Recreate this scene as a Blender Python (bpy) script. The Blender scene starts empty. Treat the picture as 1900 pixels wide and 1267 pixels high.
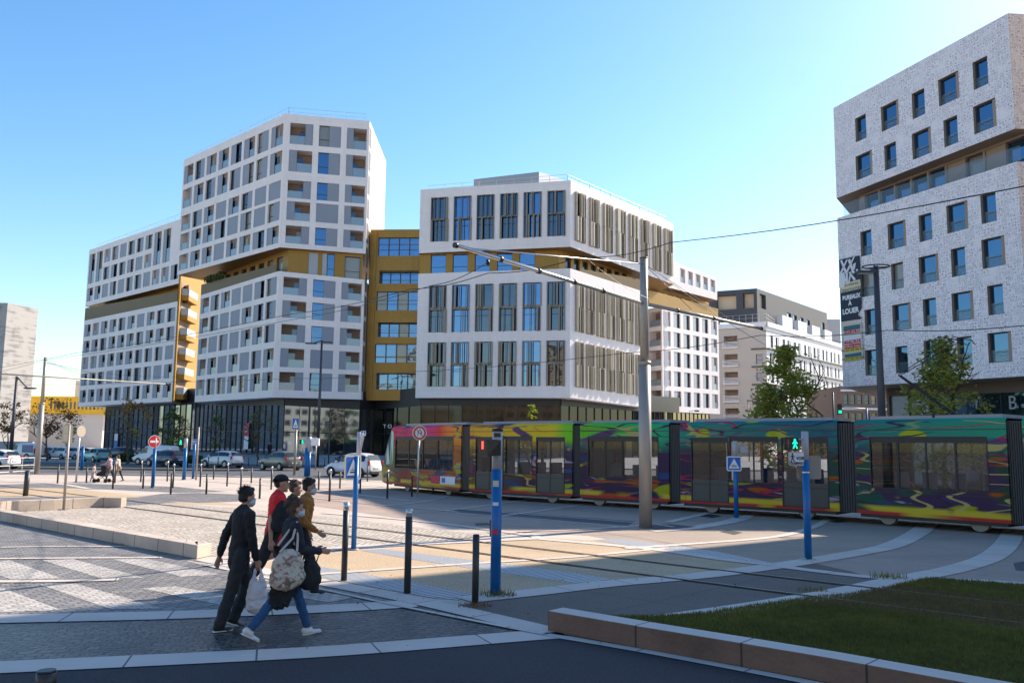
import bpy, bmesh, math, random
from mathutils import Vector, Matrix, Euler
random.seed(7)
R = math.radians
C = bpy.context.scene.collection
SC = bpy.context.scene
# ---------------------------------------------------------------- camera, sky, sun, exposure
F, CH, PITCH, ROLL = 1600.0, 2.2, R(6.93), R(0.66)
W, H = 1900.0, 1267.0
cam_data = bpy.data.cameras.new('camera'); cam = bpy.data.objects.new('camera', cam_data); C.objects.link(cam)
cam_data.sensor_width = 36.0; cam_data.lens = 36.0*F/W; cam_data.clip_end = 6000; cam_data.clip_start = 0.1
CR = Matrix.Rotation(R(90)+PITCH, 3, 'X') @ Matrix.Rotation(ROLL, 3, 'Z')
cam.matrix_world = Matrix.Translation((0, 0, CH)) @ CR.to_4x4()
SC.camera = cam
SUN_AZ, SUN_EL = math.atan2(0.785, 0.62), R(35.4)     # azimuth from +Y towards +X
world = bpy.data.worlds.new('World'); SC.world = world; world.use_nodes = True
wn = world.node_tree; wn.nodes.clear()
sky = wn.nodes.new('ShaderNodeTexSky'); sky.sky_type = 'NISHITA'; sky.sun_disc = False
sky.sun_elevation = SUN_EL; sky.sun_rotation = SUN_AZ
sky.air_density = 1.15; sky.dust_density = 0.5; sky.ozone_density = 1.6
bg = wn.nodes.new('ShaderNodeBackground'); bg.inputs['Strength'].default_value = 0.120
wo = wn.nodes.new('ShaderNodeOutputWorld')
hs = wn.nodes.new('ShaderNodeHueSaturation'); hs.inputs['Saturation'].default_value = 1.30; hs.inputs['Value'].default_value = 1.0; hs.inputs['Hue'].default_value = 0.501
wn.links.new(sky.outputs[0], hs.inputs['Color']); wn.links.new(hs.outputs[0], bg.inputs[0]); wn.links.new(bg.outputs[0], wo.inputs[0])
sl = bpy.data.lights.new('sun', 'SUN'); sl.energy = 4.6; sl.angle = R(0.5); sl.color = (1.0, 0.89, 0.745)
so = bpy.data.objects.new('sun', sl); C.objects.link(so)
sd = Vector((math.sin(SUN_AZ)*math.cos(SUN_EL), math.cos(SUN_AZ)*math.cos(SUN_EL), math.sin(SUN_EL)))
so.rotation_euler = sd.to_track_quat('Z', 'Y').to_euler()
SC.view_settings.view_transform = 'Standard'; SC.view_settings.look = 'None'
SC.view_settings.exposure = 1.0; SC.view_settings.gamma = 1.0
try: SC.view_settings.use_curve_mapping = False
except Exception: pass
SC.cycles.max_bounces = 6; SC.cycles.transparent_max_bounces = 12
# ---------------------------------------------------------------- measuring helpers
def ray(px, py): return CR @ Vector(((px-W/2)/F, -(py-H/2)/F, -1.0))
def G(px, py, z=0.0):                      # point of the ground seen at that pixel
    d = ray(px, py); t = (z-CH)/d.z; return Vector((d.x*t, d.y*t, z))
def V(px, py, Y):                          # point at depth Y
    d = ray(px, py); t = Y/d.y; return Vector((d.x*t, Y, CH+d.z*t))
def XY(px, py, Y): p = V(px, py, Y); return (p.x, p.y)
def Z(xy, py):                             # height at (x, y) that is seen at image row py
    k = (H/2-py)/F
    a = CR.transposed() @ Vector((xy[0], xy[1], -CH)); b = CR.transposed() @ Vector((0, 0, 1))
    return -(a.y + k*a.z)/(b.y + k*b.z)
def ground_z(y, x=0.0):
    s = 88+24*min(1.0, max(0.0, (-x-25)/22)); return 0.9*min(1.0, max(0.0, (y-s)/14))
# ---------------------------------------------------------------- materials
MT = {}
def mat(name, col, rough=0.7, metal=0.0, noise=0.0, nscale=3.0, bump=0.0, bscale=30.0, emit=None, es=1.0, spec=None, alpha=None, stretch=None):
    if name in MT: return MT[name]
    m = bpy.data.materials.new(name); m.use_nodes = True; n = m.node_tree; b = n.nodes['Principled BSDF']
    b.inputs['Base Color'].default_value = (*col, 1); b.inputs['Roughness'].default_value = rough; b.inputs['Metallic'].default_value = metal
    if spec is not None: b.inputs['Specular IOR Level'].default_value = spec
    if alpha is not None: b.inputs['Alpha'].default_value = alpha
    if emit: b.inputs['Emission Color'].default_value = (*emit, 1); b.inputs['Emission Strength'].default_value = es
    tc = n.nodes.new('ShaderNodeTexCoord'); src = tc.outputs['Object']
    if stretch:
        mp = n.nodes.new('ShaderNodeMapping'); mp.inputs['Scale'].default_value = stretch; n.links.new(src, mp.inputs[0]); src = mp.outputs[0]
    if noise > 0:
        nz = n.nodes.new('ShaderNodeTexNoise'); nz.inputs['Scale'].default_value = nscale; nz.inputs['Detail'].default_value = 6
        n.links.new(src, nz.inputs['Vector'])
        nz2 = n.nodes.new('ShaderNodeTexNoise'); nz2.inputs['Scale'].default_value = nscale*9; nz2.inputs['Detail'].default_value = 4
        n.links.new(src, nz2.inputs['Vector'])
        ad = n.nodes.new('ShaderNodeMath'); ad.operation = 'ADD'; n.links.new(nz.outputs[0], ad.inputs[0]); n.links.new(nz2.outputs[0], ad.inputs[1])
        mr = n.nodes.new('ShaderNodeMapRange'); mr.inputs[1].default_value = 0.6; mr.inputs[2].default_value = 1.4
        mr.inputs[3].default_value = 1-noise; mr.inputs[4].default_value = 1+noise; n.links.new(ad.outputs[0], mr.inputs[0])
        mx = n.nodes.new('ShaderNodeVectorMath'); mx.operation = 'SCALE'; mx.inputs[0].default_value = col; n.links.new(mr.outputs[0], mx.inputs['Scale'])
        n.links.new(mx.outputs[0], b.inputs['Base Color'])
    if bump > 0:
        bz = n.nodes.new('ShaderNodeTexNoise'); bz.inputs['Scale'].default_value = bscale; bz.inputs['Detail'].default_value = 5
        n.links.new(src, bz.inputs['Vector'])
        bp = n.nodes.new('ShaderNodeBump'); bp.inputs['Strength'].default_value = bump; bp.inputs['Distance'].default_value = 0.02
        n.links.new(bz.outputs[0], bp.inputs['Height']); n.links.new(bp.outputs[0], b.inputs['Normal'])
    MT[name] = m; return m
def nodes_of(m):
    n = m.node_tree; return n, n.nodes['Principled BSDF']
def block_mat(name, c1, c2, cm, bw, bh, ms, coord='UV', rot=0.0, warp=0.0, bump=0.4, rough=0.75, off=0.5, noise=0.12, extra=None):
    """stone setts or panels with joints"""
    if name in MT: return MT[name]
    m = bpy.data.materials.new(name); m.use_nodes = True; n, b = nodes_of(m); L = n.links
    tc = n.nodes.new('ShaderNodeTexCoord'); mp = n.nodes.new('ShaderNodeMapping'); mp.inputs['Rotation'].default_value = (0, 0, rot)
    L.new(tc.outputs[coord], mp.inputs[0]); src = mp.outputs[0]
    if warp:
        wz = n.nodes.new('ShaderNodeTexNoise'); wz.inputs['Scale'].default_value = 1.3; L.new(src, wz.inputs['Vector'])
        wm = n.nodes.new('ShaderNodeVectorMath'); wm.operation = 'MULTIPLY_ADD'; wm.inputs[1].default_value = (warp, warp, 0)
        L.new(wz.outputs['Color'], wm.inputs[0]); L.new(src, wm.inputs[2]); src = wm.outputs[0]
    br = n.nodes.new('ShaderNodeTexBrick'); br.inputs['Scale'].default_value = 1.0; br.offset = off
    br.inputs['Color1'].default_value = (*c1, 1); br.inputs['Color2'].default_value = (*c2, 1); br.inputs['Mortar'].default_value = (*cm, 1)
    br.inputs['Brick Width'].default_value = bw; br.inputs['Row Height'].default_value = bh; br.inputs['Mortar Size'].default_value = ms
    br.inputs['Mortar Smooth'].default_value = 0.3; br.inputs['Bias'].default_value = 0.0
    L.new(src, br.inputs['Vector'])
    nz = n.nodes.new('ShaderNodeTexNoise'); nz.inputs['Scale'].default_value = 0.7; nz.inputs['Detail'].default_value = 8; nz.inputs['Roughness'].default_value = 0.65
    L.new(tc.outputs['Object'], nz.inputs['Vector'])
    mr = n.nodes.new('ShaderNodeMapRange'); mr.inputs[1].default_value = 0.3; mr.inputs[2].default_value = 0.7; mr.inputs[3].default_value = 1-noise; mr.inputs[4].default_value = 1+noise
    L.new(nz.outputs[0], mr.inputs[0])
    vm = n.nodes.new('ShaderNodeVectorMath'); vm.operation = 'SCALE'; L.new(br.outputs['Color'], vm.inputs[0]); L.new(mr.outputs[0], vm.inputs['Scale'])
    L.new(vm.outputs[0], b.inputs['Base Color']); b.inputs['Roughness'].default_value = rough
    bp = n.nodes.new('ShaderNodeBump'); bp.inputs['Strength'].default_value = bump; bp.inputs['Distance'].default_value = 0.02; bp.invert = True
    ad = n.nodes.new('ShaderNodeMath'); ad.operation = 'ADD'; L.new(br.outputs['Fac'], ad.inputs[0])
    fz = n.nodes.new('ShaderNodeTexNoise'); fz.inputs['Scale'].default_value = 22; L.new(tc.outputs['Object'], fz.inputs['Vector'])
    L.new(fz.outputs[0], ad.inputs[1]); L.new(ad.outputs[0], bp.inputs['Height']); L.new(bp.outputs[0], b.inputs['Normal'])
    MT[name] = m; return m
WHITE = mat('pale_concrete', (0.87, 0.775, 0.735), 0.6, noise=0.06, nscale=0.5, bump=0.1, bscale=4, stretch=(1, 1, .22))
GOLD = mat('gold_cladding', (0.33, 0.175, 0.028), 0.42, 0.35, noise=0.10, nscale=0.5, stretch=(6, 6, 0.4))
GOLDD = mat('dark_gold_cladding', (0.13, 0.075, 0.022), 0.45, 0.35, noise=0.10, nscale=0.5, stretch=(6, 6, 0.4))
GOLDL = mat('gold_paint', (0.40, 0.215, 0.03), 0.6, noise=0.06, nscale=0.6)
SOFFIT = mat('gold_soffit', (0.30, 0.17, 0.06), 0.45, 0.2, noise=0.12, nscale=0.5, stretch=(1, 8, 1))
SHUT = mat('grey_shutter', (0.265, 0.285, 0.335), 0.5, noise=0.04, nscale=0.8)
SHUT2 = mat('light_grey_shutter', (0.40, 0.41, 0.44), 0.5, noise=0.04, nscale=0.8)
FRAME = mat('dark_window_frame', (0.05, 0.05, 0.055), 0.45)
BRONZE = mat('bronze_louvre', (0.22, 0.185, 0.15), 0.42, 0.45, noise=0.1, nscale=0.6)
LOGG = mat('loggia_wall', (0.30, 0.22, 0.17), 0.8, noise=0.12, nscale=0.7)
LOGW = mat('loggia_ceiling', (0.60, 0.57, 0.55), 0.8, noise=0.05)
GLASS = mat('window_glass', (0.12, 0.20, 0.33), 0.03, 0.95)
GLASSD = mat('dark_window_glass', (0.10, 0.12, 0.15), 0.03, 0.9)
CURT = mat('curtained_glass', (0.30, 0.27, 0.24), 0.12, 0.25)
GLASSB = mat('balcony_glass', (0.36, 0.43, 0.47), 0.12, 0.25, alpha=0.80)
BLACKM = mat('black_fascia', (0.028, 0.03, 0.034), 0.4, 0.3, noise=0.1)
ROOFM = mat('roof_gravel', (0.32, 0.31, 0.30), 0.9, noise=0.1, nscale=2)
STEEL = mat('galvanised_steel', (0.55, 0.55, 0.54), 0.4, 0.55, noise=0.08, nscale=2)
def add_joints(m, w, h, dark=.86, size=.015):
    n, b = nodes_of(m); L = n.links; src = b.inputs['Base Color'].links[0].from_socket; tc = n.nodes.new('ShaderNodeTexCoord'); sp = n.nodes.new('ShaderNodeSeparateXYZ'); L.new(tc.outputs['Object'], sp.inputs[0])
    ad = n.nodes.new('ShaderNodeMath'); ad.operation = 'SUBTRACT'; L.new(sp.outputs[0], ad.inputs[0]); L.new(sp.outputs[1], ad.inputs[1]); cb = n.nodes.new('ShaderNodeCombineXYZ'); L.new(ad.outputs[0], cb.inputs[0]); L.new(sp.outputs[2], cb.inputs[1])
    br = n.nodes.new('ShaderNodeTexBrick'); br.offset = .5; br.inputs['Scale'].default_value = 1; br.inputs['Brick Width'].default_value = w; br.inputs['Row Height'].default_value = h; br.inputs['Mortar Size'].default_value = size; br.inputs['Color1'].default_value = (1, 1, 1, 1); br.inputs['Color2'].default_value = (.955, .955, .96, 1); br.inputs['Mortar'].default_value = (dark, dark, dark, 1); L.new(cb.outputs[0], br.inputs['Vector'])
    mx = n.nodes.new('ShaderNodeMix'); mx.data_type = 'RGBA'; mx.blend_type = 'MULTIPLY'; mx.inputs[0].default_value = 1; L.new(src, mx.inputs[6]); L.new(br.outputs['Color'], mx.inputs[7]); L.new(mx.outputs[2], b.inputs['Base Color'])
add_joints(WHITE, 4.1, 1.45)
# wavy glass: panes never reflect as one flat mirror
for nm, sc_, st in (('window_glass', 0.5, 0.05), ('dark_window_glass', 0.5, 0.05)):
    n, b = nodes_of(MT[nm]); tc = n.nodes.new('ShaderNodeTexCoord'); z = n.nodes.new('ShaderNodeTexNoise'); z.inputs['Scale'].default_value = sc_
    bp = n.nodes.new('ShaderNodeBump'); bp.inputs['Strength'].default_value = st; bp.inputs['Distance'].default_value = 0.3
    n.links.new(tc.outputs['Object'], z.inputs[0]); n.links.new(z.outputs[0], bp.inputs['Height']); n.links.new(bp.outputs[0], b.inputs['Normal'])
# ---------------------------------------------------------------- mesh helpers
class MB:
    def __init__(s): s.v = []; s.f = []; s.uv = {}; s.mi = []; s.m = 0
    def quad(s, *ps, uv=None):
        i = len(s.v); s.v += [tuple(p) for p in ps]; s.f.append(tuple(range(i, i+len(ps)))); s.mi.append(s.m)
        if uv: s.uv[len(s.f)-1] = uv
    def box(s, c, size, M=None):
        x, y, z = size[0]/2, size[1]/2, size[2]/2
        ps = [Vector((sx*x, sy*y, sz*z)) for sx in (-1, 1) for sy in (-1, 1) for sz in (-1, 1)]
        if M is not None: ps = [M @ p for p in ps]
        ps = [p+Vector(c) for p in ps]; i = len(s.v); s.v += [tuple(p) for p in ps]
        for f in ((0, 1, 3, 2), (4, 6, 7, 5), (0, 4, 5, 1), (2, 3, 7, 6), (0, 2, 6, 4), (1, 5, 7, 3)): s.f.append(tuple(i+k for k in f)); s.mi.append(s.m)
    def hexa(s, ps):        # 8 points: bottom 4 ccw then top 4
        i = len(s.v); s.v += [tuple(p) for p in ps]
        for f in ((3, 2, 1, 0), (4, 5, 6, 7), (0, 1, 5, 4), (1, 2, 6, 5), (2, 3, 7, 6), (3, 0, 4, 7)): s.f.append(tuple(i+k for k in f)); s.mi.append(s.m)
    def tube(s, pts, rad, n=10, cap=True):
        pts = [Vector(p) for p in pts]; rs = rad if isinstance(rad, (list, tuple)) else [rad]*len(pts); i0 = len(s.v)
        for k, p in enumerate(pts):
            t = (pts[min(k+1, len(pts)-1)]-pts[max(k-1, 0)]).normalized()
            u = t.cross(Vector((0, 0, 1)))
            if u.length < 1e-3: u = t.cross(Vector((0, 1, 0)))
            u.normalize(); w = u.cross(t)
            for j in range(n):
                a = 2*math.pi*j/n; s.v.append(tuple(p+(u*math.cos(a)+w*math.sin(a))*rs[k]))
        for k in range(len(pts)-1):
            for j in range(n):
                a, b_ = i0+k*n+j, i0+k*n+(j+1) % n; s.f.append((a, b_, b_+n, a+n)); s.mi.append(s.m)
        if cap:
            s.f.append(tuple(i0+j for j in range(n))[::-1]); s.mi.append(s.m)
            s.f.append(tuple(i0+(len(pts)-1)*n+j for j in range(n))); s.mi.append(s.m)
    def prism(s, poly, z0, z1):   # vertical prism over an xy polygon, z may be lists
        n = len(poly); a = z0 if isinstance(z0, (list, tuple)) else [z0]*n; b_ = z1 if isinstance(z1, (list, tuple)) else [z1]*n
        i = len(s.v); s.v += [(p[0], p[1], a[k]) for k, p in enumerate(poly)]+[(p[0], p[1], b_[k]) for k, p in enumerate(poly)]
        s.f.append(tuple(i+k for k in range(n))[::-1]); s.mi.append(s.m); s.f.append(tuple(i+n+k for k in range(n))); s.mi.append(s.m)
        for k in range(n): s.f.append((i+k, i+(k+1) % n, i+n+(k+1) % n, i+n+k)); s.mi.append(s.m)
    def build(s, name, mats, parent=None, smooth=False, bevel=0.0):
        me = bpy.data.meshes.new(name); me.from_pydata(s.v, [], s.f)
        ml = mats if isinstance(mats, (list, tuple)) else [mats]
        for m in ml: me.materials.append(m)
        if len(ml) > 1: me.polygons.foreach_set('material_index', s.mi)
        if s.uv:
            ul = me.uv_layers.new(name='UVMap')
            for fi, uv in s.uv.items():
                for k, li in enumerate(me.polygons[fi].loop_indices): ul.data[li].uv = uv[k]
        if smooth: me.polygons.foreach_set('use_smooth', [True]*len(me.polygons))
        me.update(); o = bpy.data.objects.new(name, me); C.objects.link(o)
        if bevel:
            bv = o.modifiers.new('bevel', 'BEVEL'); bv.width = bevel; bv.segments = 2; bv.limit_method = 'ANGLE'
        if parent is not None: o.parent = parent
        return o
def tag(o, label=None, cat=None, group=None, kind=None):
    if label: o['label'] = label
    if cat: o['category'] = cat
    if group: o['group'] = group
    if kind: o['kind'] = kind
    return o
def empty(name, loc, label, cat, group=None, rz=0.0, sc=1.0):
    o = bpy.data.objects.new(name, None); o.empty_display_size = 0.3; C.objects.link(o); o.location = loc; o.rotation_euler = (0, 0, rz); o.scale = (sc, sc, sc)
    return tag(o, label, cat, group)
def kids(o): return KID.get(o.name, [])
def copy_tree(o, parent=None):
    c = o.copy(); C.objects.link(c); c.parent = parent
    if parent is not None: c.matrix_parent_inverse = o.matrix_parent_inverse.copy()
    for ch in [x for x in bpy.data.objects if x.parent == o]: copy_tree(ch, c)
    return c
def text(name, s, size, mtl, M, parent, ext=0.004, align='CENTER', bold=0.0, sx=1.0):
    cu = bpy.data.curves.new(name, 'FONT'); cu.body = s; cu.size = size; cu.extrude = ext; cu.align_x = align; cu.align_y = 'CENTER'; cu.offset = bold
    cu.materials.append(mtl); t = bpy.data.objects.new(name, cu); C.objects.link(t)
    bpy.context.view_layer.update(); me = bpy.data.meshes.new_from_object(t.evaluated_get(bpy.context.evaluated_depsgraph_get()))
    bpy.data.objects.remove(t); me.transform(M @ Matrix.Diagonal((sx, 1, 1, 1)))
    o = bpy.data.objects.new(name, me); C.objects.link(o); o.parent = parent; return o
# ================================================================ GROUND
ZC = [0]
def sheet(name, pts, z, m, uvs=False, kind='structure'):
    ZC[0] += 1; z = z if z > .05 else .002+ZC[0]*0.00022
    bm = bmesh.new(); vs = [bm.verts.new((p[0], p[1], z)) for p in pts]; f = bm.faces.new(vs); f.normal_update()
    if f.normal.z < 0: f.normal_flip()
    bmesh.ops.triangulate(bm, faces=bm.faces[:]); me = bpy.data.meshes.new(name); bm.to_mesh(me); bm.free(); me.materials.append(m)
    o = bpy.data.objects.new(name, me); C.objects.link(o); o['kind'] = kind; return o
def gp(pts): return [G(x, y) for x, y in pts]
ZS = [0]
def strip(name, pts, w, z, m, world_pts=False, sub=4):
    if m.name == 'pale_kerb_stone': ZS[0] += 1; z = 0.0115+ZS[0]*0.0002
    elif world_pts: z = .0195 if 'groove' in name else .0215
    ps = [Vector((p[0], p[1], 0)) for p in (pts if world_pts else gp(pts))]
    out = []
    for i in range(len(ps)-1):          # Catmull-Rom
        p0, p1, p2, p3 = ps[max(i-1, 0)], ps[i], ps[i+1], ps[min(i+2, len(ps)-1)]
        for k in range(sub):
            t = k/sub; out.append(0.5*((2*p1)+(p2-p0)*t+(2*p0-5*p1+4*p2-p3)*t*t+(3*p1-p0-3*p2+p3)*t**3))
    out.append(ps[-1]); mb = MB(); acc = 0
    L = []
    for k, p in enumerate(out):
        t = (out[min(k+1, len(out)-1)]-out[max(k-1, 0)]).normalized(); nn = Vector((-t.y, t.x, 0))*w/2; L.append((p+nn, p-nn))
    for k in range(len(out)-1):
        d = (out[k+1]-out[k]).length
        a, b_ = L[k]; c, e = L[k+1]
        mb.quad((b_.x, b_.y, z), (e.x, e.y, z), (c.x, c.y, z), (a.x, a.y, z), uv=[(acc, 0.0), (acc+d, 0.0), (acc+d, w), (acc, w)]); acc += d
    o = mb.build(name, m); o['kind'] = 'structure'; return o
def speckle(name, c1, c2, scale=60, rough=0.85, patch=0.12, bump=0.25, joint=None, pscale=0.35):
    """exposed aggregate / asphalt: fine grains over broad worn patches, optional sawn joints"""
    if name in MT: return MT[name]
    m = bpy.data.materials.new(name); m.use_nodes = True; n, b = nodes_of(m); L = n.links
    tc = n.nodes.new('ShaderNodeTexCoord'); g = n.nodes.new('ShaderNodeTexNoise'); g.inputs['Scale'].default_value = scale; g.inputs['Detail'].default_value = 3
    L.new(tc.outputs['Object'], g.inputs['Vector']); cr = n.nodes.new('ShaderNodeMapRange'); cr.inputs[1].default_value = 0.38; cr.inputs[2].default_value = 0.62
    L.new(g.outputs[0], cr.inputs[0]); mx = n.nodes.new('ShaderNodeMix'); mx.data_type = 'RGBA'; mx.inputs[6].default_value = (*c1, 1); mx.inputs[7].default_value = (*c2, 1)
    L.new(cr.outputs[0], mx.inputs[0])
    p = n.nodes.new('ShaderNodeTexNoise'); p.inputs['Scale'].default_value = pscale; p.inputs['Detail'].default_value = 9; p.inputs['Roughness'].default_value = 0.68
    L.new(tc.outputs['Object'], p.inputs['Vector']); mr = n.nodes.new('ShaderNodeMapRange'); mr.inputs[1].default_value = 0.3; mr.inputs[2].default_value = 0.7
    mr.inputs[3].default_value = 1-patch; mr.inputs[4].default_value = 1+patch; L.new(p.outputs[0], mr.inputs[0])
    sp = n.nodes.new('ShaderNodeTexVoronoi'); sp.inputs['Scale'].default_value = 0.9; L.new(tc.outputs['Object'], sp.inputs['Vector'])   # small dark spots of gum and oil
    sm = n.nodes.new('ShaderNodeMapRange'); sm.inputs[1].default_value = 0.03; sm.inputs[2].default_value = 0.06; sm.inputs[3].default_value = 0.72; sm.inputs[4].default_value = 1.0
    L.new(sp.outputs['Distance'], sm.inputs[0]); mu = n.nodes.new('ShaderNodeMath'); mu.operation = 'MULTIPLY'; L.new(mr.outputs[0], mu.inputs[0]); L.new(sm.outputs[0], mu.inputs[1])
    st = n.nodes.new('ShaderNodeTexNoise'); st.inputs['Scale'].default_value = .16; st.inputs['Detail'].default_value = 10; st.inputs['Roughness'].default_value = .75; st.inputs['Distortion'].default_value = .6; mpx = n.nodes.new('ShaderNodeMapping'); mpx.inputs['Scale'].default_value = (1, 2.6, 1); mpx.inputs['Rotation'].default_value = (0, 0, R(43)); L.new(tc.outputs['Object'], mpx.inputs[0]); L.new(mpx.outputs[0], st.inputs['Vector'])
    sr = n.nodes.new('ShaderNodeMapRange'); sr.inputs[1].default_value = .50; sr.inputs[2].default_value = .66; sr.inputs[3].default_value = 1.0; sr.inputs[4].default_value = .78; L.new(st.outputs[0], sr.inputs[0]); mst = n.nodes.new('ShaderNodeMath'); mst.operation = 'MULTIPLY'; L.new(mu.outputs[0], mst.inputs[0]); L.new(sr.outputs[0], mst.inputs[1])
    last = mst.outputs[0]
    if joint:
        br = n.nodes.new('ShaderNodeTexBrick'); br.offset = 0; br.inputs['Scale'].default_value = 1; br.inputs['Brick Width'].default_value = joint[0]; br.inputs['Row Height'].default_value = joint[1]
        br.inputs['Mortar Size'].default_value = 0.012; br.inputs['Color1'].default_value = br.inputs['Color2'].default_value = (1, 1, 1, 1); br.inputs['Mortar'].default_value = (0.55, 0.55, 0.55, 1)
        mp = n.nodes.new('ShaderNodeMapping'); mp.inputs['Rotation'].default_value = (0, 0, R(43)); L.new(tc.outputs['Object'], mp.inputs[0]); L.new(mp.outputs[0], br.inputs['Vector'])
        m2 = n.nodes.new('ShaderNodeMath'); m2.operation = 'MULTIPLY'; L.new(last, m2.inputs[0]); L.new(br.outputs['Color'], m2.inputs[1]); last = m2.outputs[0]
    vm = n.nodes.new('ShaderNodeVectorMath'); vm.operation = 'SCALE'; L.new(mx.outputs[2], vm.inputs[0]); L.new(last, vm.inputs['Scale'])
    L.new(vm.outputs[0], b.inputs['Base Color']); b.inputs['Roughness'].default_value = rough
    bp = n.nodes.new('ShaderNodeBump'); bp.inputs['Strength'].default_value = bump; bp.inputs['Distance'].default_value = 0.01
    L.new(g.outputs[0], bp.inputs['Height']); L.new(bp.outputs[0], b.inputs['Normal']); MT[name] = m; return m
PLAZA = speckle('plaza_concrete', (0.43, 0.35, 0.285), (0.59, 0.49, 0.41), 45, joint=(3.6, 3.6))
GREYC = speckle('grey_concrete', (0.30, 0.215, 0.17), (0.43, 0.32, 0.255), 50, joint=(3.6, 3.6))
TAN = speckle('tan_aggregate', (0.36, 0.245, 0.14), (0.56, 0.41, 0.26), 40)
TANG = speckle('brown_aggregate', (0.27, 0.20, 0.15), (0.40, 0.31, 0.24), 45)
ASPH = speckle('asphalt', (0.018, 0.015, 0.018), (0.044, 0.036, 0.040), 55, patch=0.2)
ASPHR = speckle('road_asphalt', (0.06, 0.062, 0.07), (0.10, 0.10, 0.11), 30, patch=0.15)
FORE = speckle('forecourt_paving', (0.25, 0.25, 0.26), (0.33, 0.33, 0.34), 20, joint=(2.4, 1.2))
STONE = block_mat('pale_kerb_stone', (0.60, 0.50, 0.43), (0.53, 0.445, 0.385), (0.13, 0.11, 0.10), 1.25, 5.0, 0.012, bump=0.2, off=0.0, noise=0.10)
COB = block_mat('dark_setts', (0.035, 0.031, 0.031), (0.13, 0.112, 0.102), (0.02, 0.018, 0.017), 0.15, 0.115, 0.018, coord='Object', rot=R(-22), warp=0.5, bump=1.0, rough=0.33, noise=0.35)
COBM = block_mat('grey_setts', (0.17, 0.155, 0.145), (0.27, 0.245, 0.225), (0.07, 0.06, 0.055), 0.20, 0.12, 0.011, coord='Object', rot=R(-48), warp=0.03, bump=0.9, rough=0.6, noise=0.2)
COBL = block_mat('light_setts', (0.40, 0.355, 0.31), (0.54, 0.485, 0.43), (0.20, 0.18, 0.16), 0.20, 0.12, 0.010, coord='Object', rot=R(-48), warp=0.03, bump=0.9, rough=0.65, noise=0.15)
BED = block_mat('sandy_setts', (0.50, 0.42, 0.34), (0.74, 0.645, 0.55), (0.26, 0.21, 0.16), 0.16, 0.13, 0.026, coord='Object', rot=R(40), warp=0.3, bump=1.0, rough=0.85, noise=0.14)
TACT = bpy.data.materials.new('tactile_ribs'); TACT.use_nodes = True
n, b = nodes_of(TACT); wv = n.nodes.new('ShaderNodeTexWave'); wv.inputs['Scale'].default_value = 2.8; tc = n.nodes.new('ShaderNodeTexCoord')
mp = n.nodes.new('ShaderNodeMapping'); mp.inputs['Rotation'].default_value = (0, 0, R(45)); n.links.new(tc.outputs['Object'], mp.inputs[0]); n.links.new(mp.outputs[0], wv.inputs[0])
cr = n.nodes.new('ShaderNodeMapRange'); cr.inputs[3].default_value = 0.10; cr.inputs[4].default_value = 0.55; n.links.new(wv.outputs[1], cr.inputs[0])
cc = n.nodes.new('ShaderNodeCombineColor'); n.links.new(cr.outputs[0], cc.inputs[0]); n.links.new(cr.outputs[0], cc.inputs[1]); n.links.new(cr.outputs[0], cc.inputs[2])
n.links.new(cc.outputs[0], b.inputs['Base Color']); bp = n.nodes.new('ShaderNodeBump'); bp.inputs['Strength'].default_value = 0.6; bp.inputs['Distance'].default_value = 0.02
n.links.new(wv.outputs[1], bp.inputs['Height']); n.links.new(bp.outputs[0], b.inputs['Normal'])
# terrain: one sheet to the horizon, rising gently in front of the buildings
mb = MB()
def terrain(mb, xs, ys, dz=0.0):
    for i in range(len(ys)-1):
        for j in range(len(xs)-1):
            q = [(xs[j], ys[i]), (xs[j+1], ys[i]), (xs[j+1], ys[i+1]), (xs[j], ys[i+1])]; mb.quad(*[(x, y, ground_z(y, x)+dz) for x, y in q])
XS = [-2500, -400, -160, -60, -47, -43, -39, -36, -32, -28.5, -25, 0, 60, 120, 400, 2500]
terrain(mb, XS, [-400, -60, 0, 30, 60, 88, 91, 94, 98, 102, 105, 108, 112, 116, 120, 126, 170, 400, 3000])
g = mb.build('ground', PLAZA); g['kind'] = 'structure'
# far forecourt and road of the cars
mb = MB(); terrain(mb, [x for x in XS if -28.6 < x < 121], [88.3, 91, 94, 98, 102, 105, 108, 112, 170], .02); terrain(mb, [x for x in XS if -161 < x < -28], [112, 116, 120, 126, 170], .02); terrain(mb, [-60, -47, -43, -39, -36, -32, -28.5], [95, 98, 102, 105, 108, 112], .02)
mb.build('forecourt', FORE)['kind'] = 'structure'
sheet('road', [(-300, 60), (-60, 58.5), (-20, 57), (-6, 54), (40, 54), (90, 60), (200, 85), (200, 88), (-30, 88), (-60, 95), (-62, 111), (-300, 111)], 0.008, ASPHR)
mb = MB(); mb.prism([(-28, 88), (-28, 88.3), (120, 88.3), (120, 88)][::-1], 0.0, 0.12); mb.build('kerb', STONE)['kind'] = 'structure'
mb = MB(); mb.prism([(-90, 68.5), (-90, 72), (-23.5, 71), (-21, 69.8), (-23, 68.6)][::-1], 0.0, 0.13); mb.build('median_kerb', STONE)['kind'] = 'structure'
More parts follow.
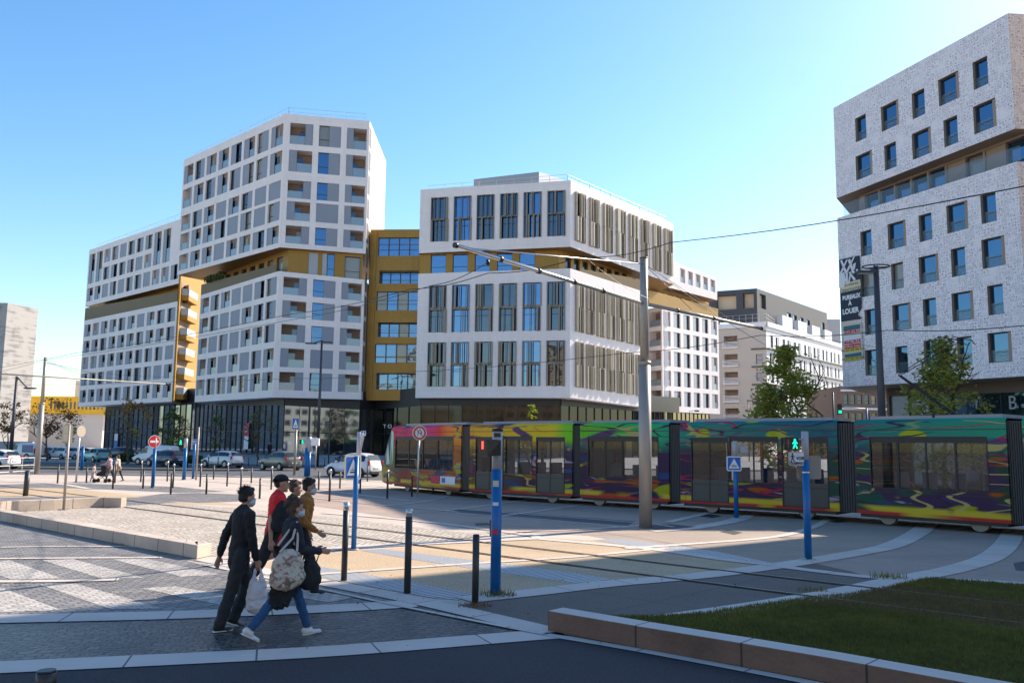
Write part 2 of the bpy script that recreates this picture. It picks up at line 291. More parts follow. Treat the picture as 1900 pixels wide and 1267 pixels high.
# foreground pavings (pixel measured outlines laid on the ground)
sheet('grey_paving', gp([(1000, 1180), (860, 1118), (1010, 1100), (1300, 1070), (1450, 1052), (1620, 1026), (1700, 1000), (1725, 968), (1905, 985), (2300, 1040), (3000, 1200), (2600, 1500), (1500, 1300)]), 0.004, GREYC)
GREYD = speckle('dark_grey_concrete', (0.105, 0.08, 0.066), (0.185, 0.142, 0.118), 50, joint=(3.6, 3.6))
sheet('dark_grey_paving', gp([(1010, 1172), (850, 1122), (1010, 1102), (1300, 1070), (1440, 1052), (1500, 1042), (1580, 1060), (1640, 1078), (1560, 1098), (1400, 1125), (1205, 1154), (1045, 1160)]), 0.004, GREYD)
sheet('brown_paving', gp([(1090, 993), (1290, 985), (1370, 968), (1500, 958), (1725, 970), (1700, 992), (1655, 1012), (1600, 1024), (1500, 1040), (1420, 1044), (1220, 1016)]), 0.008, TANG)
sheet('tan_paving', gp([(520, 1034), (704, 1018), (840, 1007), (992, 996), (1130, 1004), (1260, 1024), (1440, 1048), (1290, 1069), (1131, 1083), (947, 1103), (880, 1112), (808, 1110), (640, 1080), (470, 1052)]), 0.008, TAN)
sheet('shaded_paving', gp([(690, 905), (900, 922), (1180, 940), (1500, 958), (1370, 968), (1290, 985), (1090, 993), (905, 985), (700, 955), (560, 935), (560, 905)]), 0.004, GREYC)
sheet('cobbled_road', gp([(-500, 930), (0, 962), (365, 1038), (600, 1084), (760, 1114), (640, 1128), (340, 1142), (0, 1150), (-700, 1180)]), 0.006, COBM)
sheet('cobbled_band', gp([(-700, 1180), (0, 1152), (340, 1142), (640, 1128), (770, 1122), (900, 1150), (990, 1174), (640, 1206), (0, 1240), (-700, 1290)]), 0.008, COB)
sheet('asphalt_lane', [G(-700, 1290), G(0, 1246), G(640, 1210), G(1052, 1184), G(1200, 1207), G(1531, 1268), G(1900, 1330), Vector((14, 2, 0)), Vector((14, -8, 0)), Vector((-14, -8, 0)), Vector((-16, 6, 0))], 0.010, ASPH)
sheet('sandy_bed', gp([(-60, 958), (-30, 940), (100, 938), (183, 938), (222, 938), (330, 934), (470, 945), (640, 962), (905, 994), (860, 1003), (700, 1010), (560, 1020), (392, 1032), (362, 1020)]), 0.012, BED)
sheet('track_bed', gp([(-200, 905), (-200, 893), (120, 906), (470, 938), (330, 934), (180, 922), (-200, 910)]), 0.004, TAN)
sheet('grey_band', gp([(-100, 925), (120, 921), (260, 923), (330, 932), (228, 938), (185, 929), (-100, 940)]), 0.008, COBM)
sheet('grey_strip', gp([(-100, 902), (60, 897), (160, 897), (330, 903), (420, 912), (330, 914), (160, 906), (60, 905), (-100, 908)]), 0.008, COBM)
sheet('tan_strip', gp([(-100, 918), (0, 915), (50, 911), (110, 908), (175, 911), (245, 919), (160, 920), (-100, 923)]), 0.008, TAN)
sheet('grey_oval', gp([(255, 922), (300, 916), (370, 914), (440, 917), (470, 923), (440, 930), (370, 933), (300, 929)]), 0.006, COBM)
sheet('dark_panel', gp([(830, 942), (1000, 954), (1180, 967), (1165, 975), (1000, 963), (850, 950)]), 0.008, ASPHR)
sheet('dark_panel', gp([(1215, 983), (1295, 978), (1245, 972), (1200, 974)]), 0.008, ASPHR)
sheet('dark_panel', gp([(1880, 1045), (1960, 1030), (1960, 1065), (1885, 1058)]), 0.008, ASPHR)
for nm, pts in (('tactile_paving', [(545, 1044), (600, 1052), (740, 1076), (884, 1103), (850, 1113), (800, 1109), (600, 1072), (520, 1056)]),
                ('tactile_paving', [(668, 1021), (704, 1018), (880, 1039), (1060, 1062), (1145, 1076), (1085, 1085), (900, 1058), (760, 1037)]),
                ('tactile_paving', [(1100, 1002), (1150, 999), (1330, 1023), (1440, 1046), (1300, 1031)])):
    sheet(nm, gp(pts), 0.013, TACT)
for pts in ([(-10, 1044), (17, 1039), (114, 1073), (20, 1075), (-30, 1058)], [(76, 1039), (135, 1037), (268, 1072), (190, 1074)], [(209, 1038), (268, 1036), (410, 1066), (337, 1070)],
            [(-40, 1094), (5, 1091), (113, 1132), (0, 1136), (-60, 1120)], [(72, 1085), (140, 1083), (300, 1129), (208, 1131)], [(262, 1092), (325, 1088), (500, 1118), (420, 1125)],
            [(340, 1040), (380, 1044), (560, 1078), (500, 1080)], [(430, 1088), (500, 1084), (660, 1108), (610, 1118)]):
    sheet('crossing_stripe', gp(pts), 0.011, COBL)
for pts, w in (([(-300, 1254), (0, 1239), (340, 1223), (640, 1207), (1010, 1178), (1050, 1178)], 0.5), ([(-300, 1158), (0, 1149), (340, 1141), (640, 1128), (765, 1120)], 0.55),
               ([(380, 1038), (600, 1081), (735, 1107), (845, 1131), (1010, 1170)], 0.42), ([(1012, 1178), (1200, 1210), (1531, 1273), (1700, 1310)], 0.16),
               ([(1728, 968), (1700, 990), (1655, 1012), (1600, 1024), (1500, 1041), (1440, 1050), (1300, 1068), (1131, 1083), (1000, 1098), (860, 1113)], 0.55),
               ([(1885, 976), (1868, 1008), (1835, 1035), (1770, 1056), (1700, 1070), (1640, 1082), (1560, 1099), (1400, 1126), (1205, 1154)], 0.55),
               ([(990, 999), (1200, 1018), (1340, 1038), (1420, 1047), (1500, 1058), (1640, 1073), (1800, 1077), (1960, 1088)], 0.35),
               ([(1160, 1018), (1300, 1008), (1440, 996), (1510, 978), (1535, 964)], 0.25), ([(560, 1068), (700, 1058), (860, 1047), (1060, 1034), (1240, 1017)], 0.2),
               ([(820, 942), (960, 953), (1184, 970), (1250, 978)], 0.14), ([(845, 952), (1000, 963), (1190, 982)], 0.14), ([(925, 958), (1000, 948), (1083, 936)], 0.18), ([(820, 948), (900, 938), (985, 926)], 0.18),
               ([(1210, 986), (1290, 980), (1370, 966), (1390, 956)], 0.35), ([(1240, 969), (1300, 955), (1340, 945)], 0.3), ([(905, 988), (1050, 984), (1190, 975)], 0.2), ([(600, 952), (760, 965), (960, 990), (1000, 999)], 0.3),
               ([(0, 1016), (150, 1014), (290, 1016)], 0.14), ([(-100, 1038), (120, 1036), (300, 1035)], 0.18), ([(-100, 1080), (100, 1079), (220, 1076)], 0.22),
               ([(520, 1026), (700, 1013), (860, 1005), (990, 999)], 0.55), ([(700, 903), (900, 918), (1200, 938), (1450, 951), (1560, 960), (1780, 976), (1960, 992)], 0.3),
               ([(0, 893), (100, 897), (165, 907)], 0.35), ([(380, 893), (560, 905), (640, 915), (760, 930)], 0.3), ([(0, 879), (300, 880), (560, 888), (720, 894)], 0.5),
               ([(560, 920), (640, 931), (850, 950)], 0.15), ([(1375, 958), (1345, 968), (1290, 977)], 0.3), ([(700, 940), (780, 932), (830, 921)], 0.15)):
    strip('stone_strip', pts, w, 0.016, STONE)
strip('kerb_joint', [(380, 1049), (600, 1095), (735, 1124), (845, 1146), (1008, 1178)], 0.10, 0.018, STONE)
DRAIN = mat('cast_iron', (0.05, 0.045, 0.04), 0.6, 0.4, bump=0.5, bscale=60)
for pts, nm in (([(1335, 986), (1350, 983), (1378, 988), (1362, 992)], 'drain_grate'), ([(1293, 957), (1310, 953), (1340, 957), (1322, 961)], 'drain_cover'), ([(1538, 967), (1560, 964), (1575, 968), (1552, 970)], 'drain_cover'),
                ([(935, 926), (960, 924), (975, 927), (948, 929)], 'drain_cover'), ([(880, 971), (905, 970), (912, 974), (884, 975)], 'drain_cover')):
    sheet(nm, gp(pts), 0.02, DRAIN)
# rails of the near track, grooved into the paving
RAIL = mat('rail_steel', (0.16, 0.13, 0.11), 0.35, 0.8); GROOVE = mat('rail_groove', (0.02, 0.018, 0.016), 0.9)
dv = Vector((23.0, -21.34, 0)).normalized(); nv = Vector((dv.y, -dv.x, 0))
r0 = Vector((-15.5, 34.0, 0))
for off in (0.0, 1.5):
    a, b_ = r0+nv*off-dv*45, r0+nv*off+dv*60
    strip('rail_groove', [a, b_], 0.10, 0.0225, GROOVE, True, 1); strip('rail', [a-nv*.035, b_-nv*.035], 0.04, 0.028, RAIL, True, 1)
TP = [Vector(p) for p in ((-16, 50.5, 0), (-9.6, 45.6, 0), (-5.6, 42.6, 0), (-1.8, 37.2, 0), (2.35, 33.7, 0), (5.7, 30.9, 0), (9.15, 28.1, 0), (11.1, 26.0, 0), (12.8, 23.9, 0), (14.1, 22.0, 0), (18, 16, 0), (23, 9, 0))]
def offs(ps, d):
    o = []
    for k, p in enumerate(ps):
        t = (ps[min(k+1, len(ps)-1)]-ps[max(k-1, 0)]).normalized(); o.append(p+Vector((-t.y, t.x, 0))*d)
    return o
for d in (0.55, 2.0):
    strip('rail_groove', offs(TP, d), 0.10, 0.0225, GROOVE, True, 3); strip('rail', offs(TP, d), 0.04, 0.028, RAIL, True, 3)
# ================================================================ BUILDINGS
def lerp(a, b_, t): return a+(b_-a)*t
class Face:
    """a vertical wall from A (left) to B (right) seen from outside, with heights at both ends"""
    def __init__(s, A, B, zb, zt):
        s.A, s.B, s.zb, s.zt = Vector(A), Vector(B), zb, zt; d = (s.B-s.A); s.L = d.length; d = d/s.L; s.d = d; s.n = Vector((d.y, -d.x))
    def P(s, u, v, dep=0.0):
        q = s.A+(s.B-s.A)*u+s.n*dep; return Vector((q.x, q.y, lerp(lerp(s.zb[0], s.zb[1], u), lerp(s.zt[0], s.zt[1], u), v)))
    def box(s, mb, u0, u1, v0, v1, d0, d1):
        P = s.P; mb.hexa([P(u0, v0, d1), P(u1, v0, d1), P(u1, v0, d0), P(u0, v0, d0), P(u0, v1, d1), P(u1, v1, d1), P(u1, v1, d0), P(u0, v1, d0)])
    def wall(s, mb, holes, depth=0.3):
        us = sorted({0.0, 1.0, *[h[0] for h in holes], *[h[1] for h in holes]}); vs = sorted({0.0, 1.0, *[h[2] for h in holes], *[h[3] for h in holes]}); P = s.P
        for i in range(len(us)-1):
            for j in range(len(vs)-1):
                um, vm = (us[i]+us[i+1])/2, (vs[j]+vs[j+1])/2
                if any(h[0] < um < h[1] and h[2] < vm < h[3] for h in holes): continue
                mb.quad(P(us[i], vs[j]), P(us[i+1], vs[j]), P(us[i+1], vs[j+1]), P(us[i], vs[j+1]))
        for h in holes:
            u0, u1, v0, v1 = h[:4]; dd = -(h[4] if len(h) > 4 else depth)
            mb.quad(P(u0, v0), P(u0, v0, dd), P(u1, v0, dd), P(u1, v0)); mb.quad(P(u0, v1), P(u1, v1), P(u1, v1, dd), P(u0, v1, dd))
            mb.quad(P(u0, v0), P(u0, v1), P(u0, v1, dd), P(u0, v0, dd)); mb.quad(P(u1, v0), P(u1, v0, dd), P(u1, v1, dd), P(u1, v1))
    def window(s, h, parent, kind, name='window', glass=None, shut=None, side=None, frac=None, sd=0.06):
        """one opening: frame > pane, shutter, balustrade"""
        u0, u1, v0, v1 = h[:4]; D = h[4] if len(h) > 4 else 0.3; P = s.P; fu = 0.06/s.L; fv = 0.06/max(1, (s.zt[0]-s.zb[0]))
        side = random.choice((0, 1)) if side is None else side; frac = random.choice((0.4, 0.5, 0.55, 0.62)) if frac is None else frac
        mb = MB()
        if kind == 'bal':          # open loggia: back and side walls, ceiling, door glass behind
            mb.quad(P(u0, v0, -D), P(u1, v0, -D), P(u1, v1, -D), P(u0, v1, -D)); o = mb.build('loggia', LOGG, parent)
            m2 = MB(); a = lerp(u0, u1, 0.12 if side else 0.45); s.box(m2, a, lerp(u0, u1, 0.62 if side else 0.92), v0, lerp(v0, v1, 0.82), -D+.003, -D+.05); m2.build('pane', (glass or GLASSD) if random.random() > .18 else CURT, o)
        else:
            s.box(mb, u0, u1, v0, v0+fv, -D, -D+.1); s.box(mb, u0, u1, v1-fv, v1, -D, -D+.1); s.box(mb, u0, u0+fu, v0+fv, v1-fv, -D, -D+.1); s.box(mb, u1-fu, u1, v0+fv, v1-fv, -D, -D+.1)
            vm = lerp(v0, v1, 0.34); s.box(mb, u0+fu, u1-fu, vm, vm+fv*.7, -D+.03, -D+.09)
            o = mb.build(name, FRAME, parent)
            m2 = MB(); m2.quad(P(u0, v0, -D+.02), P(u1, v0, -D+.02), P(u1, v1, -D+.02), P(u0, v1, -D+.02)); m2.build('pane', (glass or GLASS) if random.random() > (.14 if kind != 'plain' else .05) else CURT, o)
        if kind == 'shut': m3 = MB(); s.box(m3, u0+fu*.3, u1-fu*.3, v0+fv*.3, v1-fv*.3, -sd-.05, -sd); m3.build('shutter', shut or SHUT, o)
        elif kind in ('win', 'bal') and frac > 0:
            a, b_ = (u0, lerp(u0, u1, frac)) if side else (lerp(u0, u1, 1-frac), u1)
            m3 = MB(); s.box(m3, a+fu*.2, b_-fu*.2, v0+fv*.3, v1-fv*.3, -sd-.05, -sd); m3.build('shutter', shut or SHUT, o)
        if kind == 'bal':
            a, b_ = (lerp(u0, u1, frac), u1) if side else (u0, lerp(u0, u1, 1-frac))
            m4 = MB(); s.box(m4, a, b_, v0, lerp(v0, v1, 0.42), -sd-.10, -sd-.075); m4.build('balustrade', GLASSB, o)
        return o
def grid(cols, rows):
    return [(c[0], c[1], r[0], r[1]) for r in rows for c in cols]
def even(n, a, b_, gap):       # n openings between a and b with pier width gap (fractions)
    w = (b_-a-gap*(n-1))/n; return [(a+i*(w+gap), a+i*(w+gap)+w) for i in range(n)]
def rows_px(f, x_is_left, pairs):       # rows from measured image rows at one end of the wall
    xy = f.A if x_is_left else f.B; i = 0 if x_is_left else 1
    out = []
    for t, b_ in pairs:
        z1, z0 = Z(xy, t), Z(xy, b_); out.append(((z0-f.zb[i])/(f.zt[i]-f.zb[i]), (z1-f.zb[i])/(f.zt[i]-f.zb[i])))
    return out
def rail_line(name, pts, parent, h=1.0, step=2.2):
    mb = MB(); pts = [Vector(p) for p in pts]
    for z in (h, h*.55): mb.tube([p+Vector((0, 0, z)) for p in pts], 0.025, 5)
    for i in range(len(pts)-1):
        n_ = max(1, int((pts[i+1]-pts[i]).length/step))
        for k in range(n_+1): p = pts[i].lerp(pts[i+1], k/n_); mb.tube([p, p+Vector((0, 0, h))], 0.03, 5)
    return mb.build(name, STEEL, parent)
def p3(xy, z): return Vector((xy[0], xy[1], z))
def back(xy, d): v = Vector(xy); return tuple(v+Vector(d))
# ---------------- B: the tower
bB = empty('apartment_tower', (-27, 110, 0.9), 'tallest pale apartment block with chamfered front corner, gold recessed storey and grey shutters', 'apartment block'); bB.location = (0, 0, 0)
Fc = XY(518, 480, 102.0); Rc = XY(678, 480, 104.6); Lu = XY(334, 420, 119.5); Ll = XY(367, 640, 117.6)
# chamfered corner: wall turns at Fc
def zz(xy, py): return Z(xy, py)
uL = Face(Lu, Fc, (zz(Lu, 511), zz(Fc, 459)), (zz(Lu, 297), zz(Fc, 211))); uR = Face(Fc, Rc, (zz(Fc, 459), zz(Rc, 471)), (zz(Fc, 211), zz(Rc, 225)))
lL = Face(Ll, Fc, (zz(Ll, 746), zz(Fc, 737)), (zz(Ll, 548), zz(Fc, 503))); lR = Face(Fc, Rc, (zz(Fc, 737), zz(Rc, 741)), (zz(Fc, 503), zz(Rc, 519)))
BACKB = (1.0, 15.0)
def closed(name, faces_holes, others, parent, m=WHITE, depth=0.3):
    """faces with holes + plain faces given as Face; roof and soffit from the loop of points"""
    mb = MB()
    for f, hs in faces_holes: f.wall(mb, hs, depth)
    for f in others: f.wall(mb, [])
    fs = [f for f, _ in faces_holes]+others
    o = mb.build(name, m, parent); return o, fs
def cap(name, fs, which, m, parent, dz=0.0, thick=None):
    mb = MB(); pts = []
    for f in fs: pts.append(p3(f.A, (f.zt if which == 'top' else f.zb)[0]+dz))
    i = len(pts); 
    if which == 'top': mb.quad(*pts)
    else: mb.quad(*pts[::-1])
    return mb.build(name, m, parent)
def ring(pts, zb, zt): return [Face(pts[i], pts[(i+1) % len(pts)], (zb[i], zb[(i+1) % len(pts)]), (zt[i], zt[(i+1) % len(pts)])) for i in range(len(pts))]
Rb = (Rc[0]-0.2, Rc[1]+15.5); Lb = (Lu[0]+9, Lu[1]+13); Llb = (Ll[0]+9, Ll[1]+12)
colsL = even(8, 0.012, 0.985, 0.022); colsR = [(0.06, 0.33), (0.40, 0.66), (0.73, 0.97)]
rU = rows_px(uR, True, [(227, 266), (277, 317), (333, 366), (372, 407), (417, 450)])
zq = [(0, 0)]
def rows_from(pairs, base, f, idx): return rows_px(f, idx, pairs)
rUL = rows_px(uL, True, [(301, 339), (347, 386), (392, 421), (431, 460), (470, 497)][:5])
rUL = [(a, b_) for a, b_ in rU]
BU_extra = (0.075, 0.075+0)   # sixth row of the long side lies lower than the front rows
hU = grid(colsL, rU); hUR = grid(colsR, rU)
o, fs = closed('wall', [(uL, [(*h, 1.5 if i % 8 in (0,) else .3) for i, h in enumerate(hU)]), (uR, [(*h, 1.6 if i % 3 != 1 else .3) for i, h in enumerate(hUR)])],
    [Face(Rc, Rb, (uR.zb[1],)*2, (uR.zt[1],)*2), Face(Rb, Lb, (uR.zb[1], uL.zb[0]), (uR.zt[1], uL.zt[0])), Face(Lb, Lu, (uL.zb[0],)*2, (uL.zt[0],)*2)], bB)
for w_, nm, m_, dz in (('top', 'roof', ROOFM, -.4), ('bot', 'soffit', SOFFIT, .05)): cap(nm, fs, w_, m_, bB, dz)
random.seed(11)
def fill_side(f, holes, ncol, parent, balcol=(0,), glass=None):
    for i, h in enumerate(holes):
        c, r = i % ncol, i//ncol
        if c in balcol: f.window((*h, 1.5), parent, 'bal', frac=random.choice((0.25, 0.35)), side=random.choice((0, 1)))
        else:
            q = random.random(); k = 'shut' if q < .2 else ('bal' if q < .55 else 'win')
            if k == 'bal': f.window((*h, .3), parent, 'bal', frac=random.choice((0.35, .45)), side=1)
            else: f.window((*h, .3), parent, k, side=random.choice((0, 0, 1)), frac=random.choice((.45, .55, .62)), glass=GLASSD)
fill_side(uL, hU, 8, bB)
def fill_front(f, holes, parent):
    for i, h in enumerate(holes):
        c, r = i % 3, i//3
        if c == 1: f.window((*h, .3), parent, 'shut' if (r == 3) else 'win', side=0, frac=.53)
        else: f.window((*h, 1.6), parent, 'bal', side=(r+c) % 2 if c == 0 else 1, frac=.34)
fill_front(uR, hUR, bB)
rL_ = rows_px(lR, True, [(512, 545), (556, 588), (600, 633), (645, 680), (689, 723)])
hL = grid(even(7, 0.012, 0.985, 0.025), rL_); hR = grid(colsR, rL_)
o, fs = closed('wall', [(lL, [(*h, 1.5 if i % 7 == 0 else .3) for i, h in enumerate(hL)]), (lR, [(*h, 1.6 if i % 3 != 1 else .3) for i, h in enumerate(hR)])],
    [Face(Rc, Rb, (lR.zb[1],)*2, (lR.zt[1],)*2), Face(Rb, Llb, (lR.zb[1], lL.zb[0]), (lR.zt[1], lL.zt[0])), Face(Llb, Ll, (lL.zb[0],)*2, (lL.zt[0],)*2)], bB)
cap('terrace', fs, 'top', ROOFM, bB, -.05); cap('soffit', fs, 'bot', WHITE, bB, .0)
fill_side(lL, hL, 7, bB); fill_front(lR, hR, bB)
# recessed gold storey between the two blocks
def inset(A, B, Cc, k):  # shift
    return A
gi = 1.8
gA, gF, gR = Vector(Ll)-lL.n*2.6, Vector(Fc)-lL.n*1.2-lR.n*0.25, Vector(Rc)-lR.n*0.35-lR.d*.3
z0a, z0f, z0r = lL.zt[0]-.05, lL.zt[1]-.05, lR.zt[1]-.05; z1 = uL.zb
g1 = Face(gA, gF, (z0a, z0f), (z1[0]+.6, z1[1]+.06)); g2 = Face(gF, gR, (z0f, z0r), (uR.zb[0]+.06, uR.zb[1]+.06))
h2 = [(0.27, .40, .02, .92), (.45, .52, .02, .92), (.52, .62, .02, .92), (.76, .97, .02, .86)]; h1 = [(.1+i*.125, .18+i*.125, .04, .78) for i in range(7)]
o, fs = closed('recessed_storey', [(g1, h1), (g2, h2)], [], bB, GOLD)
for h in h1: g1.window(h, bB, 'win', side=0, frac=0, glass=GLASSD)
for h, k in zip(h2, ('shut', 'shut', 'win', 'win')): g2.window(h, bB, k, side=1, frac=.0 if k == 'win' else 0.4, shut=SHUT2)
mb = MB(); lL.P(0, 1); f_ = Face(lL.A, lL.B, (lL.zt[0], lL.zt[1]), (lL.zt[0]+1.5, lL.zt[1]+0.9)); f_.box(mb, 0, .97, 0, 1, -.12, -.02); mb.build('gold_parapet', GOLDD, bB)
LEAFD = mat('dark_leaf', (0.035, 0.07, 0.02), 0.7)
# right side strip of bronze glazing
sdF = Face(Rc, Rb, (lR.zb[1], lR.zb[1]), (uR.zt[1], uR.zt[1]))
mb = MB()
for k in range(11): sdF.box(mb, .015, .10, .03+k*.088, .10+k*.088, .01, .05)
mb.build('side_glazing', BRONZE, bB)
rail_line('roof_railing', [p3(back(Lu, (1, .8)), uL.zt[0]), p3(back(Fc, (.1, 1)), uL.zt[1]), p3(back(Rc, (-.6, .6)), uR.zt[1])], bB, 1.15)
# ---------------- A: left wing
bA = empty('apartment_block', (0, 0, 0), 'long pale apartment block left of the tower, gold side wall with curved balconies', 'apartment block')
Al = XY(156, 600, 148.0); Ar = XY(326, 620, 126.0)
aU = Face(Al, Ar, (Z(Al, 569), Z(Ar, 526)), (Z(Al, 464), Z(Ar, 405))); aL = Face(Al, Ar, (Z(Al, 754), Z(Ar, 745)), (Z(Al, 595), Z(Ar, 559)))
Arb = (Ar[0]-1.0, Ar[1]+12); Alb = (Al[0]+10, Al[1]+10)
cA = even(11, .012, .99, .02); rA3 = [(0.08, .31), (.385, .60), (.68, .91)]; hAU = grid(cA, rA3[::-1])
keep = [h for i, h in enumerate(hAU) if not (i < 22 and i % 11 in (0, 1, 8, 9, 10))]
tall = [(cA[c][0], cA[c][1], .385, .91) for c in (0, 1, 8, 9)]
o, fs = closed('wall', [(aU, keep+tall)], [Face(Ar, Arb, (aU.zb[1],)*2, (aU.zt[1],)*2), Face(Arb, Alb, (aU.zb[1], aU.zb[0]), (aU.zt[1], aU.zt[0])), Face(Alb, Al, (aU.zb[0],)*2, (aU.zt[0],)*2)], bA)
cap('roof', fs, 'top', ROOFM, bA, -.3); cap('soffit', fs, 'bot', SOFFIT, bA, .05)
random.seed(5)
for h in keep: aU.window((*h, .3), bA, random.choice(('win', 'win', 'bal', 'shut')), frac=random.choice((.4, .5)), glass=GLASSD)
for h in tall: aU.window((*h, .3), bA, 'bal', frac=.4, side=1)
rAL = [(.045+.19*k, .185+.19*k) for k in range(5)][::-1]; hAL = grid(even(10, .012, .985, .025), rAL)
o, fs = closed('wall', [(aL, hAL)], [Face(Ar, Arb, (aL.zb[1],)*2, (aL.zt[1],)*2), Face(Arb, Alb, (aL.zb[1], aL.zb[0]), (aL.zt[1], aL.zt[0])), Face(Alb, Al, (aL.zb[0],)*2, (aL.zt[0],)*2)], bA)
cap('terrace', fs, 'top', ROOFM, bA, -.05); cap('soffit', fs, 'bot', WHITE, bA)
for i, h in enumerate(hAL):
    q = random.random(); aL.window((*h, .3), bA, 'bal' if (i % 10 < 2 or q < .5) else ('shut' if q > .9 else 'win'), side=1 if q < .6 else 0, frac=random.choice((.4, .5)), glass=GLASSD)
ga = Face(Vector(Al)-aL.n*2.2+aL.d*2.5, Vector(Ar)-aL.n*1.6, (aL.zt[0], aL.zt[1]), (aU.zb[0]+.06, aU.zb[1]+.06)); hg = [(.05+i*.12, .12+i*.12, .05, .8) for i in range(8)]
closed('recessed_storey', [(ga, hg)], [], bA, GOLD)
for h in hg: ga.window(h, bA, 'win', side=0, frac=0, glass=GLASSD)
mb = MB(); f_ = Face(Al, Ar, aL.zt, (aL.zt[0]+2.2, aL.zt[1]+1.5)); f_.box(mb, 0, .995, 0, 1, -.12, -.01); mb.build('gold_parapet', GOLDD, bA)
# gold side wall with balconies
gs = Face(Ar, Arb, (aL.zb[1],)*2, (aU.zb[1]+6.5,)*2); mb = MB(); gs.box(mb, 0.005, 1.15, 0, 1, 0.0, .25); mb.build('gold_side_wall', GOLDL, bA)
for k in range(6):
    zc = aL.zb[1]+.4+k*2.95; c0 = Vector(Ar)+gs.d*0.9+gs.n*.26; mb = MB(); c1 = c0+gs.d*5.2
    mb.hexa([p3(c0, zc), p3(c1, zc), p3(c1+gs.n*1.0-gs.d*.3, zc), p3(c0+gs.n*1.0+gs.d*.2, zc), p3(c0, zc+.75), p3(c1, zc+.75), p3(c1+gs.n*1.0-gs.d*.3, zc+.75), p3(c0+gs.n*1.0+gs.d*.2, zc+.75)])
    o = mb.build('balcony', GOLDL, bA)
    mb = MB(); q = [c0+gs.n*.02, c0+gs.n*.97+gs.d*.2, c1+gs.n*.97-gs.d*.3, c1+gs.n*.02]
    for i in range(3): mb.hexa([p3(q[i], zc+.75), p3(q[i+1], zc+.75), p3(q[i+1]+Vector((.04, .04)), zc+.75), p3(q[i]+Vector((.04, .04)), zc+.75), p3(q[i], zc+1.75), p3(q[i+1], zc+1.75), p3(q[i+1]+Vector((.04, .04)), zc+1.75), p3(q[i]+Vector((.04, .04)), zc+1.75)])
    mb.build('balustrade', mat('frosted_glass', (.42, .46, .48), .3, .1), o)
    mb = MB(); gs.box(mb, .05, .42, (k*2.95+1.2)/(gs.zt[0]-gs.zb[0]), (k*2.95+3.2)/(gs.zt[0]-gs.zb[0]), .255, .28); mb.build('balcony_recess', LOGG, o)
rail_line('roof_railing', [p3(back(Al, (1, .6)), aU.zt[0]), p3(back(Ar, (-.3, .8)), aU.zt[1])], bA, 1.0)
# ---------------- link building
bK = empty('link_building', (0, 0, 0), 'narrow gold clad office link with strip windows between tower and louvred office', 'building')
Ka = (Rc[0]+.15, Rc[1]+2.2); Kb = XY(779, 560, 106.4); kz = (Z(Ka, 738)-.3, Z(Ka, 426)); kf = Face(Ka, Kb, (kz[0],)*2, (kz[1],)*2)
rowsK = rows_px(kf, True, [(441, 475), (502, 526), (541, 576), (598, 625), (638, 673), (692, 722)]); hK = []
for i, (a, b_) in enumerate(rowsK): hK.append((.16 if i % 2 == 0 else .2, .97, a, b_, .35 if i % 2 == 0 else 1.0))
mb = MB(); kf.wall(mb, hK); kb_ = ring([Ka, Kb, back(Kb, (0, 9)), back(Ka, (0, 9))], [kz[0]]*4, [kz[1]]*4)
for f in kb_[1:]: f.wall(mb, [])
mb.build('wall', GOLD, bK)
cap('roof', kb_, 'top', ROOFM, bK, -.05)
for h in hK:
    D = h[4]
    for j in range(4):
        a, b_ = lerp(h[0], h[1], j/4), lerp(h[0], h[1], (j+1)/4); kf.window((a, b_, h[2], h[3], D), bK, 'plain')
mb = MB(); kf.box(mb, .0, .13, 0.02, .98, .005, .12)
for k in range(1, 12): kf.box(mb, .13, 1, k/12-.002, k/12, .004, .02)
mb.build('cladding_trim', GOLD, bK)
# ---------------- C: office with louvres
bC = empty('office_building', (0, 0, 0), 'white office building with bronze vertical louvres and grey plant room on its roof', 'office building')
Cc = XY(1058, 560, 100.0); Cl = XY(775, 560, 103.6); Cu = XY(1250, 470, 118.0); Cw = XY(1195, 640, 112.5)
cUL = Face(Cl, Cc, (Z(Cl, 470), Z(Cc, 458)), (Z(Cl, 352), Z(Cc, 335))); cUR = Face(Cc, Cu, (Z(Cc, 458), Z(Cu, 528)), (Z(Cc, 335), Z(Cu, 415)))
cLL = Face(Cl, Cc, (Z(Cl, 738), Z(Cc, 737.5)), (Z(Cl, 508), Z(Cc, 498))); cLR = Face(Cc, Cw, (Z(Cc, 737.5), Z(Cw, 755.5)), (Z(Cc, 498), Z(Cw, 541)))
BRZ2 = mat('lit_bronze_louvre', (0.46, 0.40, 0.31), 0.4, 0.3, noise=0.1, nscale=0.6)  # brighter copy of the bronze for the sunny faces, sunlight painted into colour
def office(f, cols, vr, parent, proud=0.34, nf=6):
    hs = [(c[0], c[1], v[0], v[1], .45) for v in vr for c in cols]; mb = MB(); f.wall(mb, hs)
    for hi, h in enumerate(hs):
        o = f.window(h, parent, 'plain', glass=GLASSD if hi % 3 != 1 else GLASS); u0, u1, v0, v1 = h[:4]; w = u1-u0; m2 = MB()
        for q in range(2):      # two storeys of staggered fins
            va, vb = (lerp(v0, v1, .5*q)+.002, lerp(v0, v1, .5*q+.5)-.004); k = 6; sh = random.choice((0, .01, -.01))*0
            pos = sorted([0.0, .95]+random.sample([.12, .24, .38, .5, .62, .76, .86], 3+random.choice((0, 1))))
            for t in pos:
                a = u0+w*t+w*.02; fw = random.choice((.02, .03, .09))*w+.012/f.L; dj = proud+random.uniform(-.03, .03)
                f.box(m2, a, min(a+fw, u1+w*.04), va-random.choice((0, .006)), vb, -.02, dj)
        vm = (v0+v1)/2; f.box(m2, u0, u1, vm-.010, vm+.012, -.44, -.06)
        m2.build('louvre', BRONZE if nf < 6 else BRZ2, o)
    return mb
random.seed(21)
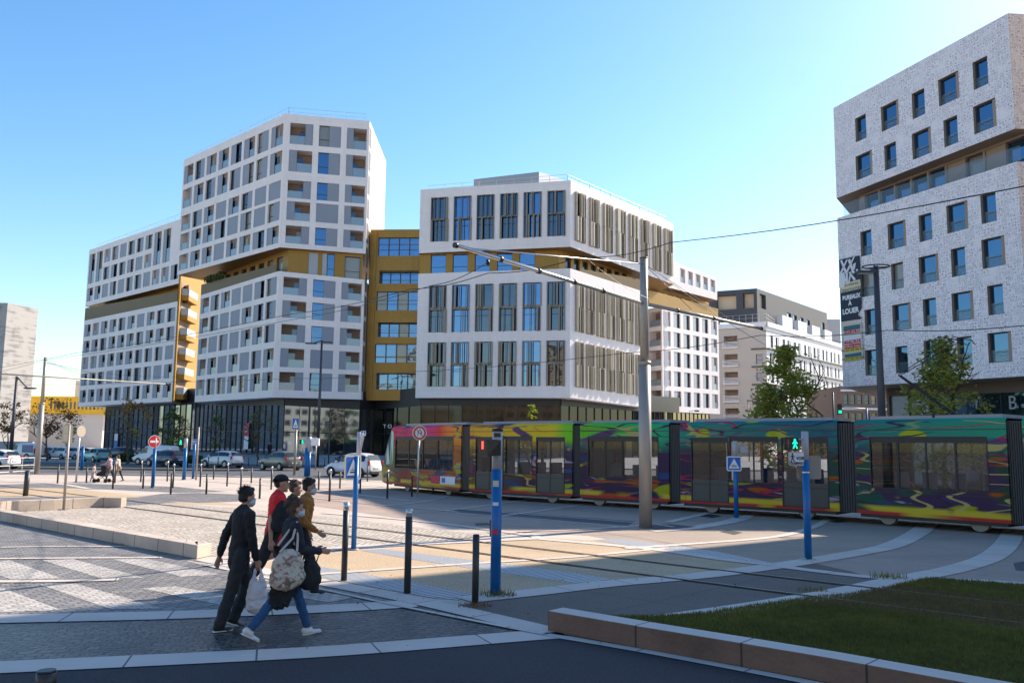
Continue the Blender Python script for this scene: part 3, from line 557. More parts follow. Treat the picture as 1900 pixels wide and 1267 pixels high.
cols6 = [(.075+i*.155, .075+i*.155+.118) for i in range(6)]; cols8 = [(.035+i*.122, .035+i*.122+.078) for i in range(8)]; cols7 = [(.06+i*.135, .06+i*.135+.088) for i in range(7)]
mb1 = office(cUL, cols6, [(.17, .86)], bC, .14, 5); mb1.build('wall', WHITE, bC)
mb1 = office(cUR, cols8, [(.12, .86)], bC); mb1.build('wall', WHITE, bC)
mb1 = office(cLL, cols6, [(.09, .44), (.52, .90)][::-1], bC, .14, 5); mb1.build('wall', WHITE, bC)
mb1 = office(cLR, cols7, [(.09, .44), (.52, .90)][::-1], bC); mb1.build('wall', WHITE, bC)
bk = lambda xy: back(xy, (-3.5, 17))
for fsq, (b1, b2) in ((ring([Cl, Cc, Cu, bk(Cu), (Cl[0], Cl[1]+22)], [cUL.zb[0], cUL.zb[1], cUR.zb[1], cUR.zb[1], cUL.zb[0]], [cUL.zt[0], cUL.zt[1], cUR.zt[1], cUR.zt[1], cUL.zt[0]]), ('roof', 'soffit')),
                      (ring([Cl, Cc, Cw, bk(Cw), (Cl[0], Cl[1]+22)], [cLL.zb[0], cLL.zb[1], cLR.zb[1], cLR.zb[1], cLL.zb[0]], [cLL.zt[0], cLL.zt[1], cLR.zt[1], cLR.zt[1], cLL.zt[0]]), ('terrace', 'soffit'))):
    mb = MB()
    for f in fsq[2:]: f.wall(mb, [])
    mb.build('wall', WHITE, bC); cap(b1, fsq, 'top', ROOFM, bC, -.3 if b1 == 'roof' else -.02); cap(b2, fsq, 'bot', SOFFIT if b1 == 'roof' else WHITE, bC, .03)
gC1 = Face(Vector(Cl)-cUL.n*.5, Vector(Cc)-cUL.n*.5-cUR.n*1.8, (cLL.zt[0], cLL.zt[1]), (cUL.zb[0]+.05, cUL.zb[1]+.05)); gC2 = Face(gC1.B, Vector(Cw)-cUR.n*1.8, (cLR.zt[0]-.02, cLR.zt[1]-.02), (cUR.zb[0]+.05, cUR.zb[1]+.9))
hh1 = [(.08+i*.16, .19+i*.16, .03, .93) for i in range(5)]; hh2 = [(.08+i*.11, .15+i*.11, .1, .8) for i in range(8)]
closed('recessed_storey', [(gC1, hh1), (gC2, hh2)], [], bC, GOLD)
for h in hh1: gC1.window(h, bC, 'plain')
for h in hh2: gC2.window(h, bC, 'plain', glass=GLASSD)
mb = MB(); f_ = Face(Cc, Cw, cLR.zt, (cLR.zt[0]+.15, cLR.zt[1]+1.6)); f_.box(mb, .12, 1, 0, 1, -.15, -.02); mb.build('gold_parapet', GOLDD, bC)
pa, pb, pc_, pd_ = XY(879, 340, 112), XY(1000, 325, 108), XY(1045, 335, 116), XY(920, 340, 122)
mb = MB(); mb.prism([pa, pb, pc_, pd_], cUL.zt[0]-1, [Z(pa, 333), Z(pb, 319), Z(pc_, 333), Z(pd_, 338)]); mb.build('plant_room', mat('ribbed_grey_metal', (.30, .31, .33), .4, .3, noise=.12, nscale=1, stretch=(12, 12, .2)), bC)
rail_line('roof_railing', [p3(back(Cl, (.8, 1.5)), cUL.zt[0]-.1), p3(back(Cc, (-.3, 1)), cUL.zt[1]), p3(back(Cu, (-1, .3)), cUR.zt[1])], bC, 1.05)
# ---------------- D: sunlit apartment wing
bD = empty('apartment_wing', (0, 0, 0), 'sunlit white apartment wing behind the louvred office, gold soffit and corner loggias', 'apartment block')
Dl = XY(1229, 660, 124.0); Dr = XY(1334, 660, 138.0); Dt = XY(1196, 660, 127.5)
dL = Face(Dl, Dr, (Z(Dl, 763), Z(Dr, 768)), (Z(Dl, 568), Z(Dr, 590))); dS = Face(Dt, Dl, (Z(Dl, 763),)*2, (Z(Dl, 568),)*2)
rD = [(.055+.19*k, .20+.19*k) for k in range(5)][::-1]; hD = grid(even(6, .02, .97, .05), rD); hDs = [(.25, .93, r[0], r[1], 1.4) for r in rD]
o, fs = closed('wall', [(dS, hDs), (dL, hD)], [Face(Dr, back(Dr, (-8, 8)), (dL.zb[1],)*2, (dL.zt[1],)*2), Face(back(Dr, (-8, 8)), back(Dt, (-4, 8)), (dL.zb[1], dL.zb[0]), (dL.zt[1], dL.zt[0])), Face(back(Dt, (-4, 8)), Dt, (dL.zb[0],)*2, (dL.zt[0],)*2)], bD)
cap('terrace', fs, 'top', ROOFM, bD, -.02); cap('soffit', fs, 'bot', WHITE, bD)
random.seed(3)
for i, h in enumerate(hD): dL.window((*h, .3), bD, 'bal' if i % 6 in (0, 5) else 'win', side=1, frac=.5, shut=SHUT2, glass=GLASSD)
for h in hDs: dS.window(h, bD, 'bal', frac=0.05, side=0)
Du = XY(1190, 560, 120.0); Dur = XY(1331, 560, 136.5); dU = Face(Du, Dur, (Z(Du, 520), Z(Dur, 557)), (Z(Du, 462), Z(Dur, 516))); hDU = [(.48+i*.105, .55+i*.105, .32, .85) for i in range(5)]
o, fs = closed('wall', [(dU, [(*h, 1.0) for h in hDU])], [Face(Dur, back(Dur, (-8, 8)), (dU.zb[1],)*2, (dU.zt[1],)*2), Face(back(Dur, (-8, 8)), back(Du, (-8, 8)), dU.zb[::-1], dU.zt[::-1]), Face(back(Du, (-8, 8)), Du, (dU.zb[0],)*2, (dU.zt[0],)*2)], bD)
cap('roof', fs, 'top', ROOFM, bD, -.3); cap('soffit', fs, 'bot', SOFFIT, bD, .03)
for h in hDU: dU.window((*h, 1.0), bD, 'bal', frac=.3, side=1, shut=SHUT2)
gD = Face(Vector(Dl)-dL.n*1.6, Vector(Dr)-dL.n*1.6, dL.zt, dU.zb); closed('recessed_storey', [(gD, [(.1+i*.15, .2+i*.15, .1, .85) for i in range(5)])], [], bD, GOLD)
for i in range(5): gD.window((.1+i*.15, .2+i*.15, .1, .85), bD, 'plain', glass=GLASSD)
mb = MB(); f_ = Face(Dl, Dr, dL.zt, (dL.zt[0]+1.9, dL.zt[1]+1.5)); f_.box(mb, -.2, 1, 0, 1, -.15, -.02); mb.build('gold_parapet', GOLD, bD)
# ---------------- glass podium under all of it
bP = empty('glass_podium', (0, 0, 0), 'dark glazed ground floor running under the pale apartment and office blocks', 'shopfront')
pod = [Vector(Al)-aL.n*3.5+aL.d*3, Vector(Ar)-aL.n*3.2, Vector(Ll)-lL.n*3.2, Vector(Fc)-lL.n*1.6-lR.n*.4, Vector(Rc)-lR.n*1.2, Vector(Rc)+Vector((1, 4.2)), Vector(Cl)-cLL.n*1.5+cLL.d*.3, Vector(Cc)-cLL.n*1.5-cLR.n*1.6, Vector(Cw)-cLR.n*1.8, Vector(Dr)-dL.n*2+dL.d*.2]
PODG = mat('podium_glass', (0.20, 0.26, 0.33), 0.03, 0.9)
PODD = mat('dark_podium_glass', (0.03, 0.036, 0.042), 0.05, 0.8)
zt_ = [Z(pod[i], y) for i, y in enumerate((762, 748, 752, 752, 760, 760, 752, 752, 762, 768))]
for i in range(len(pod)-1):
    f = Face(pod[i], pod[i+1], (.85, .85), (zt_[i], zt_[i+1])); nn = max(2, round(f.L/1.75)); zb_top = [7.9, 7.9]
    fr = MB()
    for k in range(nn+1): f.box(fr, k/nn-.035/f.L, k/nn+.035/f.L, 0, 1, -.02, .10)
    f.box(fr, 0, 1, .0, .02, -.02, .11); f.box(fr, 0, 1, .46, .475, -.02, .08)
    fr.build('mullions', BLACKM, bP)
    for k in range(nn):
        g_ = MB(); t = random.uniform(-.012, .012); g_.quad(f.P(k/nn, 0, -.01+t), f.P((k+1)/nn, 0, -.01-t), f.P((k+1)/nn, 1, -.01-t), f.P(k/nn, 1, -.01+t)); g_.build('glass_panel', (PODG if (k*7+i*3) % 5 else GLASSD) if i < 5 else PODD, bP)
    fb = MB(); fb.hexa([f.P(0, 1, .14), f.P(1, 1, .14), f.P(1, 1, -.5), f.P(0, 1, -.5)]+[f.P(0, 1, .14)+Vector((0, 0, 2.2)), f.P(1, 1, .14)+Vector((0, 0, 2.2)), f.P(1, 1, -.5)+Vector((0, 0, 2.2)), f.P(0, 1, -.5)+Vector((0, 0, 2.2))])
    fb.build('fascia', BLACKM, bP)
mb = MB()
mb.quad(*[p3(p, 7.4) for p in pod+[Vector((-10, 160)), Vector((-60, 170))]]); mb.build('podium_ceiling', BLACKM, bP)
# ground floor doors, lettering and poster
fT = Face(pod[6], pod[7], (.85, .85), (7, 7))
def rotm(n2, loc):   # orient text so that it faces along n2
    x = Vector((-n2.y, n2.x, 0)); z = Vector((n2.x, n2.y, 0)); y = Vector((0, 0, 1)); M = Matrix((x, y, z)).transposed().to_4x4(); M.translation = loc; return M
PW = mat('white_paint', (0.8, 0.8, 0.8), 0.5); PK = mat('black_paint', (0.02, 0.02, 0.022), 0.5)
fK = Face(pod[4], pod[6], (.85, .85), (7, 7))
text('lettering', 'T O', .62, PW, rotm(fK.n, V(719, 791, pod[5].y-6.5)+Vector((0, 0, 0))), bP, .04)
# ---------------- E: perforated building at the right
bE = empty('perforated_building', (0, 0, 0), 'tall building wrapped in pale perforated screens, deep set windows, at the right', 'building')
PERF = bpy.data.materials.new('perforated_screen'); PERF.use_nodes = True; n, b = nodes_of(PERF); L = n.links
tc = n.nodes.new('ShaderNodeTexCoord')
v2 = n.nodes.new('ShaderNodeTexVoronoi'); v2.inputs['Scale'].default_value = 5.2; v2.inputs['Randomness'].default_value = 0.45; L.new(tc.outputs['UV'], v2.inputs['Vector'])
m1 = n.nodes.new('ShaderNodeMapRange'); m1.inputs[1].default_value = 0.30; m1.inputs[2].default_value = 0.36; L.new(v2.outputs['Distance'], m1.inputs[0])
m2_ = n.nodes.new('ShaderNodeMapRange'); m2_.inputs[1].default_value = 0.42; m2_.inputs[2].default_value = 0.48; L.new(v2.outputs['Distance'], m2_.inputs[0])
sb = n.nodes.new('ShaderNodeMath'); sb.operation = 'SUBTRACT'; L.new(m1.outputs[0], sb.inputs[0]); L.new(m2_.outputs[0], sb.inputs[1])
nz = n.nodes.new('ShaderNodeTexNoise'); nz.inputs['Scale'].default_value = 1.1; nz.inputs['Detail'].default_value = 3; L.new(tc.outputs['UV'], nz.inputs['Vector'])
m3_ = n.nodes.new('ShaderNodeMapRange'); m3_.inputs[1].default_value = 0.30; m3_.inputs[2].default_value = 0.5; L.new(nz.outputs[0], m3_.inputs[0])
ml = n.nodes.new('ShaderNodeMath'); ml.operation = 'MULTIPLY'; L.new(sb.outputs[0], ml.inputs[0]); L.new(m3_.outputs[0], ml.inputs[1])
mx = n.nodes.new('ShaderNodeMix'); mx.data_type = 'RGBA'; mx.inputs[6].default_value = (0.86, 0.79, 0.79, 1); mx.inputs[7].default_value = (0.40, 0.35, 0.39, 1); L.new(ml.outputs[0], mx.inputs[0])
L.new(mx.outputs[2], b.inputs['Base Color']); b.inputs['Roughness'].default_value = 0.5
def uvface(f, holes, name, m, parent, depth=0.35, jm=None):
    mb = MB(); f.wall(mb, holes, depth)
    for k, fc in enumerate(mb.f):
        ps = [Vector(mb.v[i]) for i in fc]; o0 = f.P(0, 0); mb.uv[k] = [((p-o0).dot(Vector((f.d.x, f.d.y, 0)))+(p-o0).dot(Vector((f.n.x, f.n.y, 0))), p.z) for p in ps]
    if jm:
        for k in range(len(mb.f)-4*len(holes), len(mb.f)): mb.mi[k] = 1
        return mb.build(name, [m, jm], parent)
    return mb.build(name, m, parent)
GLASSC = mat('clear_balcony_glass', (0.25, 0.33, 0.38), 0.08, 0.2, alpha=0.2)
BEI = mat('beige_render', (0.34, 0.26, 0.20), 0.7, noise=.05)
El = XY(1556, 480, 60.0); Er = XY(1893, 400, 47.0)
eU = Face(El, Er, (Z(El, 368), Z(Er, 239)), (Z(El, 201), Z(Er, 25))); eL = Face(El, Er, (Z(El, 718), Z(Er, 697)), (Z(El, 405), Z(Er, 300)))
def ehole(f, px, py, w, h, wide):
    # centre of the window in the image -> hole on the plane
    d = ray(px, py); o = Vector((0, 0, CH)); nn = Vector((f.n.x, f.n.y, 0)); t = (Vector((f.A.x, f.A.y, 0))-Vector((0, 0, 0))).dot(nn)/d.dot(nn); p = o+d*t
    u = (Vector((p.x, p.y))-f.A).dot(f.d)/f.L; zb = lerp(f.zb[0], f.zb[1], u); zt = lerp(f.zt[0], f.zt[1], u); v = (p.z-zb)/(zt-zb); hw = w/2/f.L
    return (u-hw, u+hw, v-h/2/(zt-zb), v+h/2/(zt-zb), .30)
EU = [(1597, 238, 0), (1651, 215, 1), (1704, 193, 0), (1760, 165, 1), (1819, 136, 0), (1603, 307, 1), (1652, 290, 0), (1710, 266, 1), (1764, 244, 0), (1827, 216, 1)]
EL_ = [(1607, 451, 0), (1664, 436, 1), (1717, 422, 0), (1776, 403, 1), (1834, 386, 0), (1611, 526, 1), (1665, 512, 0), (1723, 499, 1), (1778, 486, 0), (1843, 468, 1),
       (1615, 597, 0), (1673, 588, 1), (1725, 579, 0), (1786, 568, 1), (1847, 556, 0), (1621, 672, 1), (1673, 667, 0), (1733, 656, 1), (1790, 651, 0), (1855, 644, 1)]
GLE = mat('blue_window_glass', (0.10, 0.19, 0.30), 0.04, 0.92)
for f, lst in ((eU, EU), (eL, EL_)):
    hs = [ehole(f, x, y, 1.5 if w else 1.0, 1.72, w) for x, y, w in lst]
    for h, (x, y, w) in zip(hs, lst):
        o = f.window(h, bE, 'plain', glass=GLE); mb = MB(); f.box(mb, h[0], h[1], lerp(h[2], h[3], .02), lerp(h[2], h[3], .42), -.20, -.185); mb.build('balustrade', GLASSC, o)
        if w: mb = MB(); f.box(mb, h[1]-.2*(h[1]-h[0]), h[1], h[2], h[3], -.29, -.12); mb.build('side_panel', BEI, o)
    uvface(f, hs, 'screen', PERF, bE, .30, jm=BEI)
Er2 = (Er[0]+22, Er[1]+1.5); Elb = (El[0]+10, El[1]+16); Erb = (Er2[0], Er2[1]+26)
for zb, zt, nm in ((eU.zb, eU.zt, 'u'), (eL.zb, eL.zt, 'l')):
    r_ = ring([El, Er, Er2, Erb, Elb], [zb[0], zb[1], zb[1], zb[1], zb[0]], [zt[0], zt[1], zt[1], zt[1], zt[0]])
    for f in r_[1:]: uvface(f, [], 'screen', PERF, bE)
    cap('roof', r_, 'top', ROOFM, bE, -.2); cap('soffit', r_, 'bot', mat('beige_soffit', (.36, .26, .18), .6, noise=.08), bE, .02)
sg = Face(Vector(El)-eU.n*1.2+eU.d*.9, Vector(Er)-eU.n*1.2, (eL.zt[0]-.2, eL.zt[1]-.2), (eU.zb[0]+.05, eU.zb[1]+.05))
hs = [(.04+i*.105, .135+i*.105, .02, .93) for i in range(9)]; closed('recessed_storey', [(sg, hs)], [], bE, BEI)
for i, h in enumerate(hs):
    if i in (5, 7): mb = MB(); sg.box(mb, h[0], h[1], h[2], h[3], -.2, -.1); mb.build('panel', BEI, bE)
    else: sg.window(h, bE, 'plain', glass=GLE)
mb = MB(); Face(El, Er, (eL.zt[0], eL.zt[1]), (eL.zt[0]+1.0, eL.zt[1]+1.0)).box(mb, 0.02, 1, 0, 1, -.35, -.32); mb.build('glass_balustrade', GLASSC, bE)
# recessed ground floor of E
qa, qb = Vector(El)-eL.n*4.0+eL.d*0.3, Vector(Er)-eL.n*1.6+eL.d*4
ge = Face(qa, qb, (0, 0), (Z(qa, 735)/.86, Z(qb, 722)/.86)); mb = MB(); ge.box(mb, 0, 1, .86, 1.25, -.5, .25); mb.build('fascia', mat('brown_fascia', (.13, .10, .08), .6), bE)
fr = MB(); nn = 9
for k in range(nn+1): ge.box(fr, k/nn-.04/ge.L, k/nn+.04/ge.L, 0, .86, -.02, .12)
fr.build('mullions', BLACKM, bE)
PALEG = mat('etched_glass', (.42, .48, .52), .2, .5)
for k in range(nn): mb = MB(); mb.quad(ge.P(k/nn, 0, 0), ge.P((k+1)/nn, 0, 0), ge.P((k+1)/nn, .86, 0), ge.P(k/nn, .86, 0)); mb.build('glass_panel', PALEG if k < 3 else GLE, bE)
for s_, px in (('B', 1879), ('Y', 1812)):
    d = ray(px, 748); nn_ = Vector((ge.n.x, ge.n.y, 0)); t = Vector((ge.A.x, ge.A.y, 0)).dot(nn_)/d.dot(nn_); p = Vector((0, 0, CH))+d*t*.992
    text('lettering', s_, 1.15, mat('pale_lettering', (.34, .38, .40), .5), rotm(ge.n, p), bE, .03)
mb = MB(); mb.prism([qa, back(qa, (.55, -.1)), back(qa, (.7, .8)), back(qa, (.1, .9))], 0, ge.zt[0]); mb.build('pier', mat('brown_pier', (.20, .12, .08), .7, noise=.1), bE)
# banner on E
bn = empty('banner', (0, 0, 0), 'tall letting banner reading BUREAUX À LOUER with phone numbers on the perforated screen', 'banner')
def on_plane(f, px, py, off=0.06):
    nn_ = Vector((f.n.x, f.n.y, 0)); d = ray(px, py); t = (Vector((f.A.x, f.A.y, 0))+nn_*off).dot(nn_)/d.dot(nn_); return Vector((0, 0, CH))+d*t
def poly_plate(f, pts, name, m, parent, off, th=.03):
    mb = MB(); q = [on_plane(f, x, y, off) for x, y in pts]; nn_ = Vector((f.n.x, f.n.y, 0)); mb.quad(*q); mb.quad(*[p-nn_*th for p in q][::-1])
    for i in range(len(q)): a, c = q[i], q[(i+1) % len(q)]; mb.quad(a, a-nn_*th, c-nn_*th, c)
    return mb.build(name, m, parent)
NAVY = mat('navy_print', (.012, .022, .045), .6); CREAM = mat('cream_print', (.62, .55, .36), .6); BEIGE = mat('beige_board', (.60, .54, .44), .6); OFFW = mat('white_print', (.72, .70, .72), .6)
REDP = mat('red_print', (.55, .03, .05), .6); YELP = mat('yellow_print', (.65, .47, .05), .6); TEALP = mat('teal_print', (.03, .14, .16), .6)
poly_plate(eL, [(1557, 482), (1557, 534), (1597, 524), (1594, 474)], 'board', NAVY, bn, .10)
poly_plate(eL, [(1558, 528), (1559, 544), (1597, 535), (1596, 518)], 'board', CREAM, bn, .104)
poly_plate(eL, [(1559, 544), (1561, 597), (1599, 591), (1590, 583), (1598, 571), (1597, 535)], 'board', NAVY, bn, .10)
poly_plate(eL, [(1560, 599), (1564, 671), (1602, 665), (1598, 597)], 'board', BEIGE, bn, .10)
rr = random.Random(4)      # white abstract shards on the navy field
for tri in ([(1559, 484), (1562, 482), (1572, 506), (1568, 508)], [(1570, 482), (1573, 481), (1561, 509), (1558, 507)], [(1573, 483), (1577, 480), (1586, 506), (1582, 508)], [(1583, 477), (1586, 476), (1572, 507), (1569, 505)],
            [(1574, 505), (1577, 505), (1588, 518), (1584, 521)], [(1569, 506), (1573, 507), (1573, 527), (1570, 528)], [(1558, 509), (1566, 505), (1570, 520), (1565, 534), (1558, 534)], [(1583, 490), (1588, 487), (1586, 499), (1582, 502)], [(1577, 505), (1580, 503), (1576, 526), (1573, 527)], [(1588, 500), (1591, 499), (1593, 504), (1589, 507)]):
    poly_plate(eL, tri, 'shard', OFFW, bn, .112, .008)
for pts, m_ in (([(1565, 606), (1565, 614), (1596, 609), (1596, 601)], TEALP), ([(1565, 614), (1566, 620), (1597, 615), (1596, 609)], REDP), ([(1566, 624), (1566, 633), (1597, 628), (1597, 619)], OFFW), ([(1566, 633), (1566, 639), (1597, 634), (1597, 628)], REDP),
                ([(1566, 641), (1567, 648), (1598, 643), (1597, 636)], REDP), ([(1567, 648), (1567, 654), (1598, 650), (1598, 643)], YELP), ([(1567, 658), (1568, 664), (1599, 660), (1598, 653)], TEALP), ([(1568, 664), (1568, 670), (1599, 666), (1599, 660)], YELP)):
    poly_plate(eL, pts, 'sticker', m_, bn, .106, .004)
def wall_text(f, s, px, py, hpx, m_, parent, off, slope=None, sx=1.0, bold=.0):
    p = on_plane(f, px, py, off); p2 = on_plane(f, px, py-hpx, off); M = rotm(f.n, p)
    # follow the skew of the print
    return text('lettering', s, (p2-p).length*1.25, m_, M, parent, .003, bold=bold, sx=sx)
wall_text(eL, 'Dernières', 1577, 527.5, 6.2, PK, bn, .108, sx=1.35); wall_text(eL, 'Opportunités', 1577.5, 536, 6.0, PK, bn, .108, sx=1.3)
wall_text(eL, 'BUREAUX', 1579.5, 551, 9.0, PW, bn, .108, sx=.88, bold=.02); wall_text(eL, 'À', 1577, 563, 8.5, PW, bn, .108, sx=1.0, bold=.02); wall_text(eL, 'LOUER', 1578, 577, 10.5, PW, bn, .108, sx=.98, bold=.02)
for s_, y, m_ in (('04 67 22 9200', 614.5, PW), ('04 67 06 43 44', 633.5, PW), ('Arthur Loyd', 642, PW), ('04 67 20 90 92', 649, PK), ('04 67 92 43 60', 665, PK)): wall_text(eL, s_, 1581.5, y, 4.2, m_, bn, .115, sx=1.75)
# ---------------- G: beige block with dark penthouse
bG = empty('beige_block', (0, 0, 0), 'beige apartment block with charcoal penthouse floors and stacked balconies behind the tree', 'apartment block')
Gc = XY(1423, 680, 155.0); Gl = XY(1326, 680, 160.0); Gr = XY(1566, 700, 215.0)
BW = mat('beige_wall', (0.52, 0.46, 0.40), .75, noise=.05); GW = mat('white_render', (0.72, 0.72, 0.74), .7, noise=.03); CHAR = mat('charcoal_render', (0.06, 0.062, 0.07), .7, noise=.1)
gz = (Z(Gc, 800), Z(Gc, 606)); fGL = Face(Gl, Gc, (0, 0), (gz[1],)*2); fGR = Face(Gc, Gr, (0, 0), (gz[1], Z(Gr, 647)))
hG = [(.19, .45, v, v+.085, 1.5) for v in (.18, .31, .45, .585, .72, .86)]; hGw = [(.80, .93, v+.01, v+.075) for v in (.31, .45, .585, .72)]
mb = MB(); fGL.wall(mb, hG+hGw); mb.build('wall', BW, bG)
for h in hG:
    mb = MB(); fGL.box(mb, h[0]-.02, h[1]+.02, h[2]-.012, h[2], -.1, .5)
    o = mb.build('balcony', GW, bG); mb = MB()
    for k in range(4): fGL.box(mb, h[0]-.02, h[1]+.02, h[2]+.010*k+.004, h[2]+.010*k+.008, .44, .48)
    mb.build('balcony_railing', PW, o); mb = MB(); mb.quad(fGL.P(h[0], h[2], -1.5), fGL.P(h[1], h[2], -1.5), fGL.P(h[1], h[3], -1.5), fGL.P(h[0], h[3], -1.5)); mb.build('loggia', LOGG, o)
for h in hGw: fGL.window(h, bG, 'win', side=1, frac=.0, glass=GLASSD)
hR_ = [(.03+i*.062, .066+i*.062, .185+j*.133, .275+j*.133) for j in range(6) for i in range(15)]
mb = MB(); fGR.wall(mb, hR_, .25); mb.build('wall', GW, bG)
for i, h in enumerate(hR_): fGR.window((*h, .25), bG, 'win', side=i % 2, frac=.5, shut=SHUT2, glass=GLASSD)
mb = MB()
for j in range(6): fGR.box(mb, 0, 1, .165+j*.133, .175+j*.133, 0, .6); fGL.box(mb, .72, 1, .165+j*.133, .175+j*.133, 0, .35)
mb.build('ledges', mat('dark_ledge', (.08, .08, .09), .6), bG)
rg = ring([Gl, Gc, Gr, back(Gr, (-10, 5)), back(Gl, (-4, 12))], [0]*5, [gz[1], gz[1], fGR.zt[1], fGR.zt[1], gz[1]]); cap('terrace', rg, 'top', GW, bG, 0); mb = MB()
for f in rg[2:]: f.wall(mb, [])
mb.build('wall', BW, bG)
mb = MB(); Face(Gl, Gc, (gz[1],)*2, (gz[1]+.9,)*2).box(mb, 0, 1, 0, 1, .2, .4); Face(Gc, Gr, (gz[1], fGR.zt[1]), (gz[1]+.9, fGR.zt[1]+.9)).box(mb, 0, 1, 0, 1, .2, .4); mb.build('cornice', GW, bG)
rail_line('terrace_railing', [p3(Gl, gz[1]+.9), p3(Gc, gz[1]+.9), p3(back(Gc, (4, 7.7)), gz[1]+.9)], bG, 1.5, 1.2)
Gt = XY(1405, 570, 158.0); Gtl = XY(1320, 570, 162.0); Gtr = XY(1535, 600, 205.0); fT1 = Face(Gtl, Gt, (gz[1],)*2, (Z(Gtl, 541), Z(Gt, 535))); fT2 = Face(Gt, Gtr, (gz[1],)*2, (Z(Gt, 535), Z(Gtr, 581)))
h1_ = [(.12, .55, .52, .88, 1.2), (.70, .93, .52, .90, 1.2), (.15, .5, 0.05, .22, 1.0)]; h2_ = [(.03, .10, .55, .9, .8), (.36, .42, .5, .68, .3), (.45, .50, .5, .68, .3), (.55, .6, .5, .68, .3), (.65, .7, .5, .68, .3), (.9, .95, .5, .75, .3)]
closed('penthouse', [(fT1, h1_), (fT2, h2_)], [Face(Gtr, back(Gtr, (-12, 5)), (gz[1],)*2, (fT2.zt[1],)*2), Face(back(Gtl, (-2, 9)), Gtl, (gz[1],)*2, (fT1.zt[0],)*2)], bG, CHAR)
for h in h1_[:2]+h2_[:1]:
    f = fT1 if h in h1_ else fT2; mb = MB(); mb.quad(f.P(h[0], h[2], -h[4]), f.P(h[1], h[2], -h[4]), f.P(h[1], h[3], -h[4]), f.P(h[0], h[3], -h[4])); mb.build('loggia', mat('warm_loggia', (.62, .50, .36), .8), bG)
for h in h2_[1:]: fT2.window(h, bG, 'plain')
rt = ring([Gtl, Gt, Gtr, back(Gtr, (-12, 5)), back(Gtl, (-2, 9))], [0]*5, [fT1.zt[0], fT1.zt[1], fT2.zt[1], fT2.zt[1], fT1.zt[0]]); cap('roof', rt, 'top', ROOFM, bG, -.05)
fp = Face(Gc, Gr, (gz[1]+.9, fGR.zt[1]+.9), (gz[1]+3.3, fGR.zt[1]+3.4))
for k in range(4): mb = MB(); fp.box(mb, .18+k*.18, .29+k*.18, 0, 1, -1.2, -.2); mb.build('terrace_screen', GW, bG)
# ---------------- small far buildings
def simple_building(name, label, cat, x0, x1, py_top, Y, dep, m, floors=0, cols=0, zt=None):
    e = empty(name, (0, 0, 0), label, cat); a, c = XY(x0, 800, Y), XY(x1, 800, Y); z1 = Z(a, py_top) if zt is None else zt
    f = Face(a, c, (0, 0), (z1, z1)); hs = []
    if floors: hs = [(.04+(i+.15)*.92/cols, .04+(i+.8)*.92/cols, (j+.3)/(floors+.3), (j+.85)/(floors+.3), .25) for j in range(1, floors) for i in range(cols)]
    r_ = ring([a, c, back(c, (0, dep)), back(a, (0, dep))], [0]*4, [z1]*4); mb = MB(); f.wall(mb, hs)
    for q in r_[1:]: q.wall(mb, [])
    mb.build('wall', m, e); cap('roof', r_, 'top', ROOFM, e, -.1)
    for h in hs: f.window(h, e, 'plain', glass=GLASSD)
    return e, f
simple_building('grey_block', 'small plain grey roof block seen between charcoal penthouse and perforated building', 'building', 1530, 1566, 592, 240, 15, mat('cool_grey_wall', (.42, .40, .42), .8, noise=.05))
bH, fH = simple_building('brown_building', 'low brown building with white floor bands under the overhang of the perforated building', 'building', 1562, 1660, 716, 130, 15, mat('brown_wall', (.22, .15, .12), .8, noise=.08), 4, 7)
mb = MB()
for j in range(4): fH.box(mb, 0, 1, (j+1.05)/4.3-.012, (j+1.05)/4.3+.012, .02, .5)
mb.build('floor_bands', GW, bH)
bN, fN = simple_building('concrete_building', 'windowless raw concrete building at the left edge', 'building', -160, 56, 567, 118, 30, block_mat('board_marked_concrete', (.46, .42, .38), (.38, .35, .32), (.28, .26, .24), 6.0, 2.7, .03, coord='Object', bump=.1, noise=.22))
for o in [o for o in bpy.data.objects if o.parent == bN]: bpy.data.objects.remove(o)
Na = XY(3, 700, 165); Nb = (Na[0]+2.1, Na[1]+7.0); Nz = (-160, 165)
r_ = [Face(Nz, Na, (0, 0), (Z(Na, 562),)*2), Face(Na, Nb, (0, 0), (Z(Na, 562),)*2), Face(Nb, (Nb[0]-36, Nb[1]+30), (0, 0), (Z(Na, 562),)*2), Face((Nb[0]-36, Nb[1]+30), (-190, 200), (0, 0), (Z(Na, 562),)*2), Face((-190, 200), (-160, 165), (0, 0), (Z(Na, 562),)*2)]
Nz = (-160, 165); r_[0] = Face(Nz, Na, (0, 0), (Z(Na, 562),)*2)
mb = MB()
for f in r_: f.wall(mb, [])
cm = bpy.data.materials.new('cast_concrete'); cm.use_nodes = True; n, b = nodes_of(cm); L = n.links; tc = n.nodes.new('ShaderNodeTexCoord'); mp = n.nodes.new('ShaderNodeMapping'); mp.inputs['Scale'].default_value = (.05, .05, .37); L.new(tc.outputs['Object'], mp.inputs[0])
n1 = n.nodes.new('ShaderNodeTexNoise'); n1.inputs['Scale'].default_value = 5; n1.inputs['Detail'].default_value = 8; L.new(mp.outputs[0], n1.inputs['Vector'])
n2 = n.nodes.new('ShaderNodeTexNoise'); n2.inputs['Scale'].default_value = .35; n2.inputs['Detail'].default_value = 10; n2.inputs['Roughness'].default_value = .7; L.new(tc.outputs['Object'], n2.inputs['Vector'])
wz = n.nodes.new('ShaderNodeMath'); wz.operation = 'ADD'; L.new(n1.outputs[0], wz.inputs[0]); L.new(n2.outputs[0], wz.inputs[1]); rp = n.nodes.new('ShaderNodeValToRGB'); L.new(wz.outputs[0], rp.inputs[0])
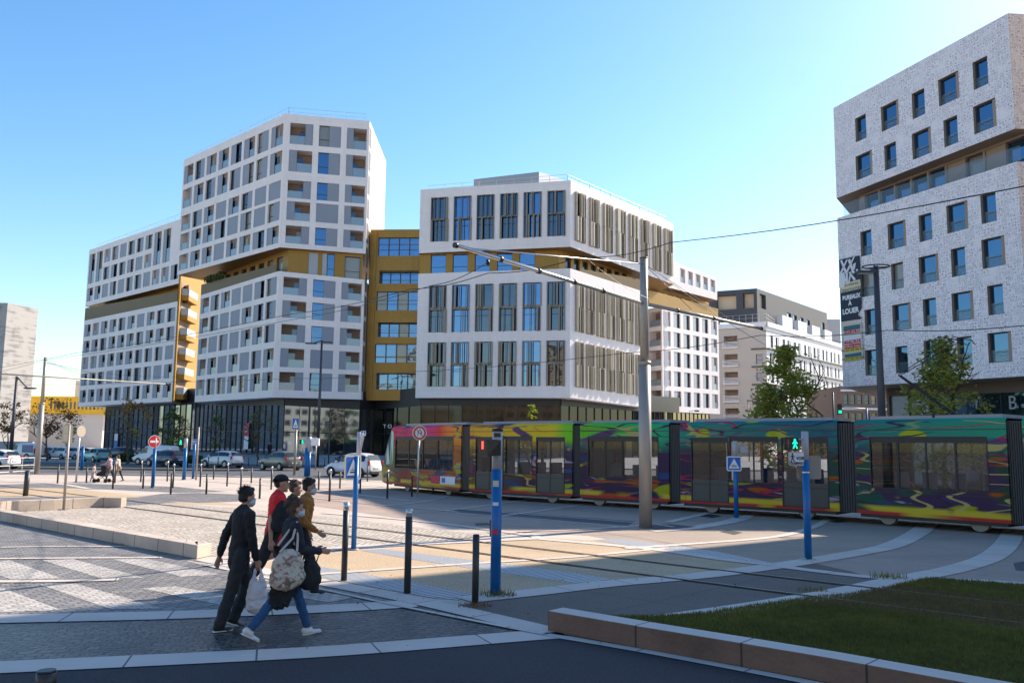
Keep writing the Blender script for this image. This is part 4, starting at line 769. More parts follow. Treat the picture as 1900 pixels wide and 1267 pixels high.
rp.color_ramp.elements[0].position = .75; rp.color_ramp.elements[0].color = (.19, .18, .175, 1); rp.color_ramp.elements[1].position = 1.2 if False else 1.0; rp.color_ramp.elements[1].color = (.40, .375, .355, 1)
L.new(rp.outputs[0], b.inputs['Base Color']); b.inputs['Roughness'].default_value = .85
mb.build('wall', cm, bN); cap('roof', r_, 'top', ROOFM, bN, -.1)
YG = mat('yellow_perforated_wall', (.85, .50, .02), .6, noise=.15, nscale=1.2)
bY, fY = simple_building('yellow_building', 'low building with yellow upper wall above white ground floor, left of the apartment block', 'building', 20, 190, 800, 185, 20, mat('white_wall', (.62, .60, .58), .8, noise=.04), zt=Z(XY(150, 800, 185), 768))
mb = MB(); fY.box(mb, 0, 1.2, 1.0, 1.0+(Z(XY(150, 800, 185), 736)-fY.zt[0])/fY.zt[0], -8, .4); up = mb.build('upper_wall', YG, bY)
mb = MB()
for k in range(14):
    u = .42+k*.043; fY.box(mb, u, u+.02, 1.12, 1.32, .405, .43)
mb.build('small_windows', GLASSD, bY)
simple_building('white_block', 'small white block beyond the yellow building, beside the apartment block', 'building', 134, 160, 706, 200, 10, mat('white_wall2', (.60, .60, .63), .8))
# sound wall and long low building at the far left, and distant strip at right
simple_building('low_wall', 'long low concrete wall behind the parked van at the far left', 'wall', -300, 62, 815, 112, .4, mat('grey_wall', (.40, .38, .37), .8, noise=.1))
# ---------------- buildings standing outside the frame: they shade the square and are mirrored in the glass
def offblock(name, label, poly, h, m, fl=9):
    e = empty(name, (0, 0, 0), label, 'building'); r_ = ring(poly, [0]*len(poly), [h]*len(poly)); mb = MB(); gl = MB()
    for f in r_:
        nc = max(2, int(f.L/3.4)); hs = [((i+.22)/nc, (i+.78)/nc, (j+.3)/fl, (j+.8)/fl, .2) for j in range(1, fl) for i in range(nc)]; f.wall(mb, hs)
        for h_ in hs: gl.quad(f.P(h_[0], h_[2], -.19), f.P(h_[1], h_[2], -.19), f.P(h_[1], h_[3], -.19), f.P(h_[0], h_[3], -.19))
    mb.build('wall', m, e); o = gl.build('window_glass', GLASSD, e); cap('roof', r_, 'top', ROOFM, e, -.05)
TANW = mat('tan_render', (.62, .43, .24), .8, noise=.08)
k0 = Vector((9.1+.775*31, 22.5+.632*31+.35))
offblock('corner_block', 'tall tan block standing to the right of the view', [tuple(k0), (k0.x-4.5, k0.y-9.5), (k0.x+9, k0.y-22), (k0.x+30, k0.y-22), (k0.x+30, k0.y-4), (k0.x+14, k0.y-3)], 44, TANW, 13)
offblock('tan_block', 'tan block across the square behind the viewer', [(-52, -70), (-52, -52), (-14, -52), (-14, -70)][::-1], 33, TANW, 10)
offblock('cream_block', 'cream block behind the viewer to the right', [(2, -85), (2, -60), (40, -60), (40, -85)][::-1], 17, mat('cream_render', (.6, .5, .38), .8, noise=.08), 5)
offblock('long_block', 'long low block behind the viewer to the left', [(-130, -60), (-130, -30), (-70, -38), (-70, -60)][::-1], 14, TANW, 4)
offblock('horizon_blocker', 'long tan block added far behind the viewer to hide the horizon from reflections', [(-90, -150), (-90, -120), (90, -120), (90, -150)][::-1], 24, TANW, 7)  # unseen block added to keep the bright horizon out of the glass reflections
# ================================================================ LOW WALLS AND GRASS
def low_wall(name, pts, w, h, label, side=1, z0=0.0, ms=None):
    mb = MB(); n_ = len(pts); ps = [Vector((p[0], p[1], 0)) for p in pts]; ins = []
    for k, p in enumerate(ps):
        t0 = (ps[k]-ps[max(k-1, 0)]); t1 = (ps[min(k+1, n_-1)]-ps[k]); t0 = t0.normalized() if t0.length > 0 else t1.normalized(); t1 = t1.normalized() if t1.length > 0 else t0
        a = Vector((-t0.y, t0.x, 0)); b_ = Vector((-t1.y, t1.x, 0)); m_ = (a+b_).normalized(); ins.append(p+m_*side*w/max(.5, m_.dot(a)))
    acc = 0
    for k in range(n_-1):
        d = (ps[k+1]-ps[k]).length; a, b_, c, e = ps[k], ps[k+1], ins[k+1], ins[k]; up = Vector((0, 0, h)); bz = Vector((0, 0, z0))
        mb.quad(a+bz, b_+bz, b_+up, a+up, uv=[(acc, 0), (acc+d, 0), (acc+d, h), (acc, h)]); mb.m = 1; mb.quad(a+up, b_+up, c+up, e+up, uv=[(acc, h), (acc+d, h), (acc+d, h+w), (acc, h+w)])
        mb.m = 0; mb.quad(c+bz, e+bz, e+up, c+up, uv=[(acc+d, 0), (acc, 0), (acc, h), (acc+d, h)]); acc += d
    for k, kk in ((0, 1), (n_-1, -1)): mb.quad(ps[k], ins[k], ins[k]+Vector((0, 0, h)), ps[k]+Vector((0, 0, h)), uv=[(0.1, 0), (0.1+w, 0), (0.1+w, h), (0.1, h)])
    bm = bmesh.new(); o = mb.build(name, ms or [WALLST, WALLST]); bm.from_mesh(o.data); bmesh.ops.remove_doubles(bm, verts=bm.verts[:], dist=.001); bmesh.ops.recalc_face_normals(bm, faces=bm.faces[:]); bm.to_mesh(o.data); bm.free()
    bv = o.modifiers.new('bevel', 'BEVEL'); bv.width = .012; bv.segments = 2; bv.limit_method = 'ANGLE'; tag(o, label, 'low wall'); return o
WALLST = block_mat('wall_stone', (0.52, 0.42, 0.34), (0.44, 0.35, 0.28), (0.10, 0.08, 0.06), 1.05, 6.0, 0.014, bump=0.35, off=0.0, noise=0.22)
WALLDK = block_mat('brown_wall_stone', (0.185, 0.115, 0.08), (0.14, 0.085, 0.06), (0.05, 0.035, 0.03), 1.25, 6.0, 0.014, bump=0.5, off=0.0, noise=0.38)  # dark brown stone for the side faces, the top stays pale
low_wall('planter_wall', gp([(392, 1031), (365, 1037), (182, 1002), (60, 978), (0, 966), (-80, 952)]), .36, .26, 'low pale stone block wall along the sandy sett bed at the left, near side', -1)
low_wall('planter_wall', gp([(-60, 953), (0, 951), (25, 949), (100, 945.5), (185, 941), (224, 942)]), .30, .33, 'low pale stone block wall behind the sandy sett bed, with a grey sign pole before it', 1)
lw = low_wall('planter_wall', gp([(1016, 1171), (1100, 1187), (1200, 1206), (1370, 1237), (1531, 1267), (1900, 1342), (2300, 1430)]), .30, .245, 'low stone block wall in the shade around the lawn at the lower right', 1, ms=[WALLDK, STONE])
GB = mat('grass_blade', (0.145, 0.135, 0.02), .8, noise=.45, nscale=1.1); GBD = mat('dry_blade', (0.17, 0.105, 0.045), .85, noise=.3, nscale=1.5); SOILG = mat('lawn_soil', (0.085, 0.068, 0.022), .9, noise=.3, nscale=3)
lawn = gp([(1040, 1156), (1215, 1152), (1350, 1133), (1506, 1108), (1568, 1104), (1671, 1086), (1727, 1077), (1900, 1088), (2400, 1130), (2700, 1300), (2300, 1410), (1900, 1328), (1531, 1255), (1200, 1194), (1050, 1166)])
sheet('lawn_ground', lawn, .030, SOILG)
def inside(p, poly):
    r = False; j = len(poly)-1
    for i in range(len(poly)):
        a, b_ = poly[i], poly[j]
        if (a[1] > p[1]) != (b_[1] > p[1]) and p[0] < (b_[0]-a[0])*(p[1]-a[1])/(b_[1]-a[1])+a[0]: r = not r
        j = i
    return r
from mathutils import noise as mnoise
def grass(name, poly, n_, m, hmul, seed, test):
    rr = random.Random(seed); v = []; f = []; x0, x1 = min(p[0] for p in poly), max(p[0] for p in poly); y0, y1 = min(p[1] for p in poly), max(p[1] for p in poly); c = 0; tries = 0
    while c < n_ and tries < n_*8:
        tries += 1; x, y = rr.uniform(x0, x1), rr.uniform(y0, y1)
        if abs(x) > y*.66+.6 or not inside((x+rr.gauss(0, .035), y+rr.gauss(0, .035)), poly) or not test(x, y, rr): continue
        d = math.hypot(x, y); k = mnoise.noise((x*.9, y*.9, 1))*.5+.6; hgt = (.014+.035*max(0, k)*rr.random()**1.5)*hmul; a = rr.uniform(0, 6.28); w = .004+.0006*d; lx, ly = rr.gauss(0, .02), rr.gauss(0, .02); i = len(v)
        bz = .03+.10*max(0, mnoise.noise((x*.35, y*.35, 4)))
        v += [(x-math.cos(a)*w, y-math.sin(a)*w, bz-.05), (x+math.cos(a)*w, y+math.sin(a)*w, bz-.05), (x+lx, y+ly, bz+hgt)]; f.append((i, i+1, i+2)); c += 1
    me = bpy.data.meshes.new(name); me.from_pydata(v, [], f); me.materials.append(m); o = bpy.data.objects.new(name, me); C.objects.link(o); o['kind'] = 'stuff'; return o
def railband(x, y, rr):
    q = (Vector((x, y, 0))-r0).dot(nv); return -.55 < q < 2.0
on = lambda x, y, rr: (not railband(x, y, rr)) or rr.random() < .12
tag(grass('grass', lawn, 95000, GB, 1.0, 3, on), 'short green lawn in the shade behind the low stone wall', 'grass')
tag(grass('dry_grass', lawn, 22000, GBD, .6, 5, lambda x, y, rr: railband(x, y, rr) and not any(abs((Vector((x, y, 0))-r0).dot(nv)-o_) < .05 for o_ in (0, 1.5)) or rr.random() < .02), 'brown dry grass between the tram rails in the lawn', 'grass')
# small tufts of weeds at post feet
def tuft(px, py, s, label, n_=60, m=GB):
    p = G(px, py); rr = random.Random(int(px)); mb = MB()
    for _ in range(n_):
        a = rr.uniform(0, 6.28); r = rr.random()**.7*s; q = p+Vector((math.cos(a)*r, math.sin(a)*r*.5, .015)); h_ = rr.uniform(.03, .10)*s/.25; t = Vector((rr.gauss(0, .03), rr.gauss(0, .03), h_)); w = Vector((.006, 0, 0)); mb.quad(q-w, q+w, q+t)
    o = mb.build('weed_tuft', m); tag(o, label, 'weeds')
tuft(925, 1106, .30, 'green weeds around the foot of the blue signal post', 120); tuft(880, 1127, .25, 'withered weeds at the foot of the black bollard', 70, GBD); tuft(1648, 1073, .35, 'green tuft at the lawn corner beside the rail', 90)
tuft(232, 1011, .12, 'tiny green weed at the foot of the left stone wall', 30); tuft(1508, 1097, .25, 'green tuft between rail and pale stone strip', 60)
# ================================================================ STREET FURNITURE
BLUE = mat('blue_post_paint', (0.002, 0.12, 0.36), .38, .0, noise=.06); GREYP = mat('light_grey_post_paint', (0.40, 0.39, 0.42), .45); DARKP = mat('dark_bollard_paint', (0.035, 0.033, 0.032), .45, noise=.1)
MAST = mat('mast_steel', (0.33, 0.30, 0.265), .5, .35, noise=.08, nscale=1.2, stretch=(1, 1, .3)); CAPS = mat('brushed_steel', (0.62, 0.60, 0.58), .3, .8); SIGNB = mat('sign_blue', (0.005, 0.12, 0.45), .4); SIGNR = mat('sign_red', (0.60, 0.02, 0.02), .4); SIGNO = mat('faded_sign_red', (0.62, .10, .05), .5)
BKB = mat('signal_black', (0.008, 0.008, 0.009), .35); GREENL = mat('green_lamp', (0, .3, .15), .4, emit=(0.0, 1.0, .50), es=1.3); REDL = mat('red_lamp', (.4, 0, 0), .4, emit=(1.0, .03, .02), es=3.0); DIML = mat('unlit_lamp', (.16, .10, .08), .5); BEIP = mat('beige_panel', (.30, .25, .20), .6, noise=.05); BEISG = mat('sunlit_sign_back', (.55, .47, .36), .6)
def cyl(p0, p1, r, name, m, parent, n=16, r1=None): mb = MB(); mb.tube([p0, p1], [r, r1 if r1 is not None else r], n); o = mb.build(name, m, parent); o.data.polygons.foreach_set('use_smooth', [len(p.vertices) == 4 for p in o.data.polygons]); return o
def zof(px, py, base): return Z((base.x, base.y), py)
def hole(mb_name): pass
def bollard(px, py, ptop, cap_=True, r=.045, label='', tilt=0.0, group='bollards on the square', pxt=None):
    b_ = G(px, py); h = (b_.y)*(py-ptop)/F*1.0; e = empty('bollard', b_, label, 'bollard', group); c = min(.12, h*.1)
    cyl((0, 0, 0), (0, 0, h-(c if cap_ else .02)), r, 'post', DARKP, e, 14)
    if cap_: cyl((0, 0, h-c), (0, 0, h), r*1.02, 'cap', CAPS, e, 14)
    else: cyl((0, 0, h-.02), (0, 0, h), r*.9, 'cap', DARKP, e, 14)
    e.rotation_euler = (0, tilt, 0); return e
bollard(638, 1077, 938, True, .05, 'dark bollard with steel cap, leftmost of the three tall ones by the tactile strip', group='')
bollard(755.5, 1100, 950, True, .052, 'dark bollard with steel cap, between the plain bollard and the leftmost near one', group='')
bollard(881.5, 1121, 997, False, .048, 'plain black bollard without cap beside the red lit signal post', group='')
bollard(84, 1281, 1245, False, .085, 'thick dark bollard cut by the bottom edge of the photo', group='')
e = bollard(47, 920, 874, False, .10, 'thick leaning dark bollard left of the grey sign pole', tilt=0.02, group='')
FAR = [(265, 906, 872, 0, 'dark bollard just left of the no entry sign post'), (261, 894, 856, 1, 'steel capped bollard behind and left of the no entry post'), (310, 893, 856, 1, 'steel capped bollard in front of the dark blue parked car'), (316.5, 917, 879, 0, 'dark bollard in front of the one behind the green walking light'), (320.5, 905, 861, 1, 'steel capped bollard directly behind a nearer dark one'),
       (371, 903, 861, 1, 'steel capped bollard left of the white hatchback'), (382.5, 917, 880, 0, 'plain dark bollard below the white hatchback'), (396, 889, 863, 0, 'short far bollard under the middle of the white hatchback'), (386, 869, 846, 1, 'far bollard at the front wheel of the white hatchback'), (404, 869, 846, 1, 'far bollard at the middle of the white hatchback'),
       (421, 902, 860, 1, 'steel capped bollard at the tail of the white hatchback'), (446.5, 906, 868, 1, 'steel capped bollard above the head of the man in black'), (466, 896, 868, 0, 'dark bollard in the gap between white hatchback and grey car'), (481.5, 925, 888, 0, 'dark bollard touching the red shirted man'), (503, 908, 866, 1, 'steel capped bollard behind the black cap'),
       (461, 865, 848, 0, 'far bollard on the pavement between two cars, left one'), (477, 865, 848, 0, 'far bollard on the pavement between two cars, right one'), (591, 909, 875, 0, 'dark bollard right of the double blue posts'), (611, 930, 872, 1, 'taller steel capped bollard left of the white car wheel'), (630.5, 906, 874, 0, 'dark bollard before the door of the white car'),
       (668, 915, 880, 0, 'dark bollard immediately right of the tram crossing sign'), (681.5, 893, 864, 0, 'dark bollard before the rear wheel of the white car'), (718.5, 925, 873, 1, 'steel capped bollard in front of the tram nose'), (764, 921, 884, 0, 'dark bollard left of the round no turn sign pole'), (803.5, 917, 881, 0, 'dark bollard in front of the red tram wagon'),
       (106.5, 897, 862, 0, 'dark bollard left of the grey sign pole'), (160, 895, 866, 0, 'dark bollard left of the toddler'), (209, 907, 862, 0, 'dark bollard in front of the stroller group'), (213, 896, 858, 1, 'bollard touching the woman in the cream top'), (235, 862, 846, 0, 'far bollard behind the woman in the cream top'), (602, 866, 846, 1, 'far steel capped bollard right of the double blue posts'), (622, 866, 846, 1, 'far steel capped bollard behind the white car bonnet')]
for x, y, t, c, lab in FAR: bollard(x, y, t, bool(c), .042, lab)
e = empty('marker_box', G(911, 995), 'small dark marker post behind the blue signal post', 'marker'); cyl((0, 0, 0), (0, 0, .40), .035, 'stem', DARKP, e); mb = MB(); mb.box((0, 0, .28), (.08, .06, .24)); mb.build('head', DARKP, e)
def plate(w, h, M, parent, faces, name='plate', back_=None, rad=.12):
    """sign plate in its own plane (x right, y up, z to the viewer), with printed shapes on top"""
    mb = MB(); r = rad*min(w, h); pts = []
    for cx, cy, a0 in ((w/2-r, h/2-r, 0), (-w/2+r, h/2-r, 90), (-w/2+r, -h/2+r, 180), (w/2-r, -h/2+r, 270)):
        for k in range(5): a = R(a0+k*22.5); pts.append((cx+r*math.cos(a), cy+r*math.sin(a)))
    front = [M @ Vector((x, y, 0)) for x, y in pts]; bck = [M @ Vector((x, y, -.02)) for x, y in pts]; mb.quad(*front); mb.quad(*bck[::-1])
    for i in range(len(pts)): j = (i+1) % len(pts); mb.quad(front[i], bck[i], bck[j], front[j])
    o = mb.build(name, back_ or PW, parent)
    for k, (nm, m_, poly) in enumerate(faces):
        mb = MB(); mb.quad(*[M @ Vector((x*w, y*h, .003+.0025*k)) for x, y in poly]); mb.build(nm, m_, o)
    return o
def frameM(loc, yaw):      # plate facing the camera turned by yaw
    a = yaw; x = Vector((math.cos(a), math.sin(a), 0)); z = Vector((math.sin(a), -math.cos(a), 0)); M = Matrix((x, Vector((0, 0, 1)), z)).transposed().to_4x4(); M.translation = loc; return M
sq = lambda a, b_, c, d: [(a, b_), (c, b_), (c, d), (a, d)]
def circ(r, n=28, cx=0, cy=0): return [(cx+r*math.cos(2*math.pi*k/n), cy+r*math.sin(2*math.pi*k/n)) for k in range(n)]
TRAMX = [('field', SIGNB, sq(-.43, -.43, .43, .43)), ('triangle', PW, [(-.36, -.32), (.36, -.32), (0, .36)]), ('tram_symbol', PK, sq(-.19, -.22, .19, -.16)), ('tram_symbol', PK, sq(-.17, -.11, .17, -.085)), ('tram_symbol', PK, [(-.07, -.085), (-.05, -.085), (.02, .04), (0, .04)])]
def sign_post(px, base, secs, r, label, cat='sign post', name='sign_post', ang=0, pxt=None, z_top=None):
    b_ = G(px, base); e = empty(name, b_, label, cat)
    for (nm, m_, ya, yb, rr_) in secs:
        za, zb = Z((b_.x, b_.y), ya), Z((b_.x, b_.y), yb); cyl((0, 0, max(0, za)), (0, 0, zb), rr_*r, nm, m_, e)
    return e, b_
def at_(b_, px, py, dy=0.0):      # local position on a post for something seen at that pixel
    p = V(px, py, b_.y+dy); return p-b_
# P1 tall tram sign
e, b_ = sign_post(656, 1020, [('post', BLUE, 1020, 846, 1)], .055, 'blue post with tall tram crossing sign behind the walking group'); cyl((0, 0, 0), (0, 0, .03), .11, 'base_plate', MAST, e)
plate(.44, .52, frameM(at_(b_, 655, 867, -.07), R(50)), e, TRAMX, 'sign_plate', BEISG)
# P2 near signal
e, b_ = sign_post(919, 1105, [('post', BLUE, 1105, 870, 1), ('upper_post', GREYP, 870, 800, .98), ('cap', BKB, 800, 795, 1.1)], .078, 'thick blue signal post with black tram signal box and lit red lamp', 'traffic signal', 'signal_post')
mb = MB(); q0, q1, q2 = at_(b_, 887, 813, -.32), at_(b_, 900, 815, -.42), at_(b_, 927, 819, -.06)
zt0, zb0 = at_(b_, 887, 814, -.32).z, at_(b_, 892, 846, -.32).z
P_ = [(-.28, -.28), (-.16, -.40), (.06, -.12), (-.10, -.02)]
mb.hexa([(P_[0][0]+.03, P_[0][1], zb0), (P_[1][0]+.03, P_[1][1], zb0), (P_[2][0], P_[2][1], zb0+.01), (P_[3][0], P_[3][1], zb0+.01), (P_[0][0], P_[0][1], zt0), (P_[1][0], P_[1][1], zt0), (P_[2][0], P_[2][1], zt0-.01), (P_[3][0], P_[3][1], zt0-.01)])
o = mb.build('signal_box', BKB, e, bevel=.008); nrm = Vector((P_[1][1]-P_[0][1], -(P_[1][0]-P_[0][0]), 0)).normalized()
c0 = Vector(((P_[0][0]+P_[1][0])/2+.012, (P_[0][1]+P_[1][1])/2, 0)); tx = Vector((P_[1][0]-P_[0][0], P_[1][1]-P_[0][1], 0)).normalized(); mb = MB(); zc = (zt0+zb0)/2+.03
mb.quad(*[c0+nrm*.006+tx*a+Vector((0, 0, zc+b2)) for a, b2 in ((-.02, -.05), (.02, -.05), (.02, .06), (-.02, .06))]); mb.build('red_lamp', REDL, o)
mb = MB(); mb.box((0, -.02, at_(b_, 919, 807).z), (.10, .12, .06)); mb.build('bracket', BKB, e)
# P3 pedestrian signal VOIE TRAMWAY
e, b_ = sign_post(1500, 1038, [('post', BLUE, 1038, 853, 1), ('upper_post', GREYP, 853, 800, .98)], .072, 'blue and grey post with lit green walking man and plate reading VOIE TRAMWAY', 'pedestrian signal', 'signal_post')
hc = at_(b_, 1468, 823, -.10); M = frameM(hc, R(-8)); mb = MB(); mb.box((0, 0, 0), (.28, .26, .10), M.to_3x3()); mb.v = [tuple(Vector(v)+hc) for v in mb.v]; o = mb.build('signal_head', BKB, e, bevel=.01)
def walker(mb, M, cx, cy, s, z, stride=1):
    for poly in (circ(.11*s, 12, cx, cy+.42*s), [(cx-.10*s, cy+.28*s), (cx+.12*s, cy+.28*s), (cx+.08*s, cy-.08*s), (cx-.08*s, cy-.08*s)], [(cx-.08*s, cy-.05*s), (cx+.04*s, cy-.05*s), (cx-.12*s*stride, cy-.52*s), (cx-.24*s*stride, cy-.52*s)], [(cx-.03*s, cy-.05*s), (cx+.08*s, cy-.05*s), (cx+.28*s*stride, cy-.50*s), (cx+.16*s*stride, cy-.52*s)],
                 [(cx-.10*s, cy+.27*s), (cx-.03*s, cy+.22*s), (cx-.22*s, cy-.04*s), (cx-.28*s, cy)], [(cx+.12*s, cy+.27*s), (cx+.05*s, cy+.2*s), (cx+.22*s, cy-.02*s), (cx+.28*s, cy+.03*s)]):
        mb.quad(*[M @ Vector((x, y, z)) for x, y in poly])
# head box half depth .05 in the frame's y; its front towards the viewer is along frame z
Mh = frameM(hc, R(-8)); q = MB(); q.quad(*[Mh @ Vector((x, y, .134)) for x, y in sq(-.13, -.04, .13, .04)]) if False else None
m1_ = MB(); walker(m1_, Mh, .065, 0, .19, .056, 1); 
mb = MB(); mb.box((0, 0, 0), (.28, .26, .10)); mb.v = [tuple(Mh @ Vector(v)) for v in mb.v]; bpy.data.objects.remove(o); o = mb.build('signal_head', BKB, e, bevel=.008)
m1_.build('green_man', GREENL, o); m2_b = MB(); walker(m2_b, Mh, -.065, 0, .17, .056, .3); m2_b.build('unlit_man', DIML, o)
cyl((0, 0, hc.z+.10), (hc.x+.1, hc.y+.05, hc.z+.09), .018, 'bracket', GREYP, e, 8)
pc = at_(b_, 1478, 851, -.10); Mp = frameM(pc, R(8)); o = plate(.33, .28, Mp, e, [('field', mat('plate_white', (.66, .64, .66), .5), sq(-.45, -.44, .45, .44))], 'sign_plate', GREYP)
w1 = MB(); walker(w1, Mp, -.09, .03, .17, .010, 1); w1.build('walking_man', PK, o)
text('lettering', 'VOIE', .085, PK, Mp @ Matrix.Translation((.075, .01, .009)), o, .001, bold=.002, sx=.9); text('lettering', 'TRAMWAY', .082, PK, Mp @ Matrix.Translation((0.005, -.092, .009)), o, .001, bold=.002, sx=.82)
plate(.50, .47, frameM(at_(b_, 1501, 867, .12), R(0)), e, [], 'backing_board', BEIP, .08)
mb = MB(); mb.tube([(0, 0, at_(b_, 1500, 877).z), (0, 0, at_(b_, 1500, 875).z)], .078, 16); mb.build('band', CAPS, e)
# P4 square tram sign with horn
e, b_ = sign_post(1366.5, 961, [('post', BLUE, 961, 846, 1), ('upper_post', GREYP, 846, 818, .95)], .075, 'blue post with square tram crossing sign and grey horn beside the tram', 'sign post')
plate(.47, .47, frameM(at_(b_, 1362, 860, -.09), R(-4)), e, TRAMX, 'sign_plate'); mb = MB(); mb.box(tuple(at_(b_, 1379, 834, .0)), (.24, .22, .22)); mb.build('horn', GREYP, e, bevel=.02); cyl((0, 0, at_(b_, 1366, 824).z), tuple(at_(b_, 1376, 826)), .015, 'bracket', GREYP, e, 8)
mb = MB(); mb.tube([(0, 0, 0), (0, 0, .02)], .13, 16); mb.build('base_plate', MAST, e)
# P5 no turn sign
e, b_ = sign_post(775, 921, [('post', STEEL, 921, 790, 1)], .04, 'round faded red and white no turn sign on thin steel pole before the tram'); M = frameM(at_(b_, 778.5, 803, -.06), R(25))
o = plate(.66, .66, M, e, [('white_rim', PW, circ(.49)), ('red_ring', SIGNO, circ(.45)), ('white_disc', PW, circ(.31)), ('arrow', PK, [(-.14, -.20), (-.09, -.20), (-.09, .10), (.0, .17), (.09, .10), (.09, .0), (.14, 0), (.14, .12), (.02, .23), (-.14, .12)]), ('arrow_head', PK, [(.03, .0), (.20, .0), (.115, -.10)]), ('slash', SIGNO, [(-.24, .20), (-.20, .24), (.24, -.20), (.20, -.24)])], 'sign_disc', BEISG, .5)
# P6 no entry
e, b_ = sign_post(283, 905, [('post', BLUE, 905, 832, 1), ('upper_post', GREYP, 832, 812, .9)], .085, 'round red no entry sign on a blue post'); plate(.62, .62, frameM(at_(b_, 286.5, 819, -.1), R(50)), e, [('rim', PW, circ(.49)), ('red_disc', SIGNR, circ(.46)), ('white_bar', PW, sq(-.34, -.08, .34, .08))], 'sign_disc', BEISG, .5)
# P7.. pedestrian lights further away
for px, base, top, lab, gx in ((341, 890, 813, 'far blue post with green walking light, left of the white hatchback', 334), (567, 884, 812, 'far blue post with green walking light, left one of the blue pair', 560)):
    e, b_ = sign_post(px, base, [('post', BLUE, base, 831, 1), ('upper_post', GREYP, 831, top, .98)], .11, lab, 'pedestrian signal', 'signal_post')
    hc = at_(b_, gx, top+7.5, -.1); mb = MB(); mb.box(tuple(hc), (.30, .16, .30)); o = mb.build('signal_head', BKB, e); w1 = MB(); walker(w1, frameM(hc+Vector((.07, 0, 0)), 0), 0, 0, .26, .085, 1); w1.build('green_man', GREENL, o)
e, b_ = sign_post(571.5, 884, [('post', BLUE, 884, 838, 1), ('upper_post', GREYP, 838, 810, 1.0)], .14, 'thicker right post of the blue pair, with white box on its side', 'signal post', 'signal_post'); mb = MB(); mb.box(tuple(at_(b_, 585, 820)), (.55, .3, .5)); mb.build('box', PW, e, bevel=.03); cyl((0, 0, at_(b_, 571, 815).z), tuple(at_(b_, 582, 814)), .05, 'bracket', PW, e, 8)
e, b_ = sign_post(358, 888, [('post', BLUE, 888, 815, 1)], .08, 'blue post with small blue sign left of the slim grey pole'); plate(.28, .28, frameM(at_(b_, 362, 819, -.1), 0), e, [('field', SIGNB, sq(-.44, -.44, .44, .44)), ('bar', PW, sq(-.4, -.06, .4, .06))], 'sign_plate')
e, b_ = sign_post(357.5, 890, [('post', MAST, 890, 792, 1)], .05, 'slim grey pole beside the far blue post with small sign', 'pole', 'pole'); e.location.x += .2
e, b_ = sign_post(546, 882, [('post', MAST, 882, 797, 1)], .085, 'crosswalk sign on a brown grey pole before the glass front'); plate(.50, .86, frameM(at_(b_, 548.5, 786, -.12), R(12)), e, TRAMX, 'sign_plate', BEISG)
e, b_ = sign_post(585, 872, [('post', STEEL, 872, 812, 1)], .05, 'thin steel pole behind the white box of the blue pair', 'pole', 'pole')
e, b_ = sign_post(664, 897, [('post', BLUE, 897, 860, 1), ('upper_post', GREYP, 860, 801, 1.0)], .14, 'grey topped signal post behind the tall tram sign, small blue sign at its top', 'signal post', 'signal_post')
plate(.28, .30, frameM(at_(b_, 674, 804, -.18), 0), e, TRAMX[:2], 'sign_plate'); mb = MB(); mb.hexa([tuple(at_(b_, *p, dy)) for p, dy in (((667, 845), -.1), ((668, 845), -.1), ((668, 845), .1), ((667, 845), .1), ((667, 806), -.1), ((676, 811), -.1), ((676, 811), .1), ((667, 806), .1))]); mb.build('hood', GREYP, e)
e, b_ = sign_post(118, 946, [('post', MAST, 946, 788, 1)], .042, 'leaning grey sign pole with pale rectangular plates, inside the sandy bed'); e.rotation_euler = (0, R(-.2), 0)
plate(.30, .55, frameM(at_(b_, 126, 804, -.05), R(40)), e, [('panel', CREAM, sq(-.38, .02, .38, .42)), ('panel', CREAM, sq(-.38, -.42, .38, -.05))], 'sign_plate', BEISG)
e, b_ = sign_post(141, 895, [('post', STEEL, 895, 790, 1)], .05, 'thin steel pole with the grey back of a round sign'); plate(.50, .62, frameM(at_(b_, 151, 800, .0), R(60)), e, [], 'sign_disc', BEISG, .5)
e, b_ = sign_post(151.5, 872, [('post', BLUE, 872, 828, 1)], .11, 'plain far blue post beside the turquoise car', 'post', 'post')
e, b_ = sign_post(347, 868, [('post', DARKP, 868, 810, 1)], .07, 'short dark pole behind the far blue posts', 'pole', 'pole')
for o_ in [x for x in bpy.data.objects if x.parent is None and x.name.startswith(('signal_post', 'sign_post'))]:
    if not any(c.parent == o_ and c.name.startswith('base_plate') for c in bpy.data.objects):
        mb = MB(); mb.box((0, 0, .012), (.26, .26, .02)); bp_ = mb.build('base_plate', MAST, o_)
        for bx in (-.10, .10):
            for by in (-.10, .10): mb = MB(); mb.tube([(bx, by, .02), (bx, by, .05)], .014, 6); mb.build('bolt', STEEL, bp_)
for nm_, zs_ in (('signal_post', (1.32, .9, 1.6)),):
    o_ = bpy.data.objects[nm_]
    for k, z_ in enumerate(zs_): mb = MB(); mb.tube([(0, 0, z_), (0, 0, z_+.05+.02*k)], .0795, 16, False); mb.f = mb.f[11:14]; mb.mi = mb.mi[11:14]; mb.build('sticker', (OFFW, REDP, CREAM)[k], o_)
rr = random.Random(77); v_ = MB()
for _ in range(260):
    px_, py_ = rr.uniform(560, 1700), rr.gauss(1120, 45)
    if py_ < 1000: continue
    p = G(px_, py_); a = rr.uniform(0, 6.28); s_ = rr.uniform(.010, .028); u = Vector((math.cos(a), math.sin(a), rr.uniform(-.2, .5)))*s_; w = Vector((-math.sin(a), math.cos(a), rr.uniform(-.1, .3)))*s_*.6; z = Vector((0, 0, .032)); v_.quad(p-u+z, p+w+z, p+u+z, p-w+z)
tag(v_.build('fallen_leaves', mat('dead_leaf', (.10, .06, .03), .8)), 'dry leaves and litter scattered on the paving', 'leaves', kind='stuff')
